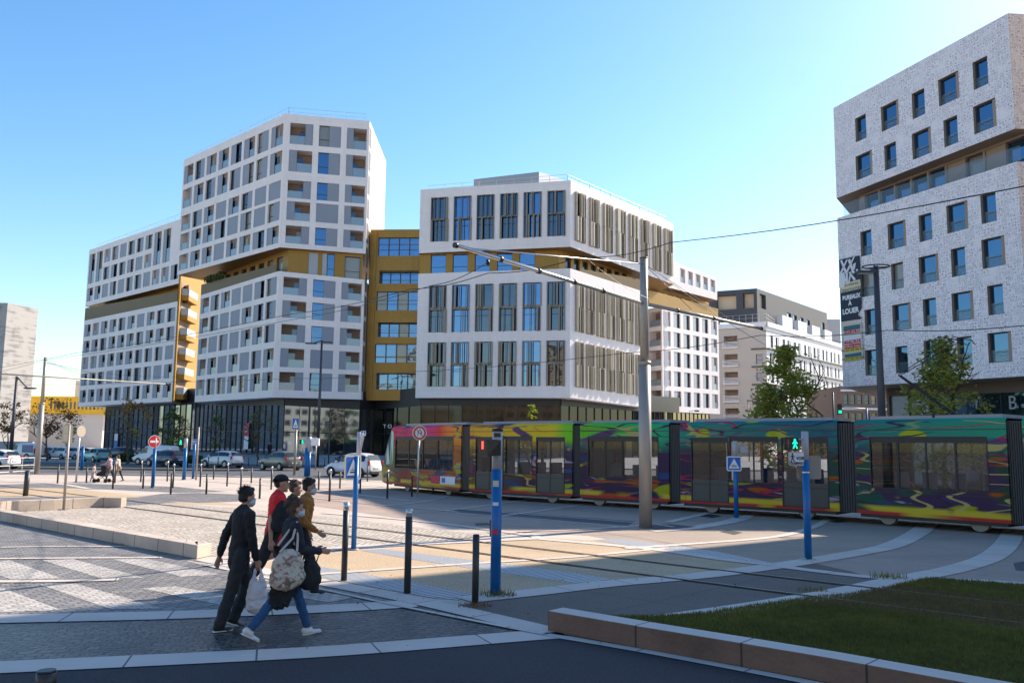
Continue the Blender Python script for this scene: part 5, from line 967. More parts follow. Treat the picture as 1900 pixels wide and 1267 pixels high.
# catenary masts, arms and wires
def mast(px, base, top, rad, label):
    b_ = G(px, base); e = empty('catenary_mast', b_, label, 'mast'); h = Z((b_.x, b_.y), top); cyl((0, 0, 0), (0, 0, h*.60), rad, 'lower_tube', MAST, e, 24, rad*.97); cyl((0, 0, h*.60), (0, 0, h), rad*.68, 'upper_tube', MAST, e, 24, rad*.62)
    cyl((0, 0, h*.595), (0, 0, h*.61), rad*1.02, 'collar', MAST, e, 24); cyl((0, 0, h), (0, 0, h+.03), rad*.66, 'cap', DARKP, e, 24); return e, b_, h
e, b_, h = mast(1198, 979, 480, .18, 'thick grey overhead line mast standing in front of the tram, carrying the long tube arm')
a0, a1 = V(848, 456, 17.6), V(1411, 609, 29.4); am = b_+Vector((0, 0, 6.3)); tdir = (a1-a0).normalized()
cyl(a0-b_, am-b_-tdir*.12, .045, 'arm', CAPS, e, 14, .055); cyl(am-b_+tdir*.12, a1-b_, .055, 'arm', MAST, e, 14, .05)
cyl(a0-tdir*.08-b_, a0-b_, .06, 'insulator', BKB, e, 12); cyl(a1-b_, a1+tdir*.1-b_, .065, 'insulator', BKB, e, 12)
top_ = Vector((0, 0, Z((b_.x, b_.y), 490))); cyl(a0+tdir*.25-b_, top_, .016, 'tie_rod', CAPS, e, 8); cyl(a1-tdir*2.2-b_, top_, .008, 'tie_rod', BKB, e, 6); cyl(a1-tdir*5-b_, top_, .008, 'tie_rod', BKB, e, 6)
for k in (.18, .36, .55, .72, 1.25, 1.55): p = a0+(am-a0)*k if k < 1 else am+(a1-am)*(k-1); cyl(p-tdir*.05-b_, p+tdir*.05-b_, .07, 'clamp', DARKP, e, 12)
cyl(V(905, 482, 19)-b_, V(905, 492, 19)-b_, .04, 'hanger', BKB, e, 8)
e2, b2, h2_ = mast(68, 879, 664, .17, 'pale overhead line mast at the left near the road')
a2, a3 = V(-60, 690, b2.y-6), V(308, 712.5, b2.y+9); cyl(a2-b2, a3-b2, .05, 'arm', MAST, e2, 10); cyl(a3-b2, a3+(a3-a2).normalized()*.2-b2, .1, 'insulator', BKB, e2, 8)
for q in (.6, .8): cyl(Vector((0, 0, h2_-.3)), a2.lerp(a3, q)-b2, .012, 'tie_rod', DARKP, e2, 5)
WIRE = mat('black_wire', (.012, .012, .012), .5)
def wire(pts, r, label):
    ps = [V(*p) for p in pts]; out = []
    for i in range(len(ps)-1):
        for k in range(8):
            t = k/8; out.append(ps[i].lerp(ps[i+1], t)-Vector((0, 0, .10*math.sin(math.pi*t))))
    out.append(ps[-1]); mb = MB(); mb.tube(out, r, 6); o = mb.build('overhead_wire', WIRE); tag(o, label, 'cable', 'overhead wires')
wire([(1990, 328, 11), (1245, 450, 19.6), (1086, 478, 22)], .010, 'thick black wire running up to the right edge of the photo'); wire([(1062, 482, 22), (905, 507, 24), (760, 537, 27), (545, 582, 34), (140, 655, 56), (-60, 690, 70)], .012, 'black wire sloping from the long arm down to the left mast')
wire([(905, 487, 19), (800, 530, 24), (560, 590, 40), (83, 668, 57)], .010, 'second black wire from the arm hanger towards the left mast'); wire([(1990, 594, 18), (1645, 613, 24), (1411, 622, 29), (1160, 655, 34), (760, 690, 45), (560, 702, 55), (-60, 715, 90)], .012, 'lowest contact wire crossing the whole picture at window height')
wire([(1411, 612, 29.4), (1520, 628, 40), (1700, 650, 70)], .012, 'short wire from the right end of the arm'); wire([(1086, 478, 22), (1205, 555, 24.2)], .006, 'thin bracing wire close to the big mast'); wire([(1205, 495, 24), (1420, 640, 32)], .007, 'thin stay wire falling right from the big mast'); wire([(83, 668, 57), (-60, 700, 52)], .012, 'short wire from the left mast to the left edge'); wire([(85, 668, 57), (150, 690, 80), (330, 700, 110)], .012, 'thin wire from the left mast towards the apartment block')
# lamps
LAMPM = mat('lamp_grey', (.055, .055, .065), .5)
def lamp(px, base, top, Y, rad, heads, label, ring_=None, cat='street lamp'):
    p = V(px, base, Y); b_ = Vector((p.x, Y, ground_z(Y, p.x))); e = empty('street_lamp', b_, label, cat, 'street lamps' if False else None); h = Z((b_.x, b_.y), top)-b_.z
    cyl((0, 0, 0), (0, 0, h), rad, 'pole', LAMPM, e, 14, rad*.6)
    for hx, hy, w in heads:
        q = V(hx, hy, Y)-b_; mb = MB(); mb.box(tuple(q), (w, w*.45, .13)); o = mb.build('lamp_head', LAMPM, e, bevel=.04); mb = MB(); mb.box((q.x, q.y, q.z-.075), (w*.8, w*.35, .02)); mb.build('lens', mat('lamp_lens', (.35, .36, .36), .3), o)
        cyl((0, 0, h-.05), tuple(q+Vector((-math.copysign(w*.3, q.x), 0, .05))), rad*.35, 'bracket', LAMPM, e, 8)
    if ring_:
        mb = MB(); q = [Vector((ring_*math.cos(a*math.pi/12), ring_*.8*math.sin(a*math.pi/12), h-.02)) for a in range(25)]; mb.tube(q, .035, 6, False)
        for a in (0, 8, 16): mb.tube([(0, 0, h-.05), q[a]], .025, 6)
        mb.build('ring', LAMPM, e)
    return e
lamp(589, 846, 631, 86, .17, [(577, 637, 1.1), (606, 635, 1.1)], 'tall dark street lamp with two heads in front of the tower')
lamp(1637, 790, 494, 40, .20, [(1606, 505, .85)], 'tall dark street lamp with ring top before the perforated building', .62)
lamp(20, 838, 698, 78, .18, [(56, 720, 1.0)], 'dark street lamp with one arm at the far left')
for x, t, Y, hx, lab in ((610, 783, 84, 610, 'short slim lamp post by the dark glass front'), (1281, 762, 88, 1293, 'thin lamp post behind the tram beside the apartment wing'), (1390, 743, 100, 1390, 'thin dark post behind the tram before the beige block')): lamp(x, 845, t, Y, .07, [(hx, t, .5)], lab)
e = empty('traffic_light', (0, 0, 0), 'distant green traffic light before the beige block', 'traffic light'); p = V(1549, 845, 80); e.location = (p.x, 80, 0); h = Z((p.x, 80), 728); cyl((0, 0, 0), (0, 0, h), .09, 'pole', LAMPM, e, 10)
q = V(1557.5, 759, 79.8)-Vector((p.x, 80, 0)); mb = MB(); mb.box(tuple(q), (.36, .3, .95)); o = mb.build('signal_head', BKB, e); mb = MB(); mb.box((q.x, q.y-.16, q.z-.25), (.24, .03, .24)); mb.build('green_lamp', GREENL, o)
e = empty('gantry_arm', (0, 0, 0), 'thin pale horizontal signal arm on a blue pole under the overhang', 'signal arm'); p = V(1611, 845, 75); e.location = (p.x, 75, 0); cyl((0, 0, 0), (0, 0, Z((p.x, 75), 757)), .09, 'pole', BLUE, e, 10); q = V(1566, 756, 75)-Vector((p.x, 75, 0)); cyl((0, 0, q.z-.1), tuple(q), .07, 'arm', PW, e, 8)
# metal railing at far left
e = empty('railing', (0, 0, 0), 'steel pedestrian railing at the far left by the road', 'railing'); A_, B_, C_ = G(-60, 884), G(62, 877), G(50, 900); mb = MB()
for z in (1.05, .55, .15): mb.tube([A_+Vector((0, 0, z)), B_+Vector((0, 0, z))], .03, 6)
mb.build('rail_bars', STEEL, e); mb = MB()
for k in range(6): p = A_.lerp(B_, k/5); mb.tube([p, p+Vector((0, 0, 1.05))], .035, 6)
mb.build('rail_posts', STEEL, e)
# posters on the glass front
for px, py, w, h, cols_, lab in ((457, 809, 1.35, 3.3, (REDP, OFFW), 'red and white letting poster on the glass front above the red shirted man'), (300, 812, 1.3, 2.4, (REDP, OFFW), 'red and white poster on the glass behind the no entry sign'), (215, 817, 1.3, 2.2, (OFFW, SIGNB), 'white and blue poster on the glass at the left end of the podium')):
    seg = 2 if px > 400 else (1 if px > 280 else 0); f = Face(pod[seg], pod[seg+1], (.85, .85), (7, 7)); p = on_plane(f, px, py, .25); e = empty('poster', (0, 0, 0), lab, 'poster'); M = rotm(f.n, p)
    plate(w, h, M, e, [('upper_field', cols_[0], sq(-.5, .0, .5, .5)), ('lower_field', cols_[1], sq(-.5, -.5, .5, .0))], 'board', OFFW, .01)
    if px > 400:
        for k, s_ in enumerate(('A LOUER', 'BUREAUX')): text('lettering', s_, .30, PW, M @ Matrix.Translation((0, 1.1-.5*k, .012)), e, .002)
# ================================================================ TREES
LF = {'green': mat('leaf_green', (.21, .28, .045), .6, noise=.35, nscale=2), 'lime': mat('leaf_lime', (.26, .30, .03), .6, noise=.2, nscale=2), 'dark': mat('leaf_dark', (.08, .12, .03), .6, noise=.3, nscale=2), 'brown': mat('leaf_autumn', (.30, .15, .055), .7, noise=.3, nscale=2), 'olive': mat('leaf_olive', (.32, .32, .06), .6, noise=.35, nscale=2)}
for k in LF.values():       # leaves let some light through
    n, b = nodes_of(k); tr = n.nodes.new('ShaderNodeBsdfTranslucent'); mxs = n.nodes.new('ShaderNodeMixShader'); mxs.inputs[0].default_value = .5
    src = b.inputs['Base Color'].links[0].from_socket; n.links.new(src, tr.inputs[0]); out = [x for x in n.nodes if x.type == 'OUTPUT_MATERIAL'][0]; n.links.new(b.outputs[0], mxs.inputs[1]); n.links.new(tr.outputs[0], mxs.inputs[2]); n.links.new(mxs.outputs[0], out.inputs[0])
BARK = mat('bark', (.075, .055, .04), .9, noise=.3, nscale=4)
def tree(px, Y, ptop, pbase, wpx, kinds, n_leaf, label, shape='oval', seed=1, leaf=.10, trunk=.28, lean=0.0, group=None, x=None, h=None, w=None):
    rr = random.Random(seed)
    if x is None: p = V(px, pbase, Y); X = p.x
    else: X = x
    bz = ground_z(Y, X); e = empty('tree', (X, Y, bz), label, 'tree', group); Ht = (Z((X, Y), ptop)-bz) if h is None else h; Wd = (wpx/F*Y) if w is None else w
    mb = MB(); r = .016*Ht+.03; tips = []
    def branch(p, d, L_, r_, lev):
        ps = [p]; q = p.copy(); dd = d.copy()
        for k in range(4): dd = (dd+Vector((rr.gauss(0, .12), rr.gauss(0, .12), rr.gauss(.04, .08)))).normalized(); q = q+dd*L_/4; ps.append(q.copy())
        mb.tube(ps, [r_*(1-.16*k) for k in range(5)], 7 if lev == 0 else 5, False)
        if lev >= 1: tips.extend(ps[2:])
        if lev < 3:
            for k in range(3 if lev else 6):
                a = rr.uniform(0, 6.28); up = .55 if lev == 0 else .35; nd = Vector((math.cos(a), math.sin(a), rr.uniform(.2, 1.0)*up*1.6)).normalized(); nd = (nd*.75+dd*.35).normalized(); s_ = ps[rr.choice((2, 3, 4))]
                branch(s_, nd, L_*rr.uniform(.5, .72), r_*.5, lev+1)
    if shape == 'oval': branch(Vector((0, 0, 0)), Vector((lean, 0, 1)).normalized(), Ht*.55, r, 0)
    else: branch(Vector((0, 0, 0)), Vector((lean, 0, 1)).normalized(), Ht*.5, r, 0)
    # keep limbs inside the crown envelope
    c0 = Ht*trunk; ch = Ht-c0
    def env(p):
        t = (p.z-c0)/ch
        if t <= 0 or t >= 1: return 0
        if shape == 'oval': k_ = math.sin(math.pi*min(1, max(0, t))**.62)**.75
        elif shape == 'column': k_ = math.sin(math.pi*t**.7)**.5
        else: k_ = min(1, (t*2.2))*math.sqrt(max(0, 1-t**3.5))
        return k_*Wd/2
    mb.v = [tuple(Vector((v[0]*(Wd/2)/max(Wd/2, math.hypot(v[0], v[1])), v[1]*(Wd/2)/max(Wd/2, math.hypot(v[0], v[1])), min(v[2], Ht*.96)))) for v in mb.v]
    mb.build('trunk', BARK, e)
    clus = []
    for _ in range(max(18, n_leaf//70)):
        for _t in range(30):
            z = c0+ch*rr.random(); rad = env(Vector((0, 0, z))); a = rr.uniform(0, 6.28); q = rad*math.sqrt(rr.random())*rr.uniform(.75, 1.12)
            if rad > 0: clus.append((Vector((q*math.cos(a), q*math.sin(a), z)), rr.uniform(.10, .20)*Wd*(.7 if shape != 'oval' else .8))); break
    ms = [LF[k] for k in kinds]; lb = MB(); dens = [rr.random()**.5 for _ in clus]
    for _ in range(n_leaf):
        c_, s_ = rr.choice(clus); v = Vector((rr.gauss(0, 1), rr.gauss(0, 1), rr.gauss(0, .75)))*s_*.5; p = c_+v
        if p.z > Ht*1.02: continue
        a, t = rr.uniform(0, 6.28), rr.uniform(-1.2, 1.2); u = Vector((math.cos(a), math.sin(a), math.sin(t)*.6)).normalized(); w_ = u.cross(Vector((rr.gauss(0, 1), rr.gauss(0, 1), rr.gauss(0, 1)))).normalized(); sz = leaf*rr.choice((rr.uniform(.45, .8), rr.uniform(.7, 1.2), rr.uniform(1.0, 1.5)))
        lb.m = 0 if (len(ms) == 1 or rr.random() < (.75 if p.z > c0+ch*.3 else .45)) else rr.randrange(1, len(ms)); lb.quad(p-u*sz, p+w_*sz*.6, p+u*sz, p-w_*sz*.6)
    lb.build('crown', ms, e); return e
tree(1463, 58, 646, 845, 150, ['olive', 'green', 'lime'], 7500, 'bushy green tree with lime leaves low on its left side, behind the tram', 'oval', 3, .14, .1)
tree(1752, 40, 628, 848, 165, ['olive', 'green', 'dark'], 6500, 'windswept olive green tree in front of the perforated building', 'oval', 8, .085, .14, .05)
tree(986, 76, 752, 845, 42, ['lime'], 900, 'slender sapling with bright yellow leaves before the office front', 'column', 5, .10, .2)
tree(88, 96, 741, 850, 118, ['brown'], 1500, 'brown leaved umbrella shaped tree by the parked cars at left', 'umbrella', 11, .12, .42, .05)
tree(238, 90, 741, 852, 100, ['brown', 'olive'], 1300, 'brown leaved bare looking tree in front of the long apartment block', 'umbrella', 12, .11, .42, .06)
tree(12, 92, 748, 852, 70, ['brown'], 900, 'brown leaved tree cut by the left edge of the photo', 'umbrella', 13, .12, .42)
tree(318, 92, 758, 845, 66, ['dark', 'green'], 2600, 'dark green young tree before the glass front', 'oval', 14, .10, .25)
tree(123, 108, 770, 846, 36, ['green', 'brown'], 500, 'small half bare tree beside the white ground floor wall', 'oval', 15, .10, .35)
tree(400, 94, 756, 845, 46, ['dark', 'olive'], 700, 'thin green tree against the mirrored glass, left of the white hatchback', 'oval', 16, .09, .3)
tree(480, 94, 752, 845, 60, ['dark', 'brown'], 700, 'thin tree against the mirrored glass behind the grey car', 'oval', 17, .09, .35)
for i, (x, y, h_, w_) in enumerate(((-22, -22, 11, 7), (-6, -34, 12, 8), (6, -30, 12, 8), (18, -24, 10, 7), (34, -8, 9, 6), (-40, -18, 11, 8), (-55, -5, 10, 7), (28, -36, 12, 9))):
    tree(0, y, 0, 0, 0, ['dark', 'green'], 1600, 'leafy tree behind the viewer, '+('far left', 'left of centre', 'right of centre', 'nearest on the right', 'by the corner block', 'beside the long block', 'leftmost of all', 'deep behind on the right')[i], 'oval', 30+i, .24, .25, group='trees across the square', x=x, h=h_, w=w_)
def hedge(x0, x1, py, Y, h, label):
    a, b_ = V(x0, py, Y), V(x1, py, Y); rr = random.Random(int(x0)); lb = MB(); z0 = ground_z(Y, a.x)
    for _ in range(2600):
        p = Vector((rr.uniform(a.x, b_.x), Y+rr.gauss(0, .4), z0+h*rr.random()**.6*(1+.25*mnoise.noise((a.x+_*.01, 0, 0))))); u = Vector((rr.gauss(0, 1), rr.gauss(0, 1), rr.gauss(0, 1))).normalized(); w = u.cross(Vector((rr.gauss(0, 1), rr.gauss(0, 1), rr.gauss(0, 1)))).normalized(); lb.quad(p-u*.12, p+w*.08, p+u*.12, p-w*.08)
    o = lb.build('hedge', LF['dark']); tag(o, label, 'hedge')
hedge(225, 262, 850, 96, .9, 'dark clipped hedge between dark parked car and white van'); hedge(325, 372, 850, 93, .8, 'dark hedge behind the dark blue car near the green walking light')
medp = [(-88, 70.9), (-24, 70.3), (-22.6, 69.7), (-24, 69.2), (-88, 69.4)]; sheet('median_grass', medp, .138, mat('median_green', (.07, .10, .03), .9, noise=.3, nscale=2))
# foliage on the terrace of the recessed storey
rr = random.Random(9); lb = MB()
for _ in range(500):
    u = rr.uniform(.08, .32); p = lL.P(u, 1)+Vector((rr.gauss(0, .2), rr.gauss(0, .2), 1.4+rr.random()*.9)); a = Vector((rr.gauss(0, 1), rr.gauss(0, 1), rr.gauss(0, 1))).normalized(); w = a.cross(Vector((rr.gauss(0, 1), 1, rr.gauss(0, 1)))).normalized(); lb.quad(p-a*.16, p+w*.1, p+a*.16, p-w*.1)
o = lb.build('terrace_plants', LF['dark']); tag(o, 'dark green plants on the brown terrace parapet of the tower', 'plants', kind='stuff')
# ================================================================ TRAM
LIV = bpy.data.materials.new('tram_livery'); LIV.use_nodes = True; n, b = nodes_of(LIV); L = n.links
tc = n.nodes.new('ShaderNodeTexCoord'); sx = n.nodes.new('ShaderNodeSeparateXYZ'); L.new(tc.outputs['UV'], sx.inputs[0])
def ramp(stops, src, const=False):
    r_ = n.nodes.new('ShaderNodeValToRGB'); cr = r_.color_ramp; cr.interpolation = 'CONSTANT' if const else 'LINEAR'
    while len(cr.elements) < len(stops): cr.elements.new(.5)
    for el, (p, c) in zip(cr.elements, stops): el.position = p; el.color = (*c, 1)
    L.new(src, r_.inputs[0]); return r_.outputs[0]
nu = n.nodes.new('ShaderNodeMath'); nu.operation = 'DIVIDE'; nu.inputs[1].default_value = 36.0; L.new(sx.outputs[0], nu.inputs[0])
upper = ramp([(0, (.10, .06, .16)), (.04, (.45, .01, .07)), (.15, (.50, .01, .12)), (.185, (.62, .16, .03)), (.25, (.60, .34, .03)), (.36, (.55, .42, .04)), (.375, (.20, .45, .06)), (.50, (.02, .33, .13)), (.52, (.01, .22, .16)), (.66, (.005, .09, .12)), (.70, (.005, .13, .13)), (.86, (.0, .28, .14))], nu.outputs[0])
lower = ramp([(0, (.16, .11, .09)), (.04, (.12, .25, .10)), (.07, (.30, .04, .06)), (.15, (.62, .18, .03)), (.21, (.60, .16, .03)), (.24, (.30, .20, .04)), (.32, (.06, .025, .08)), (.40, (.05, .02, .07)), (.50, (.05, .02, .10)), (.60, (.04, .02, .06)), (.71, (.01, .12, .08)), (.80, (.02, .10, .05)), (.88, (.035, .015, .04))], nu.outputs[0])
zs = n.nodes.new('ShaderNodeMapRange'); zs.inputs[1].default_value = 2.0; zs.inputs[2].default_value = 2.5; L.new(sx.outputs[1], zs.inputs[0])
def mix(f, a, c):
    m_ = n.nodes.new('ShaderNodeMix'); m_.data_type = 'RGBA'; L.new(f, m_.inputs[0])
    for i, s_ in ((6, a), (7, c)):
        if isinstance(s_, tuple): m_.inputs[i].default_value = (*s_, 1)
        else: L.new(s_, m_.inputs[i])
    return m_.outputs[2]
dkl = n.nodes.new('ShaderNodeVectorMath'); dkl.operation = 'SCALE'; dkl.inputs['Scale'].default_value = .62; L.new(lower, dkl.inputs[0]); brt = n.nodes.new('ShaderNodeVectorMath'); brt.operation = 'SCALE'; brt.inputs['Scale'].default_value = 1.35; L.new(upper, brt.inputs[0]); base = mix(zs.outputs[0], dkl.outputs[0], brt.outputs[0])
def blobs(scale, stretch, lo, hi, seed):
    mp = n.nodes.new('ShaderNodeMapping'); mp.inputs['Scale'].default_value = (stretch[0], stretch[1], 1); mp.inputs['Location'].default_value = (seed, seed*1.7, 0); L.new(tc.outputs['UV'], mp.inputs[0])
    z = n.nodes.new('ShaderNodeTexNoise'); z.inputs['Scale'].default_value = scale; z.inputs['Detail'].default_value = 1.2; z.inputs['Distortion'].default_value = 1.2; L.new(mp.outputs[0], z.inputs[0])
    r_ = n.nodes.new('ShaderNodeMapRange'); r_.inputs[1].default_value = lo; r_.inputs[2].default_value = hi; L.new(z.outputs[0], r_.inputs[0]); return r_.outputs[0]
zi = n.nodes.new('ShaderNodeMath'); zi.operation = 'SUBTRACT'; zi.inputs[0].default_value = 1.0; L.new(zs.outputs[0], zi.inputs[1])
def mul(a, c):
    m_ = n.nodes.new('ShaderNodeMath'); m_.operation = 'MULTIPLY'; L.new(a, m_.inputs[0]); L.new(c, m_.inputs[1]); return m_.outputs[0]
lo_ = zi.outputs[0]
c_ = mix(mul(blobs(.55, (.6, 1.3), .53, .60, 3), lo_), base, (.045, .02, .07)); c_ = mix(mul(blobs(.8, (.45, 1.6), .60, .64, 9), lo_), c_, (.36, .38, .05)); c_ = mix(mul(blobs(1.0, (.4, 1.9), .64, .68, 17), lo_), c_, (.40, .10, .03)); c_ = mix(mul(blobs(1.4, (.4, 2.2), .66, .70, 23), lo_), c_, (.32, .32, .38)); c_ = mix(mul(blobs(1.0, (.4, 2.0), .62, .68, 31), lo_), c_, (.03, .07, .20))
c_ = mix(mul(blobs(.7, (.45, 1.6), .60, .66, 47), zs.outputs[0]), c_, (.10, .05, .14))
mpv = n.nodes.new('ShaderNodeMapping'); mpv.inputs['Scale'].default_value = (.75, 1.9, 1); L.new(tc.outputs['UV'], mpv.inputs[0]); vv = n.nodes.new('ShaderNodeTexVoronoi'); vv.inputs['Scale'].default_value = 1.0; vv.inputs['Randomness'].default_value = .8; L.new(mpv.outputs[0], vv.inputs['Vector'])
vr = n.nodes.new('ShaderNodeMapRange'); vr.inputs[1].default_value = .36; vr.inputs[2].default_value = .28; L.new(vv.outputs['Distance'], vr.inputs[0]); c_ = mix(mul(mul(vr.outputs[0], blobs(.35, (1, .3), .50, .53, 70)), zs.outputs[0]), c_, (.42, .48, .07))
def contour(scale, st, seed, c, wd, colr, mask=None):
    mp = n.nodes.new('ShaderNodeMapping'); mp.inputs['Scale'].default_value = (st[0], st[1], 1); mp.inputs['Location'].default_value = (seed, seed, 0); L.new(tc.outputs['UV'], mp.inputs[0]); z = n.nodes.new('ShaderNodeTexNoise'); z.inputs['Scale'].default_value = scale; z.inputs['Detail'].default_value = .6; L.new(mp.outputs[0], z.inputs[0])
    d_ = n.nodes.new('ShaderNodeMath'); d_.operation = 'SUBTRACT'; L.new(z.outputs[0], d_.inputs[0]); d_.inputs[1].default_value = .5; a_ = n.nodes.new('ShaderNodeMath'); a_.operation = 'ABSOLUTE'; L.new(d_.outputs[0], a_.inputs[0])
    r_ = n.nodes.new('ShaderNodeMapRange'); r_.inputs[1].default_value = wd; r_.inputs[2].default_value = wd*.6; L.new(a_.outputs[0], r_.inputs[0]); f_ = r_.outputs[0] if mask is None else mul(r_.outputs[0], mask); return mix(f_, c, colr)
c_ = contour(1.3, (.3, 1.9), 12, c_, .016, (.03, .012, .045), blobs(.3, (1, .4), .47, .53, 5)); c_ = contour(1.1, (.35, 1.7), 55, c_, .014, (.50, .42, .20), blobs(.3, (1, .4), .48, .54, 91)); c_ = contour(1.2, (.35, 1.9), 77, c_, .014, (.45, .03, .10), blobs(.3, (1, .4), .50, .56, 19))
hv = n.nodes.new('ShaderNodeHueSaturation'); hv.inputs['Saturation'].default_value = 1.25; hv.inputs['Value'].default_value = .80; L.new(c_, hv.inputs['Color']); c_ = hv.outputs[0]
# yellow over red stripe along the sill
ys_ = n.nodes.new('ShaderNodeMapRange'); ys_.inputs[1].default_value = .62; ys_.inputs[2].default_value = .54; L.new(sx.outputs[1], ys_.inputs[0]); rs_ = n.nodes.new('ShaderNodeMapRange'); rs_.inputs[1].default_value = .44; rs_.inputs[2].default_value = .40; L.new(sx.outputs[1], rs_.inputs[0])
c_ = mix(mul(ys_.outputs[0], blobs(.6, (.5, .6), .42, .50, 88)), c_, (.52, .40, .02)); c_ = mix(mul(rs_.outputs[0], blobs(.5, (.5, .5), .36, .46, 66)), c_, (.42, .02, .02))
L.new(c_, b.inputs['Base Color']); b.inputs['Roughness'].default_value = .4; b.inputs['Specular IOR Level'].default_value = .25
TGL = mat('tram_glass', (.012, .018, .022), .02, 0.0, alpha=.36, spec=1.0); TGD = mat('tram_door_glass', (.006, .009, .012), .5, 0.0, alpha=1.0, spec=.9); BEL = mat('bellows_rubber', (.035, .034, .036), .6, noise=.1); TINT = mat('tram_interior', (.10, .11, .13), .6); TRF = mat('tram_roof', (.30, .30, .31), .5); TSEAT = mat('tram_seat', (.04, .10, .22), .7)
TB = mat('tram_black', (.012, .012, .013), .5); WHEEL = mat('tram_wheel', (.22, .21, .20), .5, .5)
def onpath(X): 
    for i in range(len(TP)-1):
        if TP[i].x <= X <= TP[i+1].x: return TP[i].lerp(TP[i+1], (X-TP[i].x)/(TP[i+1].x-TP[i].x))
def atpx(px):     # point of the near side line seen in that image column
    best = None
    for i in range(len(TP)-1):
        for k in range(200):
            p = TP[i].lerp(TP[i+1], k/200); d = CR.transposed() @ (p+Vector((0, 0, 1.5-CH))); x = W/2+F*d.x/-d.z
            if best is None or abs(x-px) < best[0]: best = (abs(x-px), p)
    return best[1]
tram = empty('tram', (0, 0, 0), 'long articulated tram in a colourful painted livery crossing the square', 'tram')
HT = 3.13; WT = 2.5
def tface(a, b_, z0, z1): return Face((a.x, a.y), (b_.x, b_.y), (z0, z0), (z1, z1))
def uvbox(f, u0, u1, v0, v1, d0, d1, name, m, parent, s0):
    mb = MB(); f.box(mb, u0, u1, v0, v1, d0, d1); o0 = f.P(0, 0)
    for k, fc in enumerate(mb.f): mb.uv[k] = [(s0+(Vector(mb.v[i])-o0).dot(Vector((f.d.x, f.d.y, 0))), mb.v[i][2]) for i in fc]
    return mb.build(name, m, parent)
def module(x0, x1, s0, wins, nose=False):
    A, B = atpx(x0), atpx(x1); f = tface(A, B, 0, HT); Lm = f.L; zv = lambda z: z/HT; px2u = lambda px: (Vector((atpx(px).x, atpx(px).y))-f.A).dot(f.d)/f.L
    e = tram; holes = []
    for (a, b_, kind) in wins: holes.append((px2u(a), px2u(b_), zv(.42 if kind == 'door' else 1.12), zv(2.55 if kind == 'door' else 2.58), .06))
    mb = MB(); f2 = Face(f.A, f.B, (.32, .32), (HT-.10, HT-.10)); hs = [(h[0], h[1], (h[2]*HT-.32)/(HT-.42), (h[3]*HT-.32)/(HT-.42), .06) for h in holes]; f2.wall(mb, hs)
    # far side wall with the same openings, ends, roof shoulder
    fb = Face(f.A-f.n*WT, f.B-f.n*WT, (.32, .32), (HT-.10, HT-.10)); fb.wall(mb, hs)
    P = f.P; zr = HT
    for (u, s_) in ((0, 1), (1, -1)): mb.quad(P(u, .1, 0), P(u, .1, -WT), P(u, zv(HT-.1), -WT), P(u, zv(HT-.1), 0))
    mb.quad(P(0, zv(HT-.1), 0), P(1, zv(HT-.1), 0), P(1, 1, -.12), P(0, 1, -.12)); mb.quad(P(0, zv(HT-.1), -WT), P(1, zv(HT-.1), -WT), P(1, 1, -WT+.12), P(0, 1, -WT+.12))
    for k, fc in enumerate(mb.f): mb.uv[k] = [(s0+(Vector(mb.v[i])-P(0, 0)).dot(Vector((f.d.x, f.d.y, 0))), mb.v[i][2]) for i in fc]
    mb.build('wagon_body', LIV, e)
    mb = MB(); f.box(mb, 0.002, .998, .995, 1.0, -WT+.12, -.12); f.box(mb, .06, .94, 1.0, 1.035, -WT+.5, -.5); mb.build('roof', TRF, e)
    mb = MB(); f.box(mb, .02, .98, .07, .105, -WT+.1, -.04); f.box(mb, .05, .95, .12, .14, -WT+.1, -.1); mb.build('skirt', TB, e)
    mb = MB(); f.box(mb, 0.01, .99, zv(.40), zv(.44), -WT+.08, -.08); f.box(mb, .01, .99, zv(2.52), zv(2.56), -WT+.08, -.08); mb.build('floor', TINT, e)
    for z in (2.80, .98): mb = MB(); f.box(mb, 0.0, 1, zv(z), zv(z+.022), 0.001, .006); mb.build('trim_line', TB, e)
    for h, (a, b_, kind) in zip(holes, wins):
        mb = MB(); mb.quad(P(h[0], h[2], -.03), P(h[1], h[2], -.03), P(h[1], h[3], -.03), P(h[0], h[3], -.03))
        o = mb.build('door' if kind == 'door' else 'window', TGL, e); mb = MB(); fw_ = .035/Lm; fh_ = .035/HT; f.box(mb, h[0]-fw_, h[0], h[2]-fh_, h[3]+fh_, -.05, .012); f.box(mb, h[1], h[1]+fw_, h[2]-fh_, h[3]+fh_, -.05, .012); f.box(mb, h[0], h[1], h[2]-fh_, h[2], -.05, .012); f.box(mb, h[0], h[1], h[3], h[3]+fh_, -.05, .012); mb.build('seal', TB, o); mb = MB(); mb.quad(P(h[0], h[2], -WT+.03), P(h[1], h[2], -WT+.03), P(h[1], h[3], -WT+.03), P(h[0], h[3], -WT+.03)); mb.build('far_window', TGL, e)
        mb = MB(); um = (h[0]+h[1])/2; f.box(mb, um-.025/Lm, um+.025/Lm, h[2], h[3], -.028, -.005); f.box(mb, h[0], h[1], h[3]-.045, h[3], -.028, -.006); [f.box(mb, lerp(h[0], h[1], q)-.03/Lm, lerp(h[0], h[1], q)+.03/Lm, h[2], h[3]-.045, -.028, -.006) for q in ((.25, .75) if (h[1]-h[0])*Lm > 2.2 else ())]; mb.build('window_bar', TB, o)
        if kind == 'door': mb = MB(); f.box(mb, h[0], h[1], h[2], zv(1.15), -.028, -.008); mb.build('lower_panel', TGD, o)
    mb = MB(); [f.box(mb, u_-.004/Lm, u_+.004/Lm, zv(.34), zv(3.0), .0005, .003) for u_ in (.035,)]; mb.build('panel_gap', TB, e)
    ns = max(2, int(Lm/1.0))
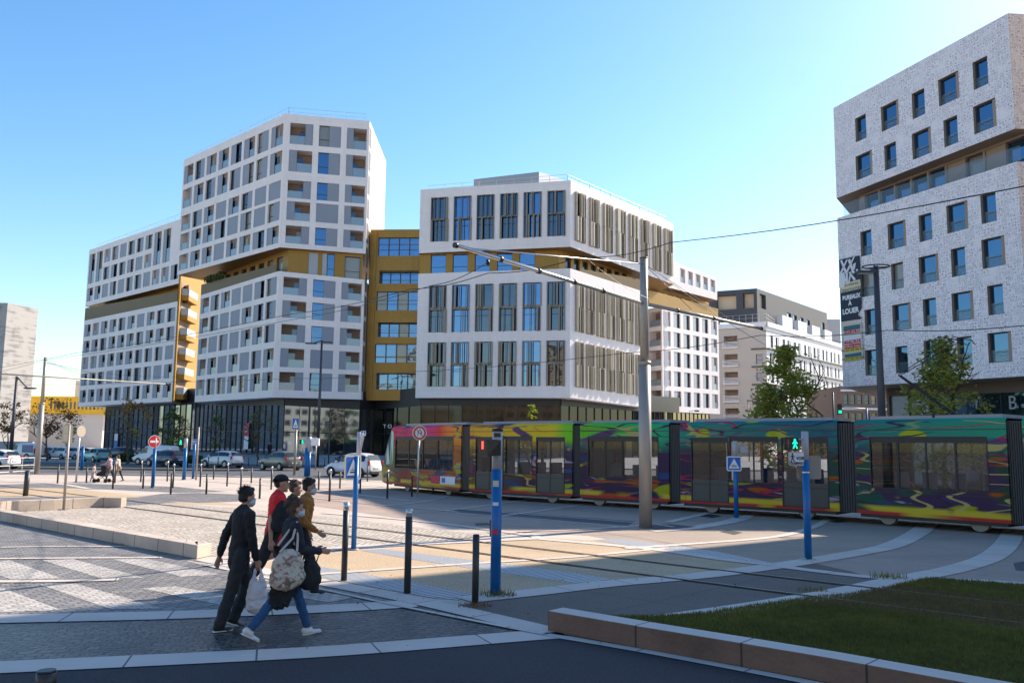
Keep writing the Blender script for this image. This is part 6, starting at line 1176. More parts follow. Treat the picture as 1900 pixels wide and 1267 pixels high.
    for k in range(ns):
        u = .1+.8*k/ns; mb = MB(); f.box(mb, u, u+.42/Lm, zv(.80), zv(.95), -2.3, -1.5); f.box(mb, u, u+.08/Lm, zv(.9), zv(1.55), -2.3, -1.5); mb.build('seat', TSEAT, e)
    for u in (.2, .8):
        mb = MB(); c0 = P(u, zv(.3), -.16); t = Vector((f.n.x, f.n.y, 0)); mb.tube([c0, c0-t*.14], .27, 18); mb.build('wheel', WHEEL, e)
    return s0+Lm, f
def bellows(x0, x1):
    A, B = atpx(x0), atpx(x1); f = tface(A, B, 0, HT); mb = MB(); k = 7
    for i in range(k):
        a = i/k; f.box(mb, a+.01, a+.8/k, .10, .97, -WT+.1, -.06); f.box(mb, a+.8/k, a+1/k+.01, .11, .965, -WT+.14, -.11)
    mb.build('bellows', BEL, tram)
s = 1.6
s, fN1 = module(729, 855, s, [(736, 840, 'win')])
# nose
A1 = atpx(729); dN = (atpx(729)-atpx(760)).normalized(); nN = Vector((fN1.n.x, fN1.n.y, 0)); 
prof = [(.0, .28, HT, 0.0), (.35, .28, HT-.12, .03), (.75, .30, HT-.75, .08), (1.15, .34, 1.75, .16), (1.55, .40, 1.25, .28), (1.8, .50, .95, .5)]
mb = MB(); rings = []
for (t, z0, z1, ins_) in prof:
    q = A1+dN*t; rings.append([q-nN*ins_+Vector((0, 0, z0)), q-nN*ins_*.9+Vector((0, 0, min(1.15, z1))), q-nN*(ins_+.06)+Vector((0, 0, z1)), q-nN*(WT-ins_-.06)+Vector((0, 0, z1)), q-nN*(WT-ins_*.9)+Vector((0, 0, min(1.15, z1))), q-nN*(WT-ins_)+Vector((0, 0, z0))])
for i in range(len(rings)-1):
    for j in range(5):
        a, b_, c, e_ = rings[i][j], rings[i+1][j], rings[i+1][j+1], rings[i][j+1]; u0, u1 = 1.6-prof[i][0], 1.6-prof[i+1][0]; mb.quad(a, b_, c, e_, uv=[(u0, a.z), (u1, b_.z), (u1, c.z), (u0, e_.z)])
mb.quad(*rings[-1], uv=[(0, p.z) for p in rings[-1]]); mb.build('nose', LIV, tram, smooth=False)
WSH = mat('windshield', (.10, .22, .30), .05, .7); mb = MB()
for i in range(1, 4):
    o3 = Vector((0, 0, .0)); k = dN*.02+Vector((0, 0, .015)); mb.quad(rings[i][2]+k, rings[i+1][2]+k, rings[i+1][3]+k, rings[i][3]+k)
mb.build('windshield', WSH, tram); mb = MB()
for i in range(0, 3):
    k = nN*.012; mb.quad(rings[i][1]+k+Vector((0, 0, .1)), rings[i+1][1]+k+Vector((0, 0, .1)), rings[i+1][2]+k-Vector((0, 0, .06)), rings[i][2]+k-Vector((0, 0, .35 if i == 0 else .06)))
mb.build('side_window', WSH, tram)
for j in (.35, WT-.35): mb = MB(); q = rings[-1][0]; c = A1+dN*1.82-nN*j; mb.box((c.x, c.y, .78), (.10, .30, .12)); mb.build('headlight', mat('headlight_glass', (.7, .75, .7), .1, .2), tram)
bellows(855, 871)
for args in ((871, 1062, [(883, 934, 'door'), (938, 986, 'win'), (996, 1046, 'door')]), (1076, 1241, [(1092, 1220, 'win')]), (1262, 1556, [(1284, 1352, 'door'), (1358, 1446, 'win'), (1456, 1536, 'door')]), (1588, 1872, [(1618, 1834, 'win')]), (1902, 2200, [(1925, 2010, 'door'), (2020, 2110, 'win')])):
    s, fM = module(args[0], args[1], s+.7, args[2])
    if args[0] == 871: bellows(1062, 1076)
    if args[0] == 1076: bellows(1241, 1262)
    if args[0] == 1262: bellows(1556, 1588); 
    if args[0] == 1588: bellows(1872, 1902); fP = fM
# official plates on the first wagon
mb = MB(); u = .62; fN1.box(mb, .60, .72, .16, .27, .004, .010); mb.build('notice', REDP, tram); mb = MB(); fN1.box(mb, .73, .93, .16, .27, .004, .010); mb.build('notice', OFFW, tram); mb = MB(); fN1.box(mb, .75, .80, .18, .25, .0102, .013); mb.build('notice', SIGNB, tram)
# pantograph at rest on the wagon roof
pc = fP.P(.52, 1, -WT/2); kn = V(1697, 696, pc.y+.6); hd = V(1812, 606, pc.y+.2); t3 = Vector((fP.n.x, fP.n.y, 0)); mb = MB()
pg = MB(); pg.box((pc.x, pc.y, pc.z+.09), (1.3, .9, .10)); pb = pg.build('pantograph_base', TB, tram)
kn = pc+Vector((-1.15, .5, 1.35)); hd = pc+Vector((.35, 0, 2.35))
for sft in (-.12, .12): mb.tube([pc+t3*sft+Vector((.2, 0, .15)), kn+t3*sft*.6], .022, 6); mb.tube([kn+t3*sft*.6, hd+t3*sft*2.2], .014, 6)
mb.build('pantograph_arm', TB, tram); mb = MB()
for dx in (-.22, .22): q = hd+Vector((dx, 0, .08)); mb.tube([q-t3*.85-Vector((0, 0, .12)), q-t3*.6, q+t3*.6, q+t3*.85-Vector((0, 0, .12))], .015, 6)
mb.tube([hd+Vector((-.22, 0, .05)), hd+Vector((.22, 0, .05))], .02, 6); mb.build('pantograph_head', TB, tram)
# ================================================================ CARS
TYRE = mat('tyre_rubber', (.02, .02, .02), .8); RIM = mat('alloy_rim', (.35, .35, .36), .35, .7); CGL = mat('car_glass', (.03, .045, .05), .05, .3); TAIL = mat('tail_light', (.45, .01, .01), .25); HEADL = mat('headlight', (.6, .62, .65), .15); PLATE = mat('number_plate', (.6, .6, .55), .6); TRIMB = mat('black_trim', (.02, .02, .022), .6)
def car(px, base, yaw, paint, label, kind='hatch', Ls=1.0, Y=None, name='car', cat='car', group=None):
    if Y is None: b_ = G(px, base)
    else: p = V(px, base, Y); b_ = Vector((p.x, Y, 0))
    b_.z = ground_z(b_.y, b_.x)+.012; e = empty(name, b_, label, cat, group, yaw)
    if kind == 'hatch': ST = [(-2.0, .62, .38, .80, .84, .55), (-1.93, .80, .22, .93, 1.02, .60), (-1.62, .86, .20, .98, 1.38, .56), (-1.2, .875, .2, .97, 1.50, .58), (-.3, .88, .2, .96, 1.52, .60), (.45, .88, .2, .95, 1.42, .59), (1.12, .87, .2, .92, .97, .70), (1.6, .85, .2, .80, .84, .66), (1.9, .78, .24, .66, .70, .60), (2.02, .62, .34, .52, .55, .5)]
    elif kind == 'suv': ST = [(-2.1, .66, .42, .86, .90, .58), (-2.02, .84, .28, 1.0, 1.08, .64), (-1.65, .89, .26, 1.05, 1.50, .60), (-1.2, .90, .26, 1.04, 1.58, .62), (-.2, .90, .26, 1.03, 1.60, .63), (.55, .90, .26, 1.0, 1.48, .61), (1.15, .89, .26, .98, 1.03, .74), (1.75, .87, .26, .92, .96, .70), (2.05, .80, .30, .76, .80, .62), (2.15, .66, .40, .60, .64, .52)]
    elif kind == 'mpv': ST = [(-2.0, .62, .38, .80, .84, .55), (-1.92, .82, .24, .98, 1.08, .62), (-1.6, .88, .22, 1.0, 1.52, .58), (-1.1, .89, .22, 1.0, 1.62, .60), (-.2, .89, .22, .98, 1.63, .61), (.5, .88, .22, .96, 1.50, .59), (1.3, .87, .22, .92, .97, .70), (1.72, .84, .22, .80, .84, .64), (1.98, .74, .28, .62, .66, .55), (2.05, .6, .36, .5, .53, .45)]
    else: ST = [(-2.3, .84, .34, .98, 1.80, .76), (-2.25, .90, .26, 1.0, 1.86, .80), (-1.0, .92, .24, 1.0, 1.92, .80), (.2, .92, .24, 1.0, 1.92, .80), (.75, .92, .24, 1.0, 1.80, .76), (1.35, .90, .24, 1.0, 1.10, .74), (1.85, .88, .24, .88, .94, .68), (2.15, .80, .28, .70, .76, .60), (2.25, .66, .38, .55, .6, .5)]
    mb = MB(); rings = []
    for (x, w, zb, zl, zr, wr) in ST:
        x *= Ls; rings.append([Vector((x, -w*.88, zb)), Vector((x, -w, zb+.16)), Vector((x, -w, (zb+zl)/2+.05)), Vector((x, -w*.955, zl)), Vector((x, -wr-.04, zr-.05)), Vector((x, -wr+.10, zr)), Vector((x, 0, zr+.02)), Vector((x, wr-.10, zr)), Vector((x, wr+.04, zr-.05)), Vector((x, w*.955, zl)), Vector((x, w, (zb+zl)/2+.05)), Vector((x, w, zb+.16)), Vector((x, w*.88, zb))])
    K = 13
    for i in range(len(rings)-1):
        for j in range(K-1): mb.quad(rings[i][j], rings[i+1][j], rings[i+1][j+1], rings[i][j+1])
        mb.quad(rings[i][K-1], rings[i+1][K-1], rings[i+1][0], rings[i][0])
    mb.quad(*rings[0]); mb.quad(*rings[-1][::-1]); bm = bmesh.new(); o = mb.build('body', paint, e); bm.from_mesh(o.data); bmesh.ops.remove_doubles(bm, verts=bm.verts[:], dist=.001); bmesh.ops.recalc_face_normals(bm, faces=bm.faces[:]); bm.to_mesh(o.data); bm.free()
    o.data.polygons.foreach_set('use_smooth', [True]*len(o.data.polygons)); sb_ = o.modifiers.new('s', 'SUBSURF'); sb_.levels = sb_.render_levels = 1
    def glass(i0, i1, side, name='side_window', lo=.10, hi=.90, mi=.06):
        a, b2 = rings[i0], rings[i1]; j0, j1 = (3, 4) if side < 0 else (9, 8); n_ = Vector((0, side, .25)).normalized()*.018; q = [a[j0].lerp(a[j1], lo), b2[j0].lerp(b2[j1], lo), b2[j0].lerp(b2[j1], hi), a[j0].lerp(a[j1], hi)]
        q = [p+n_ for p in q]; c = sum(q, Vector())/4; q = [c+(p-c)*.93 for p in q]; m_ = MB(); m_.quad(*q); m_.build(name, CGL, e)
    nS = len(ST); 
    for s_ in (-1, 1):
        if kind == 'van': glass(4, 5, s_); glass(3, 4, s_, lo=.15, hi=.85)
        else:
            for i in (2, 3, 4, 5): glass(i, i+1, s_, hi=(.88 if i < 5 else .8))
    def cross(i0, i1, nm, out, lo=.08, hi=.9):
        a, b2 = rings[i0], rings[i1]; q = [a[4].lerp(b2[4], lo), a[4].lerp(b2[4], hi), a[8].lerp(b2[8], hi), a[8].lerp(b2[8], lo)]; q = [Vector((p.x, p.y*.94, p.z+.05))+out for p in q]; m_ = MB(); m_.quad(*q); m_.build(nm, CGL, e)
    cross(nS-5 if kind != 'van' else 4, nS-4 if kind != 'van' else 5, 'windscreen', Vector((.02, 0, .02))); 
    if kind != 'van': cross(1, 2, 'rear_window', Vector((-.025, 0, .015)), .12, .92)
    xr, xf = ST[1][0]*Ls, ST[-3][0]*Ls
    for s_ in (-1, 1):
        m_ = MB(); m_.box((xr-.02, s_*(ST[1][1]-.07), ST[1][3]-.02), (.14, .16, .30 if kind != 'van' else .6)); m_.build('tail_light', TAIL, e, bevel=.03)
        m_ = MB(); m_.box((ST[-2][0]*Ls-.02, s_*(ST[-2][1]-.16), ST[-2][3]-.06), (.22, .26, .14)); m_.build('headlight', HEADL, e, bevel=.03); m_ = MB(); m_.box((ST[5][0]*Ls+.25, s_*(ST[5][1]+.08), 1.02), (.14, .18, .13)); m_.build('mirror', paint, e, bevel=.03)
        for x in (-1.25, 1.28):
            x *= Ls; m_ = MB(); r = .31; m_.tube([(x, s_*(.66), r), (x, s_*(ST[4][1]+.012), r)], r, 20); w = m_.build('wheel', TYRE, e); m_ = MB(); m_.tube([(x, s_*(ST[4][1]+.008), r), (x, s_*(ST[4][1]+.022), r)], [r*.66, r*.60], 14); m_.build('rim', RIM, w)
            m_ = MB(); m_.tube([(x, s_*(ST[4][1]-.06), r+.02), (x, s_*(ST[4][1]+.004), r+.02)], r*1.16, 22); m_.build('wheel_arch', TRIMB, e)
    m_ = MB(); m_.box((ST[0][0]*Ls-.012, 0, .62 if kind != 'van' else .8), (.03, .50, .11)); m_.build('number_plate', PLATE, e); m_ = MB(); m_.box((ST[0][0]*Ls+.02, 0, .36), (.10, 1.3, .13)); m_.build('bumper', TRIMB, e, bevel=.03)
    m_ = MB(); m_.box((0, 0, .27), (3.4*Ls, 1.55, .18)); m_.build('underbody', TRIMB, e)
    return e
def paint(nm, c, r=.28): m = mat(nm, c, r); m.node_tree.nodes['Principled BSDF'].inputs['Coat Weight'].default_value = .6; return m
WH, GR, DB, TQ, SB = paint('white_car_paint', (.70, .71, .73)), paint('grey_car_paint', (.16, .15, .14)), paint('dark_blue_car_paint', (.012, .03, .07)), paint('turquoise_car_paint', (.13, .40, .42)), paint('pale_silver_car_paint', (.48, .55, .62))
car(412, 867, R(150), WH, 'white hatchback parked on the road before the glass front', 'hatch')
car(519, 872, R(138), GR, 'grey brown car with red tail light beside the white hatchback', 'suv')
car(655, 884, R(152), WH, 'white car partly hidden behind the tall tram sign', 'mpv', .98)
car(287, 862, R(158), WH, 'white van with dark lettering behind the dark blue car', 'van', 1.0, name='van', cat='van')
car(307, 865, R(150), DB, 'dark blue car parked in front of the white van', 'hatch')
car(178, 857, R(140), TQ, 'turquoise small car parked near the stroller group', 'hatch', .88)
car(220, 852, R(150), DB, 'dark blue car right of the turquoise one', 'suv', group='')
car(139, 849, R(150), SB, 'pale silver car, right one of the row of three by the white wall', 'hatch', Y=107)
car(114, 849, R(150), WH, 'white car in the middle of the row of three by the white wall', 'hatch', Y=107)
car(91, 849, R(150), SB, 'pale silver car, left one of the row of three by the white wall', 'hatch', Y=108)
v = car(44, 850, R(165), WH, 'white delivery van with blue rear side panel beyond the left railing', 'van', Y=106, name='van', cat='van'); m_ = MB(); m_.box((-1.3, .935, 1.25), (1.5, .02, .9)); m_.build('blue_panel', paint('blue_van_panel', (.02, .10, .25)), v); m_ = MB(); m_.box((-1.3, -.935, 1.25), (1.5, .02, .9)); m_.build('blue_panel', MT['blue_van_panel'], v)
car(-16, 870, R(170), WH, 'white car just entering at the left edge of the photo', 'hatch')
# ================================================================ PEOPLE
SKIN = mat('skin', (.42, .22, .14), .55); SKIND = mat('tanned_skin', (.33, .17, .11), .55); MASK = mat('pale_blue_mask', (.42, .52, .58), .7)
def cloth(nm, c, r=.85): return mat(nm, c, r, noise=.18, nscale=6, bump=.5, bscale=9)
class Blob:
    def __init__(s): s.mb = MB()
    def cap(s, p0, p1, r0, r1, flat=None):
        """tapered limb with round ends; flat = (axis, factor) squashes it"""
        p0, p1 = Vector(p0), Vector(p1); t = (p1-p0); L_ = max(t.length, 1e-4); t = t/L_; u = t.cross(Vector((0, 0, 1)))
        if u.length < .05: u = t.cross(Vector((0, 1, 0)))
        u.normalize(); w = u.cross(t); N = 14; rings = []
        for k in range(5): a = math.pi/2*(1-k/4); rings.append((p0-t*r0*math.sin(a), r0*math.cos(a)))
        for k in range(1, 5): a = math.pi/2*k/4; rings.append((p1+t*r1*math.sin(a), r1*math.cos(a)))
        if len(rings) == 9: rings.insert(5, (p1, r1))
        i0 = len(s.mb.v)
        for c, r in rings:
            for j in range(N):
                a = 2*math.pi*j/N; v = (u*math.cos(a)+w*math.sin(a))*max(r, .0008)
                if flat: ax = Vector(flat[0]).normalized(); v = v-ax*v.dot(ax)*(1-flat[1])
                s.mb.v.append(tuple(c+v))
        for k in range(len(rings)-1):
            for j in range(N): a, b_ = i0+k*N+j, i0+k*N+(j+1) % N; s.mb.f.append((a, b_, b_+N, a+N)); s.mb.mi.append(0)
        s.mb.f.append(tuple(i0+j for j in range(N))[::-1]); s.mb.mi.append(0); s.mb.f.append(tuple(i0+(len(rings)-1)*N+j for j in range(N))); s.mb.mi.append(0); return s
    def ell(s, c, r, M=None):
        N, K = 16, 10; i0 = len(s.mb.v); c = Vector(c)
        for k in range(K+1):
            a = math.pi*k/K
            for j in range(N):
                b_ = 2*math.pi*j/N; v = Vector((r[0]*max(math.sin(a), .01)*math.cos(b_), r[1]*max(math.sin(a), .01)*math.sin(b_), r[2]*math.cos(a)))
                if M is not None: v = M @ v
                s.mb.v.append(tuple(c+v))
        for k in range(K):
            for j in range(N): a, b_ = i0+k*N+j, i0+k*N+(j+1) % N; s.mb.f.append((a, a+N, b_+N, b_)); s.mb.mi.append(0)
        s.mb.f.append(tuple(i0+j for j in range(N))); s.mb.mi.append(0); s.mb.f.append(tuple(i0+K*N+j for j in range(N))[::-1]); s.mb.mi.append(0); return s
    def build(s, name, m, parent, vox=.011, sm=6, disp=0.0):
        o = s.mb.build(name, m, parent); rm = o.modifiers.new('remesh', 'REMESH'); rm.mode = 'VOXEL'; rm.voxel_size = vox; rm.use_smooth_shade = True
        sm_ = o.modifiers.new('smooth', 'SMOOTH'); sm_.factor = .6; sm_.iterations = sm
        if disp:
            tx = bpy.data.textures.get('folds') or bpy.data.textures.new('folds', 'CLOUDS'); tx.noise_scale = .06; tx.noise_depth = 2; dm = o.modifiers.new('folds', 'DISPLACE'); dm.texture = tx; dm.strength = disp*1.8; dm.mid_level = .5; dm.texture_coords = 'LOCAL'
        bpy.context.view_layer.update(); dg = bpy.context.evaluated_depsgraph_get(); me = bpy.data.meshes.new_from_object(o.evaluated_get(dg)); old = o.data; o.modifiers.clear(); o.data = me; me.materials.clear(); me.materials.append(m); bpy.data.meshes.remove(old); me.polygons.foreach_set('use_smooth', [True]*len(me.polygons)); return o
def person(label, loc, yaw, Ht, legs, arms, top, bottom, shoe, hair, hairstyle='short', mask=False, capc=None, lean=6, female=False, vox=.011, skin=SKIN, jacket_len=.10, bare=False, hands=True, sole=None, headyaw=0, skirt=None, short_sleeve=False):
    """legs / arms: for right (y<0) then left: (thigh angle, knee bend) and (shoulder swing, elbow bend, out)"""
    s = Ht/1.75; e = empty('person', loc, label, 'person', rz=yaw)
    V3 = lambda x, y, z: Vector((x, y, z)); down = lambda a: V3(math.sin(R(a)), 0, -math.cos(R(a)))
    hip0 = V3(0, 0, 0); J = {}
    for k, sd_ in ((0, -1), (1, 1)):
        th, kn = legs[k][:2]; h_ = V3(0, sd_*.09*s, 0); k_ = h_+down(th)*.43*s; a_ = k_+down(th-kn)*.42*s; J[k] = (h_, k_, a_, th-kn)
    pitch_f = [legs[k][2] if len(legs[k]) > 2 else 0 for k in (0, 1)]
    low = min(J[k][2].z-.075*s-(.0 if pitch_f[k] <= 0 else 0.10*s*math.sin(R(min(pitch_f[k], 60)))) for k in (0, 1)); up = V3(0, 0, -low)
    hip = hip0+up; L_ = [(J[k][0]+up, J[k][1]+up, J[k][2]+up) for k in (0, 1)]
    ln = V3(math.sin(R(lean)), 0, math.cos(R(lean))); waist = hip+ln*.14*s; chest = hip+ln*.36*s; neckb = hip+ln*.50*s; head = neckb+V3(.035, 0, .155)*s; sw = (.165 if female else .185)*s
    A_ = []
    for k, sd_ in ((0, -1), (1, 1)):
        sh = neckb+V3(-.0, sd_*sw, -.045*s); sa, eb = arms[k][0], arms[k][1]; o_ = arms[k][2] if len(arms[k]) > 2 else .08
        el = sh+(down(sa)+V3(0, sd_*o_, 0)).normalized()*.29*s; wr = el+(down(sa+eb)+V3(0, (arms[k][3] if len(arms[k]) > 3 else 0)*sd_, 0)).normalized()*.25*s; A_.append((sh, el, wr, sa+eb))
    B = Blob(); fwd = (1, 0, 0)
    def torso(B, g, z0=-.04, wide=1.0):
        B.ell(hip+V3(0, 0, .0), (.105*s+g, (.165 if female else .155)*s*wide+g, .12*s+g)); B.cap(hip, waist, (.125 if female else .13)*s+g, (.115 if female else .128)*s+g, (fwd, .78)); B.cap(waist, chest, (.118 if female else .13)*s+g, (.138 if female else .152)*s+g, (fwd, .74))
        B.ell(chest+ln*.04*s, (.105*s+g, (.160 if female else .182)*s+g, .15*s+g))
        for a in A_: B.cap(neckb-ln*.03*s, a[0], .062*s+g, .055*s+g)
    torso(B, -.004)
    for (h_, k_, a_) in L_: B.cap(h_, k_, .078*s, .052*s).cap(k_, k_+(a_-k_)*.35, .05*s, .050*s).cap(k_+(a_-k_)*.3, a_, .050*s, .034*s).cap(a_, a_+V3(.02, 0, -.04)*s, .030*s, .024*s)
    for (sh, el, wr, _a) in A_: B.cap(sh, el, .046*s, .038*s).cap(el, wr, .038*s, .025*s)
    B.cap(neckb-ln*.02*s, head-V3(0.01, 0, .05)*s, .055*s, .050*s)
    Mh_ = Matrix.Rotation(R(headyaw), 3, 'Z'); hp = lambda x, y, z: head+Mh_ @ V3(x, y, z)*s
    B.ell(hp(-.008, 0, .025), (.092*s, .075*s, .098*s)); B.ell(hp(.022, 0, -.035), (.068*s, .058*s, .078*s)); B.cap(hp(.075, 0, .005), hp(.098, 0, -.028), .008*s, .014*s)
    B.ell(hp(.078, 0, -.062), (.014*s, .024*s, .009*s)); B.ell(hp(.055, 0, -.098), (.028*s, .03*s, .02*s))
    for sd_ in (-1, 1): B.ell(hp(-.005, sd_*.074, -.012), (.02*s, .010*s, .032*s))
    if hands:
        for k, (sh, el, wr, ang) in enumerate(A_):
            d = (wr-el).normalized(); sd_ = -1 if k == 0 else 1; lat = V3(0, -sd_, 0); palmn = (lat-d*lat.dot(d)).normalized(); side = d.cross(palmn).normalized(); side = side if side.x > 0 else -side      # thumb side points forward
            curl = arms[k][4] if len(arms[k]) > 4 else .35; B.cap(wr, wr+d*.08*s, .026*s, .034*s, (tuple(palmn), .5))
            for f_ in range(4):
                o_ = wr+d*.085*s+side*(.026-.0175*f_)*s; Lf = (.070, .078, .072, .056)[f_]*s; q = o_; dd = d.copy()
                for seg, fr in enumerate((.42, .32, .26)): dd = (dd+palmn*curl*(.5+.5*seg)).normalized(); q2 = q+dd*Lf*fr; B.cap(q, q2, .0098*s-.0008*seg, .0092*s-.0008*seg); q = q2
            t0 = wr+d*.03*s+side*.028*s; t1 = t0+(d*.75+side*.55+palmn*.25).normalized()*.035*s; t2 = t1+(d*.9+side*.1+palmn*.35).normalized()*.032*s; B.cap(t0, t1, .0125*s, .0108*s).cap(t1, t2, .0105*s, .009*s)
    body = B.build('body', skin, e, vox*.62, 3)
    # clothes
    T = Blob(); torso(T, .016 if not female else .012); 
    for (sh, el, wr, _a) in A_:
        if short_sleeve: T.cap(sh, sh+(el-sh)*.62, .064*s, .060*s)
        else: T.cap(sh, el, .066*s, .058*s).cap(el, el+(wr-el)*.92, .056*s, .044*s)
    T.cap(hip+V3(0, 0, .06), hip+V3(0, 0, -jacket_len), .142*s, .152*s, (fwd, .85)); T.cap(neckb-ln*.03*s, neckb+ln*.035*s, .072*s, .062*s)
    T.build('top', top, e, vox, 4, .016)
    Bt = Blob(); Bt.ell(hip, (.115*s, .165*s, .12*s))
    for (h_, k_, a_) in L_:
        if bare: Bt.cap(h_, k_, .095*s, .075*s)
        else: Bt.cap(h_, k_, .098*s, (.078 if not female else .064)*s).cap(k_, a_-(a_-k_)*(.0 if not female else .12), (.076 if not female else .062)*s, (.066 if not female else .050)*s)
    if skirt: Bt.cap(hip, hip+V3(0, 0, -.42*s), .15*s, .21*s, (fwd, .8))
    Bt.build('trousers' if not (bare or skirt) else 'shorts', bottom, e, vox, 4, .014)
    for k in (0, 1):
        a_ = L_[k][2]; pf = R(pitch_f[k]); M = Matrix.Rotation(pf, 3, 'Y'); q = lambda x, y, z: a_+M @ V3(x, y, z)*s; S_ = Blob(); S_.cap(q(-.030, 0, -.02), q(.02, 0, -.028), .046*s, .046*s).cap(q(0, 0, -.045), q(.135, 0, -.055), .036*s, .028*s, ((0, 0, 1), .8)).ell(q(.10, 0, -.055), (.06*s, .040*s, .022*s), M)
        so_ = S_.build('shoe', shoe, e, .007, 2); P_ = Blob(); P_.cap(q(-.045, 0, -.066), q(.135, 0, -.066), .036*s, .034*s, ((M @ V3(0, 0, 1)), .28)); P_.build('sole', sole or PW, so_, .006, 1)
    Hh = Blob()
    if hairstyle == 'short': Hh.ell(hp(-.020, 0, .058), (.096*s, .082*s, .082*s)); Hh.ell(hp(-.05, 0, .01), (.062*s, .076*s, .075*s)); Hh.ell(hp(.045, .01, .095), (.045*s, .055*s, .032*s))
    elif hairstyle == 'bun': Hh.ell(hp(-.020, 0, .055), (.098*s, .084*s, .082*s)); Hh.ell(hp(-.05, 0, .0), (.064*s, .078*s, .08*s)); Hh.ell(hp(-.105, 0, .06), (.055*s, .05*s, .05*s)); Hh.cap(hp(-.06, -.06, .0), hp(-.05, -.065, -.10), .03*s, .018*s)
    elif hairstyle == 'long': Hh.ell(hp(-.020, 0, .055), (.098*s, .085*s, .082*s)); Hh.cap(hp(-.06, 0, .02), hp(-.085, 0, -.22), .075*s, .05*s)
    if vox < .015:
        sb2 = MB(); rr = random.Random(len(label))
        for _ in range(420):
            a_ = rr.uniform(0, 6.283); el_ = rr.uniform(.05 if capc else .0, 1.45) if not capc else rr.uniform(-.5, .1); rad_ = V3(math.cos(a_)*math.cos(el_)*.100, math.sin(a_)*math.cos(el_)*.086, math.sin(el_)*.084)
            if rad_.x > .045 and rad_.z < .045: continue
            c0_ = hp(-.020+rad_.x, rad_.y, .052+rad_.z); t_ = (V3(-.6, rad_.y*4, .35+rad_.z*3)+V3(rr.gauss(0, .6), rr.gauss(0, .6), rr.gauss(0, .5))).normalized()*rr.uniform(.02, .05)*s; w_ = t_.cross(V3(rr.gauss(0, 1), rr.gauss(0, 1), 1)).normalized()*.004*s; c1_ = c0_-(Mh_ @ V3(rad_.x, rad_.y, rad_.z))*.12
            sb2.quad(c1_-w_, c1_+w_, c0_+t_)
        sb2.build('hair_strands', hair, e)
    if not capc: Hh.build('hair', hair, e, vox*.8, 1, .012)
    else:
        Hh = Blob(); Hh.ell(hp(-.05, 0, .0), (.058*s, .077*s, .06*s)); Hh.build('hair', hair, e, vox*.8, 1, .008); K_ = Blob(); K_.ell(hp(-.014, 0, .062), (.100*s, .086*s, .07*s)); K_.cap(hp(.06, 0, .055), hp(.15, 0, .040), .055*s, .045*s, ((0, 0, 1), .18)); K_.build('cap', capc, e, vox*.8, 2)
    if mask: K_ = Blob(); K_.ell(hp(.040, 0, -.055), (.064*s, .062*s, .052*s)); K_.cap(hp(.09, 0, -.02), hp(.085, 0, -.08), .018*s, .02*s); mo = K_.build('mask', MASK, e, vox*.8, 2); mb = MB(); [mb.tube([hp(.04, sd_*.062, -.035), hp(.0, sd_*.078, -.01)], .002*s, 5) for sd_ in (-1, 1)]; mb.build('ear_loop', PW, mo)
    for sd_ in (-1, 1):
        K_ = MB(); c = hp(.074, sd_*.030, .018); K_.box(tuple(c), (.014*s, .020*s, .010*s)); K_.build('eye', mat('eye_dark', (.02, .015, .012), .3), e); K_ = MB(); K_.box(tuple(hp(.080, sd_*.030, .036)), (.010*s, .034*s, .006*s)); K_.build('eyebrow', mat('eyebrow', (.03, .02, .015), .8), e)
    world_ = lambda p: Vector(loc)+Matrix.Rotation(yaw, 3, 'Z') @ p
    return e, dict(wr=[world_(a[2]) for a in A_], sh=[world_(a[0]) for a in A_], hip=world_(hip), chest=world_(chest), hd=[(Matrix.Rotation(yaw, 3, 'Z') @ (a[2]-a[1])).normalized() for a in A_])
HB = mat('dark_hair', (.018, .013, .011), .7, noise=.3, nscale=20, bump=.8, bscale=60); HBR = mat('brown_hair', (.07, .04, .022), .7, noise=.3, nscale=20, bump=.8, bscale=60)
BLK, NAV, RED_, MUS, DKG, JEAN, BRN = cloth('black_cloth', (.012, .012, .015)), cloth('dark_navy_cloth', (.014, .016, .026)), cloth('red_cotton', (.68, .015, .02)), cloth('mustard_cloth', (.33, .13, .022)), cloth('dark_green_cloth', (.03, .033, .025)), cloth('blue_denim', (.018, .075, .18)), cloth('brown_cloth', (.07, .045, .03))
SHB, SHW = mat('black_shoe', (.012, .012, .013), .5), mat('white_shoe', (.62, .62, .60), .5)
p1 = G(437, 1166); pm, im = person('person in black jacket and black trousers walking with a white plastic bag', p1, R(38), 1.74, [(-14, 4, 0), (22, 44, 20)], [(8, 8, .03, 0, .6), (-27, 12, .10)], BLK, cloth('black_trousers', (.022, .022, .026)), SHB, HB, 'short', True, lean=4)
p2 = G(528, 1184); pw, iw = person('person in dark jacket and blue jeans with flowered tote bag and white shoes', p2, R(28), 1.67, [(-24, 14, 28), (23, 5, -8)], [(14, 70, .05, -.2), (18, 62, .1)], NAV, JEAN, SHW, HBR, 'bun', True, lean=5, female=True, jacket_len=.26)
p3_ = G(503, 1112); pr, ir = person('person in red t-shirt and black cap carrying a black backpack', p3_, R(12), 1.84, [(-22, 10, 15), (20, 12, 0)], [(-16, 18, .10), (12, 20, .1)], RED_, BLK, SHB, HB, 'short', False, BLK, lean=5, short_sleeve=True, jacket_len=.04)
p4 = G(556, 1100); py_, iy = person('person in mustard jacket and blue mask reaching forward, behind the tote bag carrier', p4, R(8), 1.76, [(20, 10, 0), (-18, 10, 10)], [(-6, 62, .02), (-8, 22, .05)], MUS, BLK, SHB, HB, 'short', True, lean=6)
p5 = G(532, 1088); pg_, ig = person('person in dark green jacket and shorts, mostly hidden in the middle of the group', p5, R(10), 1.70, [(22, 18, 0), (-26, 40, 45)], [(-10, 20, .1), (10, 30, .1)], DKG, DKG, SHW, HBR, 'short', False, lean=5, bare=True)
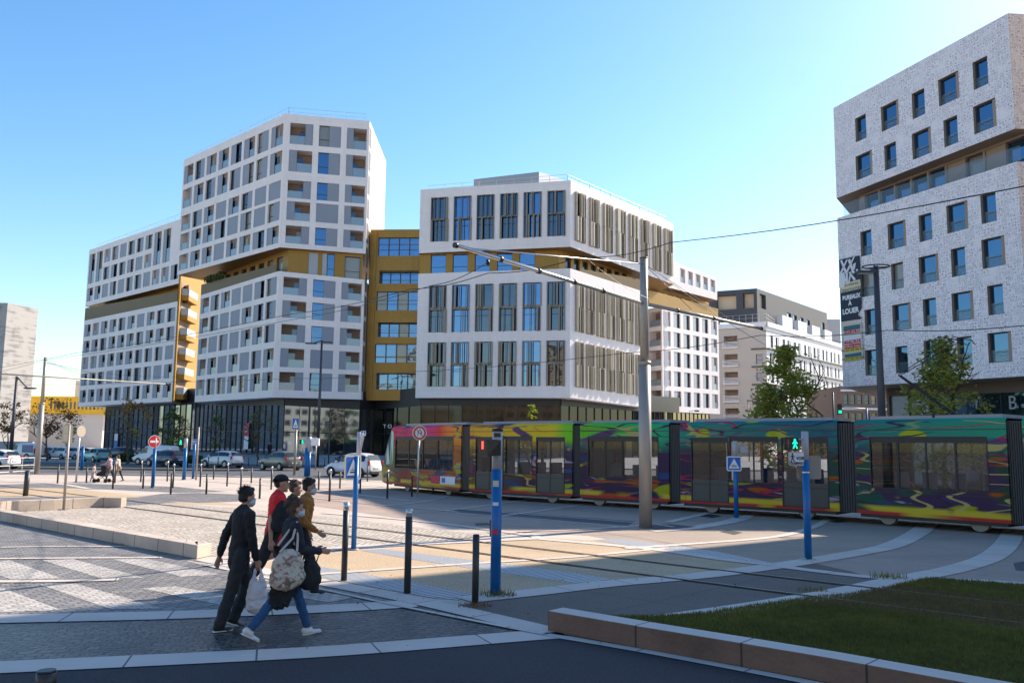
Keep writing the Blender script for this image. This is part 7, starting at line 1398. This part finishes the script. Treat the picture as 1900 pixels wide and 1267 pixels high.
# bags
def place_blob(nm, B, m, label, cat, vox=.012, sm=6, disp=.02): o = B.build(nm, m, None, vox, sm, disp); tag(o, label, cat); return o
PLB = mat('white_plastic_film', (.66, .66, .68), .45, alpha=.92, bump=.8, bscale=7); w0 = im['wr'][0]+im['hd'][0]*.09
B = Blob(); B.ell(w0+Vector((.0, 0, -.36)), (.125, .09, .20)); B.ell(w0+Vector((.01, 0, -.44)), (.14, .10, .12)); B.cap(w0+Vector((-.03, 0, -.02)), w0+Vector((-.06, 0, -.22)), .012, .045); B.cap(w0+Vector((.03, 0, -.02)), w0+Vector((.07, 0, -.22)), .012, .045)
place_blob('plastic_bag', B, PLB, 'full white plastic carrier bag hanging from the hand of the person in black', 'bag', .010, 4, .018)
TOTE = bpy.data.materials.new('flowered_canvas'); TOTE.use_nodes = True; n, b = nodes_of(TOTE); L = n.links; tc = n.nodes.new('ShaderNodeTexCoord'); z1_ = n.nodes.new('ShaderNodeTexNoise'); z1_.inputs['Scale'].default_value = 11; z1_.inputs['Detail'].default_value = 3; z1_.inputs['Distortion'].default_value = 1.5; L.new(tc.outputs['Object'], z1_.inputs[0])
cr = n.nodes.new('ShaderNodeValToRGB'); L.new(z1_.outputs[0], cr.inputs[0]); cr.color_ramp.elements[0].position = .36; cr.color_ramp.elements[0].color = (.16, .12, .10, 1); cr.color_ramp.elements[1].position = .52; cr.color_ramp.elements[1].color = (.52, .46, .38, 1); el = cr.color_ramp.elements.new(.43); el.color = (.33, .20, .15, 1); L.new(cr.outputs[0], b.inputs['Base Color']); b.inputs['Roughness'].default_value = .9
wc = iw['hip']; rt = Matrix.Rotation(R(28), 3, 'Z'); tb = wc+rt @ Vector((-.06, -.25, -.02)); B = Blob(); Mx = rt @ Matrix.Rotation(R(-10), 3, 'Y')
B.ell(tb+Vector((0, 0, .02)), (.19, .085, .17), Mx); B.ell(tb+Vector((.0, 0, -.09)), (.21, .10, .15), Mx); B.ell(tb+Vector((.0, 0, .10)), (.15, .05, .12), Mx)
o = place_blob('tote_bag', B, TOTE, 'cream flowered canvas tote bag on the shoulder of the person in jeans', 'bag', .012, 3, .02)
sh = iw['sh'][0]; mb = MB(); STR = mat('cream_strap', (.50, .46, .40), .9)
for off_ in ((-.10, .0), (.09, .02)): mb.tube([tb+rt @ Vector((off_[0], -.03, .19)), sh+rt @ Vector((-.02+off_[0]*.3, -.06, -.12)), sh+rt @ Vector((0, -.03, .055)), sh+rt @ Vector((.0, .05, .05)), tb+rt @ Vector((off_[0], .08, .25))], .013, 8)
mb.build('strap', STR, o)
hb = iw['hip']+rt @ Vector((.22, -.12, -.10)); B = Blob(); B.ell(hb, (.14, .09, .16), rt); B.ell(hb+Vector((0, 0, -.06)), (.15, .10, .13), rt); o = place_blob('handbag', B, BLK, 'black soft handbag at the hip of the person in jeans', 'bag', .012, 4, .015)
mb = MB(); mb.tube([hb+rt @ Vector((-.08, 0, .12)), hb+rt @ Vector((-.05, -.02, .34)), iw['wr'][0]+Vector((0, 0, 0)), hb+rt @ Vector((.08, 0, .12))], .010, 6); mb.build('strap', BLK, o)
B = Blob(); c = iw['hip']+rt @ Vector((-.10, -.13, -.24)); B.cap(c+Vector((0, 0, .12)), c+Vector((0, 0, -.12)), .12, .13, ((rt @ Vector((0, 1, 0))), .4)); place_blob('carried_coat', B, BLK, 'black coat draped below the flowered tote bag', 'coat', .012, 3, .05)
rt3 = Matrix.Rotation(R(12), 3, 'Z'); bc = ir['chest']+rt3 @ Vector((.07, -.22, -.13)); B = Blob(); B.ell(bc, (.15, .10, .22), rt3); B.ell(bc+Vector((0, 0, -.12)), (.16, .11, .13), rt3); o = place_blob('backpack', B, BLK, 'black backpack hanging at the side of the person in red', 'backpack', .012, 5, .01)
mb = MB(); mb.tube([bc+rt3 @ Vector((-.05, .02, .2)), ir['sh'][0]+Vector((0, 0, .07)), ir['sh'][0]+rt3 @ Vector((.08, .02, -.05)), bc+rt3 @ Vector((.08, .05, -.05))], .018, 6); mb.build('strap', BLK, o)
# far group
LP_ = cloth('pale_pink_cloth', (.55, .42, .42)); FLO = cloth('pink_flowered_cloth', (.50, .33, .35)); CRE = cloth('cream_knit', (.55, .46, .36))
person('toddler in pale dress walking beside the stroller', G(172, 894), R(5), 1.02, [(-10, 5), (14, 10)], [(-15, 10), (10, 10)], LP_, LP_, SHW, HBR, 'short', vox=.02, hands=True, jacket_len=.2, skirt=True)
e5, i5 = person('person in pink flowered top and black trousers pushing the stroller', G(203, 894), R(175), 1.55, [(-14, 6), (16, 6)], [(35, 45, 0), (35, 45, 0)], FLO, BLK, SHB, HB, 'short', vox=.02, female=True)
person('person in cream top and dark skirt with tan shoulder bag', G(218, 893), R(180), 1.55, [(-18, 6), (18, 8)], [(-8, 20), (10, 30)], CRE, BLK, BRN, HBR, 'long', vox=.02, female=True, jacket_len=.08)
tag(Blob().ell(G(221.5, 893)+Vector((0, -.2, .75)), (.16, .1, .15)).build('shoulder_bag', cloth('tan_leather', (.45, .30, .18)), None, .015, 3), 'small tan bag at the hip of the person in the cream top', 'bag')
person('person in black standing at the door in the glass front', Vector((V(500, 845, 98).x, 98.0, ground_z(98, -25)+.02)), R(-80), 1.75, [(0, 0), (6, 4)], [(5, 5), (-5, 5)], BLK, BLK, SHB, HB, 'short', vox=.022)
s0 = G(190, 895); e = empty('stroller', s0, 'black stroller with a red blanket between toddler and pusher', 'stroller', sc=.82)
mb = MB(); mb.hexa([(-.35, -.25, .45), (.25, -.25, .40), (.25, .25, .40), (-.35, .25, .45), (-.30, -.25, .62), (.35, -.25, .98), (.35, .25, .98), (-.30, .25, .62)]); mb.build('seat', BLK, e, bevel=.05); B = Blob(); B.ell((.12, 0, .92), (.28, .26, .24)); B.build('hood', BLK, e, .02, 3)
for x in (-.42, .32):
    for y in (-.26, .26): mb = MB(); mb.tube([(x, y-.03, .13), (x, y+.03, .13)], .13, 14); mb.build('wheel', TYRE, e)
mb = MB(); mb.tube([(-.42, -.24, .13), (.30, -.24, .62), (.62, -.24, 1.02), (.62, .24, 1.02), (.30, .24, .62), (-.42, .24, .13)], .018, 6); mb.tube([(.32, -.24, .13), (-.05, -.24, .5)], .018, 6); mb.tube([(.32, .24, .13), (-.05, .24, .5)], .018, 6); mb.build('frame', BKB, e); B = Blob(); B.ell((-.15, 0, .60), (.18, .2, .07)); B.build('blanket', RED_, e, .02, 3)
